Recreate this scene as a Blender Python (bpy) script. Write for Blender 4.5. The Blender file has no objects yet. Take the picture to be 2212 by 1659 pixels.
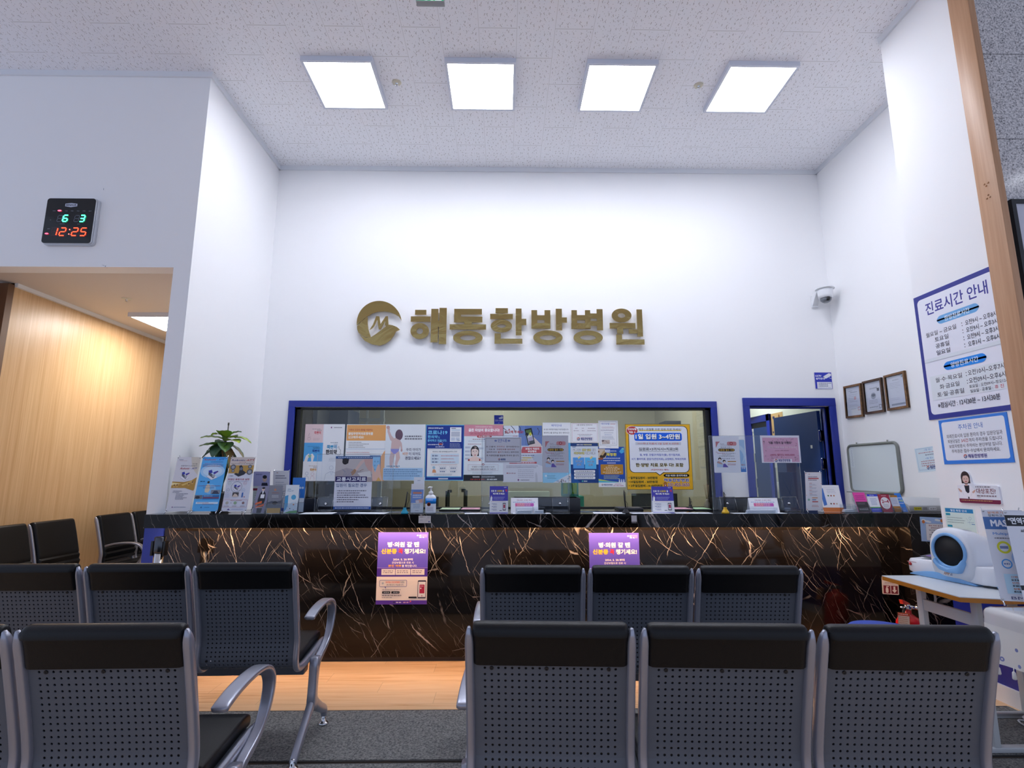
import bpy, bmesh, math, random
from mathutils import Vector, Matrix
S = bpy.context.scene
COL = S.collection
R = math.radians

# ------------------------------------------------------------ camera, world, exposure
CAMH, FPX, PITCH, YAW = 1.36, 1140.8, 0.1654, 0.0152
cd = bpy.data.cameras.new('camera'); cd.sensor_width = 36.0; cd.lens = FPX / 2212 * 36.0
cd.clip_start = 0.05; cd.clip_end = 100
cam = bpy.data.objects.new('camera', cd); COL.objects.link(cam)
cam.location = (0, 0, CAMH); cam.rotation_euler = (math.pi / 2 + PITCH, 0, -YAW)
S.camera = cam
S.view_settings.view_transform = 'Standard'
S.view_settings.look = 'None'
S.view_settings.gamma = 1.0
S.view_settings.use_curve_mapping = False
S.view_settings.exposure = 1.57
wd = bpy.data.worlds.new('daylight'); S.world = wd; wd.use_nodes = True
bg = wd.node_tree.nodes['Background']
bg.inputs[0].default_value = (0.60, 0.70, 0.95, 1); bg.inputs[1].default_value = 0.28
PANEL_POWER = 8.6          # emission of the ceiling light diffusers
CORRIDOR_POWER = 13.0
STRIP_POWER = 45.0         # warm strip under the counter overhang
OFFICE_FILL = 11.0

# ------------------------------------------------------------ pixel -> place helpers (survey of the photograph)
_c, _s = math.cos(YAW), math.sin(YAW); _cp, _sp = math.cos(PITCH), math.sin(PITCH)
FWD = Vector((_s * _cp, _c * _cp, _sp)); RGT = Vector((_c, -_s, 0)); UPV = RGT.cross(FWD)
def _ray(u, v): return FWD + RGT * ((u - 1106) / FPX) - UPV * ((v - 829.5) / FPX)
def at_y(u, v, y):
    d = _ray(u, v); return d * (y / d.y) + Vector((0, 0, CAMH))
def at_x(u, v, x):
    d = _ray(u, v); return d * (x / d.x) + Vector((0, 0, CAMH))
def at_z(u, v, z):
    d = _ray(u, v); return d * ((z - CAMH) / d.z) + Vector((0, 0, CAMH))

# ------------------------------------------------------------ materials
def lin(h):
    h = h.lstrip('#'); o = []
    for i in (0, 2, 4):
        c = int(h[i:i + 2], 16) / 255
        o.append(c / 12.92 if c <= 0.04045 else ((c + 0.055) / 1.055) ** 2.4)
    return tuple(o)
MATS = {}
def mat(name, col='#808080', rough=0.5, metal=0.0, emit=0.0, spec=0.5, ecol=None, coat=0.0):
    if name in MATS: return MATS[name]
    m = bpy.data.materials.new(name); m.use_nodes = True
    b = m.node_tree.nodes['Principled BSDF']
    c = lin(col) if isinstance(col, str) else col
    b.inputs['Base Color'].default_value = (*c, 1)
    b.inputs['Roughness'].default_value = rough
    b.inputs['Metallic'].default_value = metal
    b.inputs['Specular IOR Level'].default_value = spec
    if coat: b.inputs['Coat Weight'].default_value = coat
    if emit:
        e = lin(ecol) if ecol else c
        b.inputs['Emission Color'].default_value = (*e, 1)
        b.inputs['Emission Strength'].default_value = emit
    m.diffuse_color = (*c, 1)
    MATS[name] = m
    return m
class NG:
    """small helper to wire nodes"""
    def __init__(self, m): self.m = m; self.t = m.node_tree; self.b = self.t.nodes['Principled BSDF']
    def n(self, typ, **kw):
        x = self.t.nodes.new(typ)
        for k, v in kw.items():
            if k.startswith('i_'): x.inputs[int(k[2:]) if k[2:].isdigit() else k[2:]].default_value = v
            else: setattr(x, k, v)
        return x
    def l(self, a, b): self.t.links.new(a, b)
    def math(self, op, a, b=None, c=None, clamp=False):
        x = self.n('ShaderNodeMath', operation=op, use_clamp=clamp)
        for i, v in enumerate((a, b, c)):
            if v is None: continue
            if isinstance(v, (int, float)): x.inputs[i].default_value = v
            else: self.l(v, x.inputs[i])
        return x.outputs[0]
    def mix(self, f, a, b):
        x = self.n('ShaderNodeMix', data_type='RGBA')
        for i, v in ((0, f), (6, a), (7, b)):
            if isinstance(v, (int, float)): x.inputs[i].default_value = v
            elif isinstance(v, tuple): x.inputs[i].default_value = (*v[:3], 1)
            else: self.l(v, x.inputs[i])
        return x.outputs[2]
    def coords(self, scale=(1, 1, 1), rot=(0, 0, 0), loc=(0, 0, 0), kind='Object'):
        tc = self.n('ShaderNodeTexCoord'); mp = self.n('ShaderNodeMapping')
        mp.inputs['Scale'].default_value = scale; mp.inputs['Rotation'].default_value = rot; mp.inputs['Location'].default_value = loc
        self.l(tc.outputs[kind], mp.inputs[0]); return mp.outputs[0]
    def ramp(self, f, stops):
        x = self.n('ShaderNodeValToRGB'); r = x.color_ramp
        while len(r.elements) < len(stops): r.elements.new(0.5)
        for e, (p, c) in zip(r.elements, stops): e.position = p; e.color = (*c[:3], 1)
        self.l(f, x.inputs[0]); return x.outputs[0]

# ------------------------------------------------------------ mesh builder
class MB:
    def __init__(self): self.v = []; self.f = []; self.mi = []; self.cur = 0; self.sm = []
    def m(self, i): self.cur = i; return self
    def add(self, vs, fs, smooth=False):
        o = len(self.v); self.v += [tuple(p) for p in vs]
        for f in fs: self.f.append(tuple(i + o for i in f)); self.mi.append(self.cur); self.sm.append(smooth)
        return self
    def box(self, x0, x1, y0, y1, z0, z1):
        return self.add([(x0, y0, z0), (x1, y0, z0), (x1, y1, z0), (x0, y1, z0), (x0, y0, z1), (x1, y0, z1), (x1, y1, z1), (x0, y1, z1)],
                        [(0, 3, 2, 1), (4, 5, 6, 7), (0, 1, 5, 4), (1, 2, 6, 5), (2, 3, 7, 6), (3, 0, 4, 7)])
    def prism(self, poly, a, b, axis='x', smooth=False):
        """poly in the two other axes (order: x->(y,z), y->(x,z), z->(x,y)), from a to b along axis"""
        n = len(poly)
        def P(q, t):
            return (t, q[0], q[1]) if axis == 'x' else ((q[0], t, q[1]) if axis == 'y' else (q[0], q[1], t))
        vs = [P(q, a) for q in poly] + [P(q, b) for q in poly]
        area = sum(poly[i][0] * poly[(i + 1) % n][1] - poly[(i + 1) % n][0] * poly[i][1] for i in range(n))
        flip = (area < 0) != (axis == 'y')
        if b < a: flip = not flip
        fs = [tuple(range(n - 1, -1, -1)), tuple(range(n, 2 * n))] + [(i, (i + 1) % n, n + (i + 1) % n, n + i) for i in range(n)]
        if flip: fs = [tuple(reversed(f)) for f in fs]
        return self.add(vs, fs, smooth)
    def tube(self, pts, r, n=10, smooth=True, closed=False, caps=True):
        pts = [Vector(p) for p in pts]; rs = r if isinstance(r, (list, tuple)) else [r] * len(pts)
        vs = []; up = None; N = len(pts)
        for i, p in enumerate(pts):
            if closed: t = pts[(i + 1) % N] - pts[i - 1]
            else: t = pts[min(i + 1, N - 1)] - pts[max(i - 1, 0)]
            t.normalize()
            if up is None:
                up = Vector((0, 0, 1)) if abs(t.z) < 0.9 else Vector((1, 0, 0))
            a = t.cross(up)
            if a.length < 1e-5: a = t.orthogonal()
            a.normalize(); b = a.cross(t); up = b
            for k in range(n):
                an = 2 * math.pi * k / n
                vs.append(p + (a * math.cos(an) + b * math.sin(an)) * rs[i])
        fs = []
        for i in range(N if closed else N - 1):
            j = (i + 1) % N
            for k in range(n): fs.append((i * n + k, i * n + (k + 1) % n, j * n + (k + 1) % n, j * n + k))
        fs = [tuple(reversed(f)) for f in fs]
        if caps and not closed: fs += [tuple(range(n)), tuple(range(N * n - 1, (N - 1) * n - 1, -1))]
        return self.add(vs, fs, smooth)
    def lathe(self, prof, n=24, cx=0, cy=0, cz=0, smooth=True, tilt=None):
        vs = []; fs = []
        for r, z in prof:
            for k in range(n):
                a = 2 * math.pi * k / n; vs.append(Vector((r * math.cos(a), r * math.sin(a), z)))
        for i in range(len(prof) - 1):
            for k in range(n): fs.append((i * n + k, i * n + (k + 1) % n, (i + 1) * n + (k + 1) % n, (i + 1) * n + k))
        if prof[0][0] > 1e-6: fs.append(tuple(range(n - 1, -1, -1)))
        if prof[-1][0] > 1e-6: fs.append(tuple(range((len(prof) - 1) * n, len(prof) * n)))
        if tilt: vs = [tilt @ v for v in vs]
        return self.add([v + Vector((cx, cy, cz)) for v in vs], fs, smooth)
    def sweep(self, path, ws, hs, n=12, x=0.0, power=3.0):
        """bar in the plane x = const along path of (y, z); ws across x, hs in plane; rounded-rect section"""
        N = len(path); vs = []; fs = []
        for i in range(N):
            p = Vector((0, *path[i])); t = Vector((0, *path[min(i + 1, N - 1)])) - Vector((0, *path[max(i - 1, 0)])); t.normalize()
            nrm = Vector((0, -t.z, t.y))
            for k in range(n):
                a = 2 * math.pi * (k + 0.5) / n; c, s = math.cos(a), math.sin(a)
                c = math.copysign(abs(c) ** (2 / power), c); s = math.copysign(abs(s) ** (2 / power), s)
                q = p + nrm * (s * hs[i] / 2); vs.append((x + c * ws[i] / 2, q.y, q.z))
        for i in range(N - 1):
            for k in range(n): fs.append((i * n + k, i * n + (k + 1) % n, (i + 1) * n + (k + 1) % n, (i + 1) * n + k))
        fs = [tuple(reversed(f)) for f in fs]
        fs += [tuple(range(n)), tuple(range(N * n - 1, (N - 1) * n - 1, -1))]
        return self.add(vs, fs, True)
    def mesh(self, name, mats):
        me = bpy.data.meshes.new(name); me.from_pydata(self.v, [], self.f)
        for m in (mats if isinstance(mats, (list, tuple)) else [mats]): me.materials.append(m)
        me.polygons.foreach_set('material_index', self.mi); me.polygons.foreach_set('use_smooth', self.sm)
        me.update(); return me
    def build(self, name, mats, parent=None, loc=None, rotz=0.0, bevel=0.0, seg=2, smooth=None, subsurf=0, recalc=False):
        me = self.mesh(name, mats)
        if recalc:
            bm = bmesh.new(); bm.from_mesh(me); bmesh.ops.recalc_face_normals(bm, faces=bm.faces); bm.to_mesh(me); bm.free()
        if bevel or subsurf: soften(me, bevel, seg, subsurf)
        if smooth: me.shade_smooth() if hasattr(me, 'shade_smooth') else None
        return link(name, me, parent, loc, rotz)
def soften(me, bevel, seg, subsurf):
    bm = bmesh.new(); bm.from_mesh(me)
    bmesh.ops.remove_doubles(bm, verts=bm.verts, dist=1e-6)
    if bevel:
        es = [e for e in bm.edges if len(e.link_faces) == 2 and e.calc_face_angle(0) > 0.6]
        bmesh.ops.bevel(bm, geom=es, offset=bevel, segments=seg, profile=0.5, affect='EDGES', clamp_overlap=True)
    if subsurf: bmesh.ops.subdivide_edges(bm, edges=bm.edges, cuts=subsurf, use_grid_fill=True, smooth=1.0)
    for f in bm.faces: f.smooth = True
    for e in bm.edges: e.smooth = not (len(e.link_faces) == 2 and e.calc_face_angle(0) > 0.7)
    bm.to_mesh(me); bm.free()
def link(name, data, parent=None, loc=None, rotz=0.0):
    o = bpy.data.objects.new(name, data); COL.objects.link(o)
    if parent is not None: o.parent = parent
    if loc is not None: o.location = loc
    if rotz: o.rotation_euler = (0, 0, rotz)
    return o
def tag(o, label, cat, group=None, kind=None):
    if label: o['label'] = label
    if cat: o['category'] = cat
    if group: o['group'] = group
    if kind: o['kind'] = kind
    return o
def empty(name, loc=(0, 0, 0), rotz=0.0, label=None, cat=None, group=None):
    o = link(name, None, None, loc, rotz); o.empty_display_size = 0.1
    return tag(o, label, cat, group)
def struct(o): o['kind'] = 'structure'; return o
def kids(o): return [c for c in bpy.data.objects if c.parent == o]
def copy_tree(o, parent=None):
    c = o.copy(); COL.objects.link(c)
    if parent is not None: c.parent = parent
    for ch in kids(o): copy_tree(ch, c)
    return c

# ------------------------------------------------------------ base materials
H = 4.786
def m_wall(name, col, bump=0.02):
    m = mat(name, col, 0.75, spec=0.3); g = NG(m)
    nz = g.n('ShaderNodeTexNoise'); nz.inputs['Scale'].default_value = 260; nz.inputs['Detail'].default_value = 3
    g.l(g.coords(), nz.inputs[0]); bp = g.n('ShaderNodeBump'); bp.inputs['Strength'].default_value = bump; bp.inputs['Distance'].default_value = 0.01
    g.l(nz.outputs[0], bp.inputs['Height']); g.l(bp.outputs[0], g.b.inputs['Normal'])
    return m
M_WHITE = m_wall('white_wall_paint', '#f7f7f8')
M_BLUE = mat('blue_enamel', '#1c2f93', 0.35)
M_BLUED = mat('blue_door_paint', '#21407f', 0.4)
M_TRIM = mat('ceiling_trim_grey', '#e6e9ee', 0.5)
M_SOFFIT = m_wall('soffit_paint', '#dcd5d0')
M_OLIVE = m_wall('office_wall_paint', '#a8a494')
M_BLACK = mat('black_frame', '#15161a', 0.4)
M_PAINTMETAL = mat('grey_painted_steel', '#585e69', 0.48, 0.1)
M_ALU = mat('cast_aluminium', '#9fa2b0', 0.3, 0.6)
M_CHROME = mat('chrome', '#d8dade', 0.12, 1.0)
M_RUBBER = mat('dark_rubber', '#1b1b1d', 0.6)
M_WHITEPL = mat('white_plastic', '#e9ebee', 0.35)
M_GREYPL = mat('grey_plastic', '#a9adb2', 0.45)
M_BLACKPL = mat('black_plastic', '#121315', 0.35)

def m_leather():
    m = mat('black_leather', '#07080c', 0.40, spec=0.3); g = NG(m)
    nz = g.n('ShaderNodeTexVoronoi'); nz.inputs['Scale'].default_value = 420
    g.l(g.coords(), nz.inputs[0]); bp = g.n('ShaderNodeBump'); bp.inputs['Strength'].default_value = 0.12; bp.inputs['Distance'].default_value = 0.002
    g.l(nz.outputs[0], bp.inputs['Height']); g.l(bp.outputs[0], g.b.inputs['Normal']); return m
M_LEATHER = m_leather()

def m_wood(name, c1, c2, grain=(60, 3, 3), rough=0.38, fine=1.0):
    m = mat(name, c1, rough); g = NG(m)
    nz = g.n('ShaderNodeTexNoise'); nz.inputs['Scale'].default_value = 1.0; nz.inputs['Detail'].default_value = 6; nz.inputs['Roughness'].default_value = 0.6
    g.l(g.coords(grain), nz.inputs[0])
    n2 = g.n('ShaderNodeTexNoise'); n2.inputs['Scale'].default_value = 1.0; n2.inputs['Detail'].default_value = 3
    g.l(g.coords(tuple(k * 0.22 for k in grain)), n2.inputs[0])
    f = g.math('ADD', g.math('MULTIPLY', nz.outputs[0], 0.65), g.math('MULTIPLY', n2.outputs[0], 0.35))
    g.l(g.ramp(f, [(0.36, lin(c2)), (0.62, lin(c1))]), g.b.inputs['Base Color'])
    return m
M_WOODWALL = m_wood('oak_veneer_panel', '#d8b78c', '#c59e72', (90, 90, 1.6), 0.36)
M_WOODDARK = m_wood('dark_oak_veneer', '#9a683c', '#7f5029', (60, 60, 1.6))
M_POST = m_wood('pale_wood_trim', '#c69a76', '#b68862', (70, 70, 2.0), 0.45)
M_FRAMEWOOD = m_wood('walnut_frame_wood', '#8a6238', '#5c3d1e', (40, 40, 40), 0.4)
M_FRAMEWOOD2 = m_wood('dark_walnut_frame_wood', '#62452c', '#3f2a18', (40, 40, 40), 0.4)

def m_ceiling():
    m = mat('mineral_ceiling_tile', '#cfcac9', 0.85, spec=0.2); g = NG(m)
    tc = g.n('ShaderNodeTexCoord'); sp = g.n('ShaderNodeSeparateXYZ'); g.l(tc.outputs['Object'], sp.inputs[0])
    X, Y = sp.outputs[0], sp.outputs[1]
    X0, D0 = -0.2059, 3.6169
    cx = g.math('DIVIDE', g.math('SUBTRACT', X, X0), 0.3)
    col = g.math('FLOOR', cx)
    fx = g.math('MULTIPLY', g.math('SUBTRACT', cx, col), 0.3)
    par = g.math('SUBTRACT', col, g.math('MULTIPLY', g.math('FLOOR', g.math('DIVIDE', col, 2)), 2))
    yy = g.math('ADD', g.math('SUBTRACT', Y, D0), g.math('MULTIPLY', par, 0.3))
    cy = g.math('DIVIDE', yy, 0.6); fy = g.math('MULTIPLY', g.math('SUBTRACT', cy, g.math('FLOOR', cy)), 0.6)
    ex = g.math('MINIMUM', fx, g.math('SUBTRACT', 0.3, fx)); ey = g.math('MINIMUM', fy, g.math('SUBTRACT', 0.6, fy))
    lx = g.math('LESS_THAN', ex, 0.0011); ly = g.math('LESS_THAN', ey, 0.0017)
    line = g.math('MAXIMUM', g.math('MULTIPLY', lx, 0.75), ly)
    inside = g.math('GREATER_THAN', g.math('MINIMUM', ex, ey), 0.012)
    def marks(scx, scy, L, W, amp, seed, rnd):
        cb = g.n('ShaderNodeCombineXYZ'); g.l(g.math('ADD', g.math('MULTIPLY', X, scx), seed), cb.inputs[0]); g.l(g.math('MULTIPLY', Y, scy), cb.inputs[1])
        v = g.n('ShaderNodeTexVoronoi', voronoi_dimensions='2D'); v.inputs['Scale'].default_value = 1.0; v.inputs['Randomness'].default_value = rnd
        g.l(cb.outputs[0], v.inputs['Vector'])
        s2 = g.n('ShaderNodeSeparateXYZ'); g.l(v.outputs['Position'], s2.inputs[0])
        s1 = g.n('ShaderNodeSeparateXYZ'); g.l(cb.outputs[0], s1.inputs[0])
        dx = g.math('DIVIDE', g.math('SUBTRACT', s1.outputs[0], s2.outputs[0]), scx)
        dy = g.math('DIVIDE', g.math('SUBTRACT', s1.outputs[1], s2.outputs[1]), scy)
        sc = g.n('ShaderNodeSeparateColor'); g.l(v.outputs['Color'], sc.inputs[0])
        ph = g.math('MULTIPLY', g.math('SUBTRACT', sc.outputs[0], 0.5), 6.0)
        sl = g.math('MULTIPLY', g.math('SUBTRACT', sc.outputs[1], 0.5), 0.9)
        wv = g.math('MULTIPLY', g.math('SINE', g.math('ADD', g.math('MULTIPLY', dy, 330), ph)), amp)
        d = g.math('ABSOLUTE', g.math('ADD', g.math('SUBTRACT', dx, wv), g.math('MULTIPLY', sl, dy)))
        return g.math('MULTIPLY', g.math('LESS_THAN', d, W), g.math('LESS_THAN', g.math('ABSOLUTE', dy), L))
    a = marks(21, 17, 0.0105, 0.0015, 0.0024, 0.0, 0.75)
    b = marks(30, 30, 0.0018, 0.0018, 0.0, 7.3, 0.9)
    mk = g.math('MULTIPLY', g.math('MAXIMUM', a, b), inside)
    c = g.mix(g.math('MULTIPLY', mk, 0.85), lin('#f4f5fa'), lin('#655848'))
    c = g.mix(g.math('MULTIPLY', line, 0.6), c, lin('#7d7566'))
    g.l(c, g.b.inputs['Base Color']); return m
M_CEIL = m_ceiling()

def m_floor():
    m = mat('oak_vinyl_plank', '#d8b083', 0.4); g = NG(m)
    co = g.coords(); sp = g.n('ShaderNodeSeparateXYZ'); g.l(co, sp.inputs[0]); X, Y = sp.outputs[0], sp.outputs[1]
    W, L = 0.165, 1.05
    r = g.math('DIVIDE', g.math('ADD', Y, 0.04), W); row = g.math('FLOOR', r); fy = g.math('SUBTRACT', r, row)
    xx = g.math('DIVIDE', g.math('ADD', X, g.math('MULTIPLY', row, 0.37)), L); cl = g.math('FLOOR', xx); fx = g.math('SUBTRACT', xx, cl)
    wn = g.n('ShaderNodeTexWhiteNoise', noise_dimensions='2D'); cb = g.n('ShaderNodeCombineXYZ'); g.l(row, cb.inputs[0]); g.l(cl, cb.inputs[1]); g.l(cb.outputs[0], wn.inputs[0])
    cv = g.n('ShaderNodeCombineXYZ'); g.l(g.math('ADD', g.math('MULTIPLY', X, 2.2), g.math('MULTIPLY', wn.outputs[0], 31)), cv.inputs[0]); g.l(g.math('MULTIPLY', Y, 34), cv.inputs[1])
    nz = g.n('ShaderNodeTexNoise'); nz.inputs['Scale'].default_value = 1.0; nz.inputs['Detail'].default_value = 5; nz.inputs['Distortion'].default_value = 0.6; g.l(cv.outputs[0], nz.inputs[0])
    f = g.math('ADD', g.math('MULTIPLY', nz.outputs[0], 0.85), g.math('MULTIPLY', wn.outputs[0], 0.15))
    c = g.ramp(f, [(0.3, lin('#c79a6c')), (0.42, lin('#dab388')), (0.65, lin('#e2c098'))])
    e = g.math('MAXIMUM', g.math('LESS_THAN', g.math('MINIMUM', fy, g.math('SUBTRACT', 1.0, fy)), 0.006), g.math('LESS_THAN', g.math('MINIMUM', fx, g.math('SUBTRACT', 1.0, fx)), 0.0012))
    g.l(g.mix(g.math('MULTIPLY', e, 0.45), c, lin('#6b4a2c')), g.b.inputs['Base Color']); return m
M_FLOOR = m_floor()

def m_carpet(name, a, b):
    m = mat(name, a, 0.95, spec=0.1); g = NG(m)
    nz = g.n('ShaderNodeTexNoise'); nz.inputs['Scale'].default_value = 95; nz.inputs['Detail'].default_value = 5; nz.inputs['Roughness'].default_value = 0.8
    g.l(g.coords((1, 1, 1)), nz.inputs[0])
    g.l(g.ramp(nz.outputs[0], [(0.38, lin(b)), (0.6, lin(a))]), g.b.inputs['Base Color'])
    bp = g.n('ShaderNodeBump'); bp.inputs['Strength'].default_value = 0.5; bp.inputs['Distance'].default_value = 0.004
    g.l(nz.outputs[0], bp.inputs['Height']); g.l(bp.outputs[0], g.b.inputs['Normal']); return m
M_CARPET = m_carpet('grey_carpet_mat', '#8f8f8c', '#4c4d50')

def m_marble():
    m = mat('black_veined_marble', '#08080a', 0.08, spec=0.28); g = NG(m)
    tot = None
    # (vein slant, spacing across, spacing along, width, strength, share of veins that break off)
    for k, (rot, sx, sz, wid, amp, gap) in enumerate([(27, 2.6, .34, .0021, .95, .565), (-31, 2.2, .36, .0017, .85, .575), (38, 5, .5, .0010, .6, .56), (-38, 4.4, .55, .0009, .5, .575), (22, 9, .7, .0007, .5, .57), (44, 11, .9, .0006, .4, .58)]):
        co = g.coords((1, 1, 1), (0, R(rot), 0), (k * 3.71, k * 1.3, k * 2.17))
        nz = g.n('ShaderNodeTexNoise'); nz.inputs['Scale'].default_value = 5.0; nz.inputs['Detail'].default_value = 5; nz.inputs['Roughness'].default_value = 0.6; g.l(co, nz.inputs[0])
        mx = g.n('ShaderNodeVectorMath', operation='MULTIPLY_ADD'); g.l(nz.outputs['Color'], mx.inputs[0]); mx.inputs[1].default_value = (0.075, 0.0, 0.03); g.l(co, mx.inputs[2])
        sc = g.n('ShaderNodeVectorMath', operation='MULTIPLY'); g.l(mx.outputs[0], sc.inputs[0]); sc.inputs[1].default_value = (sx, 0.5, sz)
        v = g.n('ShaderNodeTexVoronoi', feature='DISTANCE_TO_EDGE', voronoi_dimensions='3D'); v.inputs['Scale'].default_value = 1.0; g.l(sc.outputs[0], v.inputs['Vector'])
        n2 = g.n('ShaderNodeTexNoise'); n2.inputs['Scale'].default_value = 5.0; n2.inputs['Detail'].default_value = 3; g.l(co, n2.inputs[0])
        n3 = g.n('ShaderNodeTexNoise'); n3.inputs['Scale'].default_value = 14.0; n3.inputs['Detail'].default_value = 2; g.l(co, n3.inputs[0])
        w = g.math('MULTIPLY', g.math('ADD', g.math('POWER', n3.outputs[0], 2.5), .04), wid * sx * 3.2)
        ln = g.math('SUBTRACT', 1.0, g.math('DIVIDE', v.outputs['Distance'], w), clamp=True)
        msk = g.math('MULTIPLY', g.math('SUBTRACT', n2.outputs[0], gap - .10), 7.0, clamp=True)
        ln = g.math('MULTIPLY', g.math('MULTIPLY', g.math('POWER', ln, 0.6), amp), msk)
        tot = ln if tot is None else g.math('MAXIMUM', tot, ln)
    nb = g.n('ShaderNodeTexNoise'); nb.inputs['Scale'].default_value = 3; nb.inputs['Detail'].default_value = 4; g.l(g.coords(), nb.inputs[0])
    base = g.ramp(nb.outputs[0], [(0.35, lin('#0b0a0a')), (0.7, lin('#191615'))])
    g.l(g.mix(tot, base, lin('#cfc4bc')), g.b.inputs['Base Color']); return m
M_MARBLE = m_marble()

def m_granite():
    m = mat('grey_granite', '#8a888a', 0.12, spec=0.6); g = NG(m)
    v = g.n('ShaderNodeTexNoise'); v.inputs['Scale'].default_value = 95; v.inputs['Detail'].default_value = 4; v.inputs['Roughness'].default_value = 0.75; g.l(g.coords(), v.inputs[0])
    c = g.ramp(v.outputs[0], [(0.36, lin('#5c5b5d')), (0.47, lin('#bdbbbd')), (0.62, lin('#e6e3e2'))])
    sp = g.n('ShaderNodeSeparateXYZ'); g.l(g.coords(), sp.inputs[0])
    z = g.math('DIVIDE', g.math('SUBTRACT', sp.outputs[2], 0.41), 0.6); fz = g.math('SUBTRACT', z, g.math('FLOOR', z))
    g.l(g.mix(g.math('MULTIPLY', g.math('LESS_THAN', fz, 0.012), 0.6), c, lin('#3c3c3e')), g.b.inputs['Base Color']); return m
M_GRANITE = m_granite()

def m_glass(name, tint=(1, 1, 1), refl=0.06, rough=0.0):
    m = bpy.data.materials.new(name); m.use_nodes = True; t = m.node_tree; t.nodes.clear()
    o = t.nodes.new('ShaderNodeOutputMaterial'); tr = t.nodes.new('ShaderNodeBsdfTransparent'); gl = t.nodes.new('ShaderNodeBsdfGlossy'); mx = t.nodes.new('ShaderNodeMixShader')
    tr.inputs[0].default_value = (*tint, 1); gl.inputs['Roughness'].default_value = rough
    lw = t.nodes.new('ShaderNodeFresnel'); lw.inputs[0].default_value = 1.45
    ge = t.nodes.new('ShaderNodeNewGeometry'); io = t.nodes.new('ShaderNodeMapRange'); io.inputs['To Min'].default_value = 1.45; io.inputs['To Max'].default_value = 1 / 1.45
    t.links.new(ge.outputs['Backfacing'], io.inputs['Value']); t.links.new(io.outputs[0], lw.inputs[0])
    mul = t.nodes.new('ShaderNodeMath'); mul.operation = 'MULTIPLY'; mul.inputs[1].default_value = refl / 0.04; mul.use_clamp = True
    t.links.new(lw.outputs[0], mul.inputs[0]); t.links.new(mul.outputs[0], mx.inputs[0])
    t.links.new(tr.outputs[0], mx.inputs[1]); t.links.new(gl.outputs[0], mx.inputs[2]); t.links.new(mx.outputs[0], o.inputs[0])
    m.diffuse_color = (*tint, 0.3); MATS[name] = m; return m
M_GLASS = m_glass('window_glass', (0.80, 0.83, 0.80), 0.075)
M_ACRYL = m_glass('clear_acrylic', (0.93, 0.95, 0.97), 0.05)
M_ACEDGE = m_glass('acrylic_edge', (0.62, 0.68, 0.72), 0.25, 0.15)
M_SLEEVE = m_glass('plastic_sleeve', (0.95, 0.95, 0.97), 0.04, 0.1)

# ------------------------------------------------------------ setting
YB, XL, XR, YL, XP, YP = 5.546, -2.554, 3.589, 4.128, 3.004, 3.677
b = MB(); b.box(-6.2, 7.5, -2.0, 9.2, -0.12, 0.0); struct(b.build('floor', M_FLOOR))
b = MB(); b.box(-6.2, 7.5, -2.0, YB + .15, H, H + 0.1); struct(b.build('ceiling', M_CEIL))
WX0, WX1, WZ0, WZ1 = -2.19, 2.19, 0.985, 2.035
DX0, DX1, DZ1 = 2.605, 3.462, 2.055
b = MB()
for x0, x1, z0, z1 in [(XL - .15, WX0, 0, H), (WX0, WX1, 0, WZ0), (WX0, WX1, WZ1, H), (WX1, DX0, 0, H), (DX0, DX1, DZ1, H), (DX1, XR + .15, 0, H)]:
    b.box(x0, x1, YB, YB + .14, z0, z1)
struct(b.build('wall_back', M_WHITE))
b = MB(); b.box(-2.694, XL, YL + .14, YB, 0, H); b.box(-2.694, XL, YL, YL + .14, 0.955, H); b.m(1); b.box(-2.694, XL, YL, YL + .14, 0, 0.955)
struct(b.build('wall_left', [M_WHITE, M_BLUE]))
def m_scuffed():
    m = m_wall('scuffed_white_paint', '#f7f7f8'); g = NG(m)
    nz = g.n('ShaderNodeTexNoise'); nz.inputs['Scale'].default_value = 9; nz.inputs['Detail'].default_value = 6; nz.inputs['Roughness'].default_value = 0.7
    g.l(g.coords((1, 1, 0.5)), nz.inputs[0])
    sp = g.n('ShaderNodeSeparateXYZ'); g.l(g.coords(), sp.inputs[0])
    low = g.math('LESS_THAN', sp.outputs[2], 3.95)
    g.l(g.mix(g.math('MULTIPLY', g.math('GREATER_THAN', nz.outputs[0], 0.715), low), lin('#f7f7f8'), lin('#8f95a3')), g.b.inputs['Base Color']); return m
b = MB(); b.box(-6.2, -2.694, YL, YL + .14, 3.005, H); struct(b.build('wall_front', m_scuffed()))
b = MB(); b.box(XR, XR + .15, YP, YB, 0, H); struct(b.build('wall_right', M_WHITE))
# pillar on the right: white side with a blue dado, granite front
b = MB(); b.box(XP, XR + 1.6, 2.99, YP, 0.62, H); b.m(1); b.box(XP, XR + 1.6, 2.99, YP, 0.10, 0.62); b.m(2); b.box(XP - .012, XR + 1.6, 2.98, YP, 0, 0.10)
struct(b.build('wall_pillar', [M_WHITE, M_BLUE, M_WHITEPL]))
b = MB(); b.box(XP + .012, 7.5, 2.955, 2.989, 0, H); struct(b.build('wall_granite', M_GRANITE))
# wooden corner trim of the pillar
yA = at_x(2090, 0, XP - .022).y; xB = at_y(2104.5, 0, yA).x
b = MB(); b.box(XP - .022, xB, yA, 3.045, 0, H); struct(b.build('trim_1', M_POST, bevel=0.003))
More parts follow.
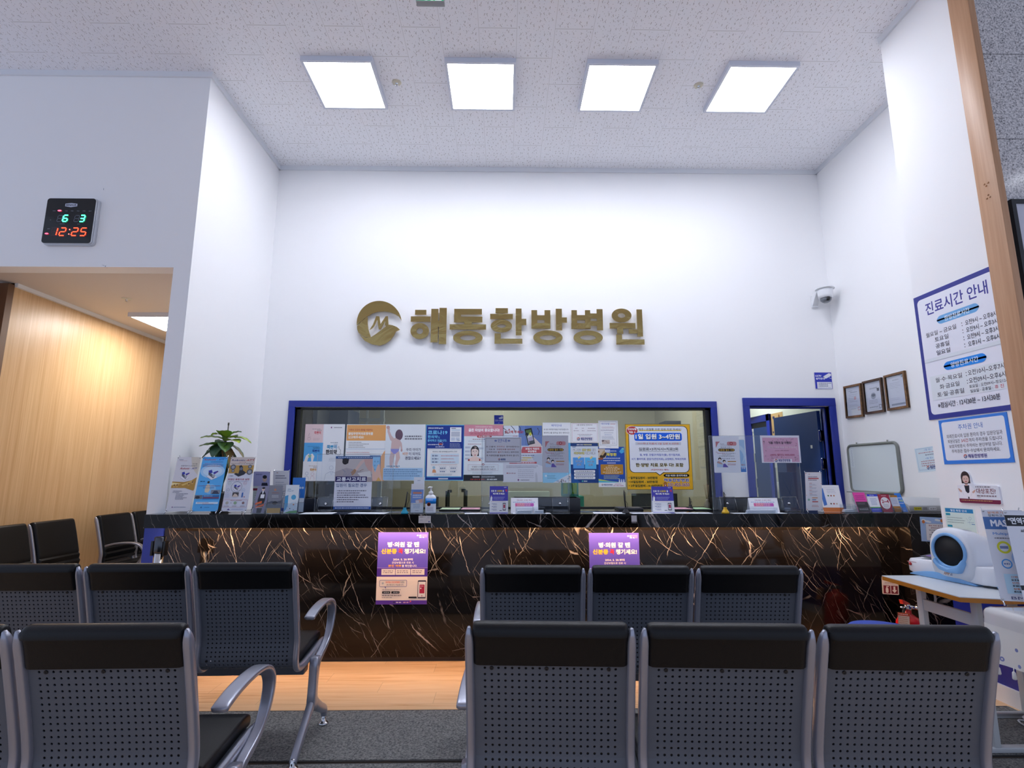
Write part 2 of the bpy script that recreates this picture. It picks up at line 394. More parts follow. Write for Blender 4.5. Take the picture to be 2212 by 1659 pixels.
# ceiling mouldings
def crown(name, x0, y0, x1, y1, nx, ny):
    b = MB(); t, h = 0.018, 0.05
    b.box(min(x0, x1, x0 + nx * t, x1 + nx * t), max(x0, x1, x0 + nx * t, x1 + nx * t), min(y0, y1, y0 + ny * t, y1 + ny * t), max(y0, y1, y0 + ny * t, y1 + ny * t), H - h, H)
    struct(b.build(name, M_TRIM))
crown('trim_2', XL, YB, XR, YB, 0, -1); crown('trim_3', XL, YL, XL, YB, 1, 0); crown('trim_4', -6.2, YL, XL + .018, YL, 0, -1); crown('trim_5', XR, YP, XR, YB, -1, 0); crown('trim_6', XP, 3.04, XP, YP, -1, 0)
# corridor on the left
WW = -4.36
b = MB(); b.box(-6.2, -2.694, YL + .14, 9.2, 3.02, 3.1); struct(b.build('ceiling_corridor', M_SOFFIT))
b = MB(); b.box(WW - .1, WW, 4.56, 9.2, 0, 3.02); struct(b.build('wall_corridor', M_WOODWALL))
b = MB(); b.box(WW - .03, WW + .03, 4.56, 9.2, 2.985, 3.02); struct(b.build('trim_7', M_WHITEPL))
b = MB(); b.box(-6.2, -2.694, 9.1, 9.2, 0, 3.02); struct(b.build('wall_end', M_SOFFIT))
b = MB(); b.box(WW - .18, WW - .12, 3.9, 4.56, 0, 2.98); b.m(1); b.box(WW - .12, WW + .004, 4.50, 4.56, 0, 3.0); b.m(2); b.box(WW - .12, WW - .07, 3.9, 4.50, 2.23, 2.31)
struct(b.build('door_1', [M_WOODDARK, mat('brown_door_jamb', '#6a4a33', .5), M_SOFFIT]))
# back office behind window and door
b = MB(); b.box(XL - .14, 2.45, 8.2, 8.3, 0, 2.9); struct(b.build('wall_office_back', M_OLIVE))
b = MB(); b.box(XL - .14, XL - .04, YB + .14, 8.2, 0, 2.9); struct(b.build('wall_office_left', M_OLIVE))
b = MB(); b.box(2.36, 2.45, YB + .14, 8.2, 0, 2.9); struct(b.build('wall_office_right', M_OLIVE))
b = MB(); b.box(XL - .14, 4.6, YB + .14, 9.2, 2.9, 3.0); struct(b.build('ceiling_office', M_SOFFIT))
PX = 3.56
b = MB(); b.box(PX, PX + .12, YB + .14, 9.2, 0, 2.9); struct(b.build('wall_passage', m_wall('passage_paint', '#dfe3dd')))
b = MB(); b.box(2.45, PX, 9.0, 9.1, 0, 2.9); struct(b.build('wall_passage_end', MATS['passage_paint']))

# window between counter and office
fr = MB()
o = 0.066
fr.box(WX0 - o, WX1 + o, YB - .022, YB + .05, WZ1, WZ1 + o); fr.box(WX0 - o, WX1 + o, YB - .022, YB + .05, WZ0 - o, WZ0)
fr.box(WX0 - o, WX0, YB - .022, YB + .05, WZ0, WZ1); fr.box(WX1, WX1 + o, YB - .022, YB + .05, WZ0, WZ1)
wf = struct(fr.build('window_1', M_BLUE, bevel=0.002))
sash = MB()
sash.box(WX0, WX1, YB + .03, YB + .10, WZ1 - .022, WZ1); sash.box(WX0, WX1, YB + .03, YB + .10, WZ0, WZ0 + .02)
sash.box(WX0, WX0 + .045, YB + .03, YB + .10, WZ0, WZ1); sash.box(WX1 - .045, WX1, YB + .03, YB + .10, WZ0, WZ1)
sash.build('window_sash', M_BLACK, wf)
YG = YB + .055
xs = at_y(1087, 890, YG).x
for x0, x1 in ((WX0 + .045, xs - .001), (xs + .001, WX1 - .045)):
    g_ = MB(); g_.box(x0, x1, YG, YG + .006, WZ0 + .02, WZ1 - .022); g_.build('glass_pane', M_GLASS, wf)
# door to the office
fr = MB(); o = 0.066
fr.box(DX0 - o, DX1 + o, YB - .022, YB + .16, DZ1, DZ1 + .085); fr.box(DX0 - o, DX0, YB - .022, YB + .16, 0, DZ1); fr.box(DX1, DX1 + o, YB - .022, YB + .16, 0, DZ1)
fr.box(DX0, DX0 + .02, YB + .05, YB + .09, 0, DZ1); fr.box(DX1 - .02, DX1, YB + .05, YB + .09, 0, DZ1); fr.box(DX0, DX1, YB + .05, YB + .09, DZ1 - .02, DZ1)
df = struct(fr.build('door_2', M_BLUE, bevel=0.002))
leaf = MB(); leaf.box(-.80, 0, 0, .04, 0.01, DZ1 - .03)
lf = leaf.build('door_leaf', M_BLUED, df, (DX1 - .035, YB + .17, 0), R(-85))
for z in (1.75, 1.45, 0.3):
    hb = MB(); hb.tube([(DX1 - .03, YB + .145, z - .06), (DX1 - .03, YB + .145, z + .06)], .011); hb.box(DX1 - .055, DX1 - .005, YB + .135, YB + .14, z - .055, z + .055); hb.build('hinge', M_CHROME, df)
st = MB(); st.box(-.145, -.115, -.003, 0, 1.62, 1.655); st.build('door_sticker', M_WHITEPL, lf)
# second blue door, on the passage wall
qa, qb = at_x(1661, 900, PX - .03), at_x(1612, 900, PX - .03)
y0, y1 = qa.y, qb.y; zt = at_x(1661, 893.5, PX - .03).z; w2 = y1 - y0
fr = MB(); fr.box(-.03, .02, 0, .09, 0, zt); fr.box(-.03, .02, w2 - .09, w2, 0, zt); fr.box(-.03, .02, 0, w2, zt - .09, zt)
d2 = struct(fr.build('door_3', M_BLUE, None, (PX - .001, y0, 0), 0, .002))
leaf = MB(); leaf.box(-.012, -.002, .10, w2 - .16, 0.01, zt - .16); leaf.build('door_leaf', M_BLUED, d2)
gp = MB(); gp.box(-.006, -.001, .09, w2 - .09, zt - .16, zt - .09); gp.build('dark_gap', M_BLACK, d2)
gl_ = MB(); gl_.box(-.008, -.001, .10, w2 - .10, zt - .20, zt - .16); gl_.build('transom_strip', M_WHITEPL, d2)
for z in (1.5, 1.15): hb = MB(); hb.box(-.022, -.012, w2 - .17, w2 - .13, z, z + .12); hb.build('hinge', M_CHROME, d2)

# ------------------------------------------------------------ ceiling lights
def m_emit(name, col, k):
    m = bpy.data.materials.new(name); m.use_nodes = True; t = m.node_tree; t.nodes.clear()
    o = t.nodes.new('ShaderNodeOutputMaterial'); e = t.nodes.new('ShaderNodeEmission'); e.inputs[0].default_value = (*lin(col), 1); e.inputs[1].default_value = k
    t.links.new(e.outputs[0], o.inputs[0]); MATS[name] = m; return m
M_DIFF = m_emit('lit_diffuser', '#f1f4ff', PANEL_POWER)
M_DIFFC = m_emit('lit_corridor_diffuser', '#fff8f2', CORRIDOR_POWER)
M_FILLO = m_emit('added_office_light', '#fbfbf6', OFFICE_FILL)
M_LFRAME = mat('white_light_frame', '#d5dae6', .4)
def ceiling_light(cx, cy, z, em, label, group=None, w=0.6):
    e = empty('ceiling_light', (cx, cy, z - .045), 0, label, 'ceiling light', group)
    h = w / 2; t = .022
    f = MB()
    for x0, x1, y0, y1 in ((-h, h, -h, -h + t), (-h, h, h - t, h), (-h, -h + t, -h + t, h - t), (h - t, h, -h + t, h - t)): f.box(x0, x1, y0, y1, 0, .045)
    f.box(-h + t, h - t, -h + t, h - t, .03, .045)
    f.build('light_frame', M_LFRAME, e)
    d = MB(); d.box(-h + t, h - t, -h + t, h - t, .004, .012); d.build('diffuser', em, e)
    return e
tx = -.2059
for k, (c, lab) in enumerate([(-4, 'square white ceiling panel light nearest the left wall corner'), (0, 'square ceiling panel light second from the left in the row of four'), (4, 'square ceiling panel light third from the left in the row of four'), (8, 'square ceiling panel light nearest the right white pillar')]):
    ceiling_light(tx + .3 * c + (.0), 4.217, H, M_DIFF, lab, 'panel lights in the ceiling row')
ceiling_light(-3.66, 5.72, 3.02, M_DIFFC, 'square panel light on the low corridor ceiling above the wood wall')
ceiling_light(-0.2, 7.3, 2.9, M_FILLO, 'unseen panel light added to light the back office behind the glass')  # unseen panels, added to light the office behind the window
ceiling_light(1.6, 6.6, 2.9, M_FILLO, 'unseen panel light added to light the office near the right end of the window')
ceiling_light(3.0, 7.0, 2.9, m_emit('added_passage_light', '#f8fff9', 7.0), 'unseen panel light added to light the passage behind the blue door')  # unseen panel, added to light the passage

# ------------------------------------------------------------ reception counter
XE = at_y(1938, 1143, 4.135).x
CY, CT, CB, BY = 4.0, 1.055, 0.958, 4.135
cnt = empty('reception_counter', (0.3, 4.1, 0), 0, 'long reception counter clad in black marble with white veins', 'counter')
def cbox(name, x0, x1, y0, y1, z0, z1, m, bevel=0.002, parent=None):
    b = MB(); b.box(x0 - .3, x1 - .3, y0 - 4.1, y1 - 4.1, z0, z1); return b.build(name, m, parent or cnt, None, 0, bevel)
cbox('counter_top', XL + .004, XR - .004, YL - .001, 4.52, CB + .034, CT, M_MARBLE)
fb = MB(); fb.prism([(CY - 4.1, CB), (CY - 4.085, CB), (CY - 4.085, CB + .034), (YL - 4.102, CB + .034), (YL - 4.102, CT), (CY - 4.1, CT)], -2.92, XR - .304, 'x')
fb.build('counter_front_top', M_MARBLE, cnt)
cbox('counter_body', -2.545, XR - .004, BY, 4.30, 0.03, CB - .001, M_MARBLE, 0.001)
cbox('upper_body', -2.545, XE - .001, BY, 4.30, CB - .001, CB + .033, M_MARBLE, 0)
cbox('end_panel', XE, XR - .004, CY + .004, BY - .002, 0.0, CB - .001, M_MARBLE, 0.001)
cbox('plinth', -2.545, XE - .001, BY + .012, 4.28, 0.0, 0.029, M_BLACK, 0)
cbox('work_desk', -2.4, 2.3, 4.521, 5.1, 0.70, 0.74, mat('desk_laminate', '#77726a', .5), 0.002)
M_STRIP = m_emit('lit_warm_strip', '#ffc795', STRIP_POWER)
cbox('led_strip', -2.5, XE - .03, 4.022, 4.036, CB + .026, CB + .0335, M_STRIP, 0)

# ------------------------------------------------------------ perforated waiting benches
PROF = [(0.0, 0.908), (0.018, 0.858), (0.044, 0.768), (0.07, 0.673), (0.09, 0.593), (0.1, 0.538), (0.098, 0.4965), (0.098, 0.4565), (0.11, 0.4265), (0.14, 0.4085), (0.2, 0.4025), (0.3, 0.4085), (0.42, 0.4215), (0.5, 0.4285), (0.53, 0.4215)]
def catmull(P, n=10):
    out = []
    for i in range(len(P) - 1):
        p0, p1, p2, p3 = P[max(i - 1, 0)], P[i], P[i + 1], P[min(i + 2, len(P) - 1)]
        for k in range(n):
            t = k / n
            out.append(tuple(0.5 * ((2 * p1[j]) + (-p0[j] + p2[j]) * t + (2 * p0[j] - 5 * p1[j] + 4 * p2[j] - p3[j]) * t * t + (-p0[j] + 3 * p1[j] - 3 * p2[j] + p3[j]) * t ** 3) for j in range(len(p1))))
    out.append(tuple(P[-1])); return out
CURVE = catmull(PROF); ARC = [0.0]
for i in range(1, len(CURVE)): ARC.append(ARC[-1] + math.dist(CURVE[i], CURVE[i - 1]))
def prof(s):
    s = max(0, min(s, ARC[-1])); i = 1
    while i < len(ARC) - 1 and ARC[i] < s: i += 1
    f = (s - ARC[i - 1]) / max(1e-9, ARC[i] - ARC[i - 1]); a, c = CURVE[i - 1], CURVE[i]
    return (a[0] + (c[0] - a[0]) * f, a[1] + (c[1] - a[1]) * f)
def nrm(s):
    a, c = prof(s - .004), prof(s + .004); d = (c[0] - a[0], c[1] - a[1]); L = math.hypot(*d)
    return (-d[1] / L, d[0] / L)       # towards the sitter
def off(s, o):
    p, n = prof(s), nrm(s); return (p[0] + n[0] * o, p[1] + n[1] * o)
SW = 0.222
def seat_shell():
    b = MB()
    s0, s1, nx, ns = 0.095, 0.575, 20, 24
    cw, ch = 0.0200, (s1 - s0) / 24
    vi = {}
    def V(x, s, o=0.0):
        k = (round(x, 6), round(s, 6), o)
        if k not in vi:
            q = off(s, o); vi[k] = len(b.v); b.v.append((x, q[0], q[1]))
        return vi[k]
    def F(*i): b.f.append(i); b.mi.append(b.cur); b.sm.append(False)
    xa = [-nx * cw / 2 + i * cw for i in range(nx + 1)]; sa = [s0 + j * ch for j in range(ns + 1)]
    screws = {(1, 1), (9, 1), (18, 1), (0, 18), (9, 18), (19, 18)}
    for j in range(ns):
        for i in range(nx):
            c = [V(xa[i], sa[j]), V(xa[i + 1], sa[j]), V(xa[i + 1], sa[j + 1]), V(xa[i], sa[j + 1])]
            if (i, j) in screws: F(*c); continue
            mx, ms = (xa[i] + xa[i + 1]) / 2, (sa[j] + sa[j + 1]) / 2; r = 0.0040
            h = [V(mx + r * math.cos(R(22.5 + 45 * k)), ms - r * math.sin(R(22.5 + 45 * k))) for k in range(8)]
            g_ = [V(mx + r * math.cos(R(22.5 + 45 * k)), ms - r * math.sin(R(22.5 + 45 * k)), 0.0025) for k in range(8)]
            # order of h: 0 right-up,1 up-right,2 up-left,3 left-up,4 left-down,5 down-left,6 down-right,7 right-down  (s grows downward)
            F(c[0], c[1], h[1], h[2]); F(c[1], c[2], h[7], h[0]); F(c[2], c[3], h[5], h[6]); F(c[3], c[0], h[3], h[4])
            F(c[0], h[2], h[3]); F(c[1], h[0], h[1]); F(c[2], h[6], h[7]); F(c[3], h[4], h[5])
            for k in range(8): F(h[k], h[(k + 1) % 8], g_[(k + 1) % 8], g_[k])
    # plain margins, top and seat pan
    for j in range(ns):
        for x0, x1 in ((-SW, xa[0]), (xa[-1], SW)): F(V(x0, sa[j]), V(x1, sa[j]), V(x1, sa[j + 1]), V(x0, sa[j + 1]))
    rows = [0.004 + k * 0.013 for k in range(7)] + [s0]
    cols = [-SW] + xa + [SW]
    for a, c in zip(rows[:-1], rows[1:]):
        for i in range(len(cols) - 1): F(V(cols[i], a), V(cols[i + 1], a), V(cols[i + 1], c), V(cols[i], c))
    rows = [s1 + k * (ARC[-1] - s1) / 14 for k in range(15)]
    for a, c in zip(rows[:-1], rows[1:]):
        for i in range(len(cols) - 1): F(V(cols[i], a), V(cols[i + 1], a), V(cols[i + 1], c), V(cols[i], c))
    b.cur = 1
    for i, j in screws:
        x, s = (xa[i] + xa[i + 1]) / 2, (sa[j] + sa[j + 1]) / 2
        p0, p1, p2 = off(s, -.0005), off(s, -.003), off(s, -.0018)
        n = 10; ring = []
        for rr, o in ((.0062, .0005), (.0056, -.0025), (.0030, -.0025), (.0020, -.0012)):
            ring.append([len(b.v) + k for k in range(n)])
            for k in range(n):
                q = off(s + rr * math.sin(2 * math.pi * k / n), o); b.v.append((x + rr * math.cos(2 * math.pi * k / n), q[0], q[1]))
        for a, c in zip(ring[:-1], ring[1:]):
            for k in range(n): F(a[k], a[(k + 1) % n], c[(k + 1) % n], c[k])
        F(*ring[-1])
    return b.mesh('seat_shell', [M_PAINTMETAL, mat('screw_steel', '#3b3d42', .35, .8)])
def side_frame():
    b = MB(); L = ARC[-1]; N = 60
    path = [prof(L * i / N) for i in range(N + 1)]
    ws = [0.026] * (N + 1); hs = [0.036] * (N + 1)
    for i, k in ((0, .35), (1, .75), (2, .93)): ws[i] *= k; hs[i] *= k
    path[0] = (path[0][0] - .002, path[0][1] + .003)
    b.sweep(path, ws, hs, 14, 0, 2.6); return b.mesh('side_frame', M_ALU)
def back_cushion():
    poly = []
    for k in range(9): poly.append(off(0.108 - k * 0.0125, -0.014))
    p = prof(0.0); cxy = (p[0] + .014, p[1] - .012)
    for k in range(9):
        a = R(195 - k * 24); poly.append((cxy[0] + .032 * math.cos(a), cxy[1] + .029 * math.sin(a)))
    for k in range(26):
        s = 0.03 + k * (0.45 - 0.03) / 25
        r = 0.0085 * math.sin((s - .30) / .05 * 2 * math.pi) if .30 < s < .45 else 0.0
        poly.append(off(s, 0.040 - r))
    for k in range(12): poly.append(off(0.45 - k * (0.45 - 0.125) / 11, 0.0035))
    poly.append(off(0.108, 0.0035))
    b = MB(); W = 0.2235
    xs_ = [(-W, .40), (-W + .004, .78), (-W + .012, .96), (-W + .022, 1.0), (W - .022, 1.0), (W - .012, .96), (W - .004, .78), (W, .40)]
    # centre line of the pad to shrink towards at the rounded ends
    n = len(poly); vs = []
    def centre(q):
        best = min((math.dist(q, off(i * .0075, .014)), i) for i in range(61)); return off(best[1] * .0075, .012)
    C = [centre(q) for q in poly]
    for x, k in xs_:
        for q, c in zip(poly, C): vs.append((x, c[0] + (q[0] - c[0]) * k, c[1] + (q[1] - c[1]) * k))
    fs = []
    for r in range(len(xs_) - 1):
        for i in range(n): fs.append((r * n + i, r * n + (i + 1) % n, (r + 1) * n + (i + 1) % n, (r + 1) * n + i))
    fs += [tuple(range(n - 1, -1, -1)), tuple(range((len(xs_) - 1) * n, len(xs_) * n))]
    b.add(vs, fs, True)
    me = b.mesh('back_cushion', M_LEATHER)
    bm = bmesh.new(); bm.from_mesh(me); bmesh.ops.recalc_face_normals(bm, faces=bm.faces)
    for e in bm.edges: e.smooth = not (len(e.link_faces) == 2 and e.calc_face_angle(0) > 0.9)
    bm.to_mesh(me); bm.free(); return me
def seat_cushion():
    L = ARC[-1]; poly = []
    sa = 0.585
    for k in range(13): poly.append(off(sa + (L - .015 - sa) * k / 12, 0.003))
    poly.append(off(L, .010)); poly.append(off(L + 0, .030)); poly.append(off(L - .012, .046))
    for k in range(12): poly.append(off(L - .03 - (L - .03 - sa - .01) * k / 11, 0.054))
    b = MB(); b.prism(poly, -.213, .213, 'x')
    me = b.mesh('seat_cushion', M_LEATHER)
    bm = bmesh.new(); bm.from_mesh(me); bmesh.ops.recalc_face_normals(bm, faces=bm.faces); bm.to_mesh(me); bm.free()
    soften(me, .014, 3, 0); return me
ME_SHELL, ME_SIDE, ME_BACK, ME_SEAT = seat_shell(), side_frame(), back_cushion(), seat_cushion()
def armrest():
    b = MB()
    P = [(.165, .627), (.19, .637), (.26, .652), (.36, .660), (.45, .655), (.51, .632), (.545, .590), (.548, .545), (.525, .490), (.485, .445), (.43, .415), (.37, .395), (.33, .375), (.31, .34)]
    C = catmull(P, 5); n = len(C)
    ws = []; hs = []
    for i in range(n):
        t = i / (n - 1); w = .052 if t < .42 else .052 - .016 * min(1, (t - .42) / .25); ws.append(w); hs.append(.019 + .013 * max(0, (t - .35)) / .65)
    for i, k in ((0, .5), (1, .85)): ws[i] *= k; hs[i] *= k
    b.sweep(C, ws, hs, 20, 0, 5.0); return b.mesh('armrest', M_ALU)
def leg_mesh():
    b = MB()
    b.sweep([(.30, .41), (.295, .36), (.29, .30), (.285, .24), (.285, .19), (.29, .165)], [.044] * 6, [.062, .058, .054, .056, .075, .05], 14, 0, 4)
    C = catmull([(.295, .215), (.25, .175), (.17, .115), (.09, .055), (.055, .025)], 4); n = len(C)
    b.sweep(C, [.040 - .008 * i / n for i in range(n)], [.055 - .025 * i / n for i in range(n)], 14, 0, 3.4)
    C = catmull([(.285, .215), (.34, .17), (.41, .125), (.46, .10), (.49, .082), (.503, .062), (.505, .045)], 4); n = len(C)
    b.sweep(C, [.038 - .006 * i / n for i in range(n)], [.055 - .022 * i / n for i in range(n)], 14, 0, 3.4)
    return b.mesh('leg', M_ALU)
def foot_mesh():
    b = MB(); b.lathe([(.026, 0), (.027, .006), (.022, .012), (.012, .018), (.011, .040), (.008, .046)], 18); return b.mesh('foot_glide', M_CHROME)
ME_ARM, ME_LEG, ME_FOOT = armrest(), leg_mesh(), foot_mesh()
PITCHX = 0.506
def bench(x_left, y_left, x_right, y_right, n, label, arms=(True, True), legs=(True, True), group='perforated steel waiting benches', z=.0073):
    """x/y: outer top corners of the backrest row, seen from behind (viewer side); seats look towards +y when rot = 0"""
    d = Vector((x_right - x_left, y_right - y_left)); rot = math.atan2(d.y, d.x); pit = d.length / n
    e = empty('waiting_bench', (x_left, y_left, z), rot, label, 'waiting bench', group)
    for i in range(n):
        cx = pit * (i + .5)
        sh = link('seat_shell', ME_SHELL, e, (cx, 0, 0))
        for sx in (-1, 1): link('side_frame', ME_SIDE, sh, (sx * (SW + .012), 0, 0))
        link('back_cushion', ME_BACK, sh); link('seat_cushion', ME_SEAT, sh)
    L = pit * n
    bm_ = MB(); bm_.box(.03, L - .03, .255, .325, .335, .395); bm_.build('beam', M_PAINTMETAL, e, bevel=.006)
    for ok, x in zip(legs, (-.012, L + .012)):
        if ok:
            lg = link('leg', ME_LEG, e, (x, 0, 0)); link('foot_glide', ME_FOOT, lg, (0, .505, 0)); link('foot_glide', ME_FOOT, lg, (0, .055, 0))
    for ok, x in zip(arms, (-.012, L + .012)):
        if ok: link('armrest', ME_ARM, e, (x, 0, 0))
    return e
T = 0.93
bench(-.118, 1.625, 1.392, 1.548, 3, 'nearest bench of grey perforated seats, three wide, right foreground')
bench(-2.395, 1.585, -.884, 1.615, 3, 'nearest bench of grey perforated seats, left foreground, cut by the picture edge')
bench(-.115, 2.565, 1.388, 2.525, 3, 'bench of grey perforated seats in the second row on the right, before the marble counter')
bench(-2.495, 2.625, -.982, 2.652, 3, 'bench of grey perforated seats in the second row on the left, before the marble counter')

# ------------------------------------------------------------ printed sheets (lettering and shapes are thin printed layers of one mesh)
def m_print():
    m = mat('printed_paper', '#ffffff', 0.45, spec=0.4); g = NG(m)
    a = g.n('ShaderNodeVertexColor'); a.layer_name = 'ink'; g.l(a.outputs[0], g.b.inputs['Base Color']); return m
M_PRINT = m_print()
def m_backlit(name, k):
    m = mat(name, '#ffffff', 0.3); g = NG(m); a = g.n('ShaderNodeVertexColor'); a.layer_name = 'ink'
    g.l(a.outputs[0], g.b.inputs['Emission Color']); g.b.inputs['Emission Strength'].default_value = k; g.b.inputs['Base Color'].default_value = (0, 0, 0, 1); return m
_TX = {}
def text_geo(s, bold):
    k = s
    if k in _TX: return _TX[k]
    c = bpy.data.curves.new('lettering', 'FONT'); c.body = s; c.resolution_u = 2
    o = bpy.data.objects.new('lettering', c); me = o.to_mesh()
    vs = [(v.co.x, v.co.y) for v in me.vertices]; fs = [tuple(p.vertices) for p in me.polygons]
    o.to_mesh_clear(); bpy.data.objects.remove(o); bpy.data.curves.remove(c)
    x0 = min(v[0] for v in vs); x1 = max(v[0] for v in vs); y0 = min(v[1] for v in vs); y1 = max(v[1] for v in vs)
    vs = [((x - x0) / (x1 - x0), (y - y0) / max(1e-6, y1 - y0)) for x, y in vs]
    _TX[k] = (vs, fs); return _TX[k]
class Sheet:
    """flat print; local frame: x right, z up, faces -y, origin at the middle of the bottom edge; content units: 0..100 across, 0..100 down"""
    def __init__(self, w, h, paper='#f4f5f8', t=0.0015, r=0.0, outline=None):
        self.w, self.h, self.t = w, h, t; self.v = []; self.f = []; self.c = []; self.k = 0; self.step = 0.00004
        pts = outline or self._rr(0, 0, 100, 100, r)
        P = [self._p(x, y) for x, y in pts]; n = len(P); o = len(self.v)
        self.v += [(x, -t, z) for x, z in P] + [(x, 0, z) for x, z in P]
        col = lin(paper)
        fr = tuple(range(o, o + n)); ar = sum(P[i][0] * P[(i + 1) % n][1] - P[(i + 1) % n][0] * P[i][1] for i in range(n))
        fr = fr if ar > 0 else fr[::-1]
        self.f.append(fr); self.c.append(col); self.f.append(tuple(i + n for i in fr[::-1])); self.c.append(col)
        for i in range(n):
            q = (o + i, o + n + i, o + n + (i + 1) % n, o + (i + 1) % n); self.f.append(q if ar > 0 else q[::-1]); self.c.append(col)
    def _p(self, x, y): return ((x / 100 - .5) * self.w, (1 - y / 100) * self.h)
    def _rr(self, x0, y0, x1, y1, r):
        """r in metres"""
        if r <= 0: return [(x0, y0), (x0, y1), (x1, y1), (x1, y0)]
        rx, ry = r / self.w * 100, r / self.h * 100; o = []
        for cx, cy, a0 in ((x0 + rx, y0 + ry, 270), (x0 + rx, y1 - ry, 180), (x1 - rx, y1 - ry, 90), (x1 - rx, y0 + ry, 0)):
            for k in range(5):
                a = R(a0 - k * 22.5); o.append((cx + rx * math.cos(a), cy + ry * math.sin(a)))
        return o
    def _put(self, pts, faces, col):
        self.k += 1; o = len(self.v); y = -self.t - self.step * self.k
        P = [self._p(*q) for q in pts]
        self.v += [(x, y, z) for x, z in P]
        for f in faces:
            a = sum(P[f[i]][0] * P[f[(i + 1) % len(f)]][1] - P[f[(i + 1) % len(f)]][0] * P[f[i]][1] for i in range(len(f)))
            self.f.append(tuple(o + i for i in (f if a > 0 else f[::-1]))); self.c.append(col)
    def poly(self, pts, col): self._put(pts, [tuple(range(len(pts)))], lin(col)); return self
    def rect(self, x0, y0, x1, y1, col, r=0.0): return self.poly(self._rr(x0, y0, x1, y1, r), col)
    def ell(self, cx, cy, rx, ry, col, n=24, a0=0, a1=360):
        return self.poly([(cx + rx * math.cos(R(a0 + (a1 - a0) * k / (n if a1 - a0 == 360 else n - 1))), cy + ry * math.sin(R(a0 + (a1 - a0) * k / (n if a1 - a0 == 360 else n - 1)))) for k in range(n)], col)
    def circ(self, cx, cy, rx, col, n=24): return self.ell(cx, cy, rx, rx * self.w / self.h, col, n)
    def ring(self, cx, cy, rx, wid, col, a0=0, a1=360, ry=None, n=28):
        ry = ry or rx * self.w / self.h; k2 = 1 - wid; pts = []
        for i in range(n + 1):
            a = R(a0 + (a1 - a0) * i / n); pts += [(cx + rx * math.cos(a), cy + ry * math.sin(a)), (cx + rx * k2 * math.cos(a), cy + ry * k2 * math.sin(a))]
        self._put(pts, [(2 * i, 2 * i + 1, 2 * i + 3, 2 * i + 2) for i in range(n)], lin(col)); return self
    def line(self, pts, wid, col):
        """polyline, wid in % of the width"""
        P = [Vector((x, y * self.h / self.w)) for x, y in pts]; q = []
        for i, p in enumerate(P):
            t = P[min(i + 1, len(P) - 1)] - P[max(i - 1, 0)]; t.normalize(); n = Vector((-t.y, t.x)) * wid / 2
            q += [p + n, p - n]
        self._put([(v.x, v.y * self.w / self.h) for v in q], [(2 * i, 2 * i + 1, 2 * i + 3, 2 * i + 2) for i in range(len(P) - 1)], lin(col)); return self
    def frame(self, x0, y0, x1, y1, col, wid=1.0, r=0.0):
        a = self._rr(x0, y0, x1, y1, r); wy = wid * self.w / self.h
        b = self._rr(x0 + wid, y0 + wy, x1 - wid, y1 - wy, max(0, r - wid * self.w / 100)) if r > 0 else [(x0 + wid, y0 + wy), (x0 + wid, y1 - wy), (x1 - wid, y1 - wy), (x1 - wid, y0 + wy)]
        n = len(a)
        if len(b) != n: b = [((p[0] - (x0 + x1) / 2) * .97 + (x0 + x1) / 2, (p[1] - (y0 + y1) / 2) * .97 + (y0 + y1) / 2) for p in a]
        self._put(a + b, [(i, (i + 1) % n, n + (i + 1) % n, n + i) for i in range(n)], lin(col)); return self
    def text(self, s, x0, y0, x1, y1, col, bold=0.012, slant=0.0, dirs=None):
        vs, fs = text_geo(s, 0.0)
        d = bold * (y1 - y0) / 100 * self.h * 1.05; dx, dy = d / self.w * 100, d / self.h * 100
        x0 += dx; x1 -= dx; y0 += dy; y1 -= dy
        P = [(x0 + (x1 - x0) * (u + slant * (v - .5)), y1 - (y1 - y0) * v) for u, v in vs]
        if bold < .008: self._put(P, fs, lin(col)); return self
        k0 = self.k
        for i, (a, c) in enumerate(dirs or ((-1, 0), (1, 0), (0, -1), (0, 1), (0, 0))):
            self.k = k0 + i * .18; self._put([(x + a * dx, y + c * dy) for x, y in P], fs, lin(col))
        self.k = k0 + 2; return self
    def outl(self, s, x0, y0, x1, y1, col, edge, bold=0.02, grow=0.05):
        self.text(s, x0, y0, x1, y1, edge, bold + grow, 0.0, [(math.cos(R(k * 45)), math.sin(R(k * 45))) for k in range(8)])
        g = grow * (y1 - y0) / 100 * self.h * 1.05; return self.text(s, x0 + g / self.w * 100, y0 + g / self.h * 100, x1 - g / self.w * 100, y1 - g / self.h * 100, col, bold)
    def grey(self, x0, y0, x1, h, col, seed=0, word=3.0):
        """a line of print too small to read: separate strokes with word gaps"""
        rnd = random.Random(seed * 7 + int(x0 * 13) + int(y0 * 31)); x = x0; pts = []; fs = []
        while x < x1 - .4:
            w = word * rnd.uniform(.55, 1.5); e = min(x + w, x1); st = word * .34
            while x < e - .05:
                g = min(st * rnd.uniform(.7, 1.0), e - x); o = len(pts); j = rnd.uniform(0, h * .22)
                pts += [(x, y0 + j), (x, y0 + h - j * .4), (x + g * .78, y0 + h - j * .4), (x + g * .78, y0 + j)]; fs.append((o, o + 1, o + 2, o + 3)); x += g
            x = e + word * .32
        if fs: self._put(pts, fs, lin(col))
        return self
    def greys(self, x0, y0, x1, n, dy, h, col, word=3.0, rag=.15, seed=0):
        rnd = random.Random(seed + int(x0 * 3 + y0))
        for i in range(n): self.grey(x0, y0 + i * dy, x1 - (x1 - x0) * rnd.uniform(0, rag), h, col, seed + i, word)
        return self
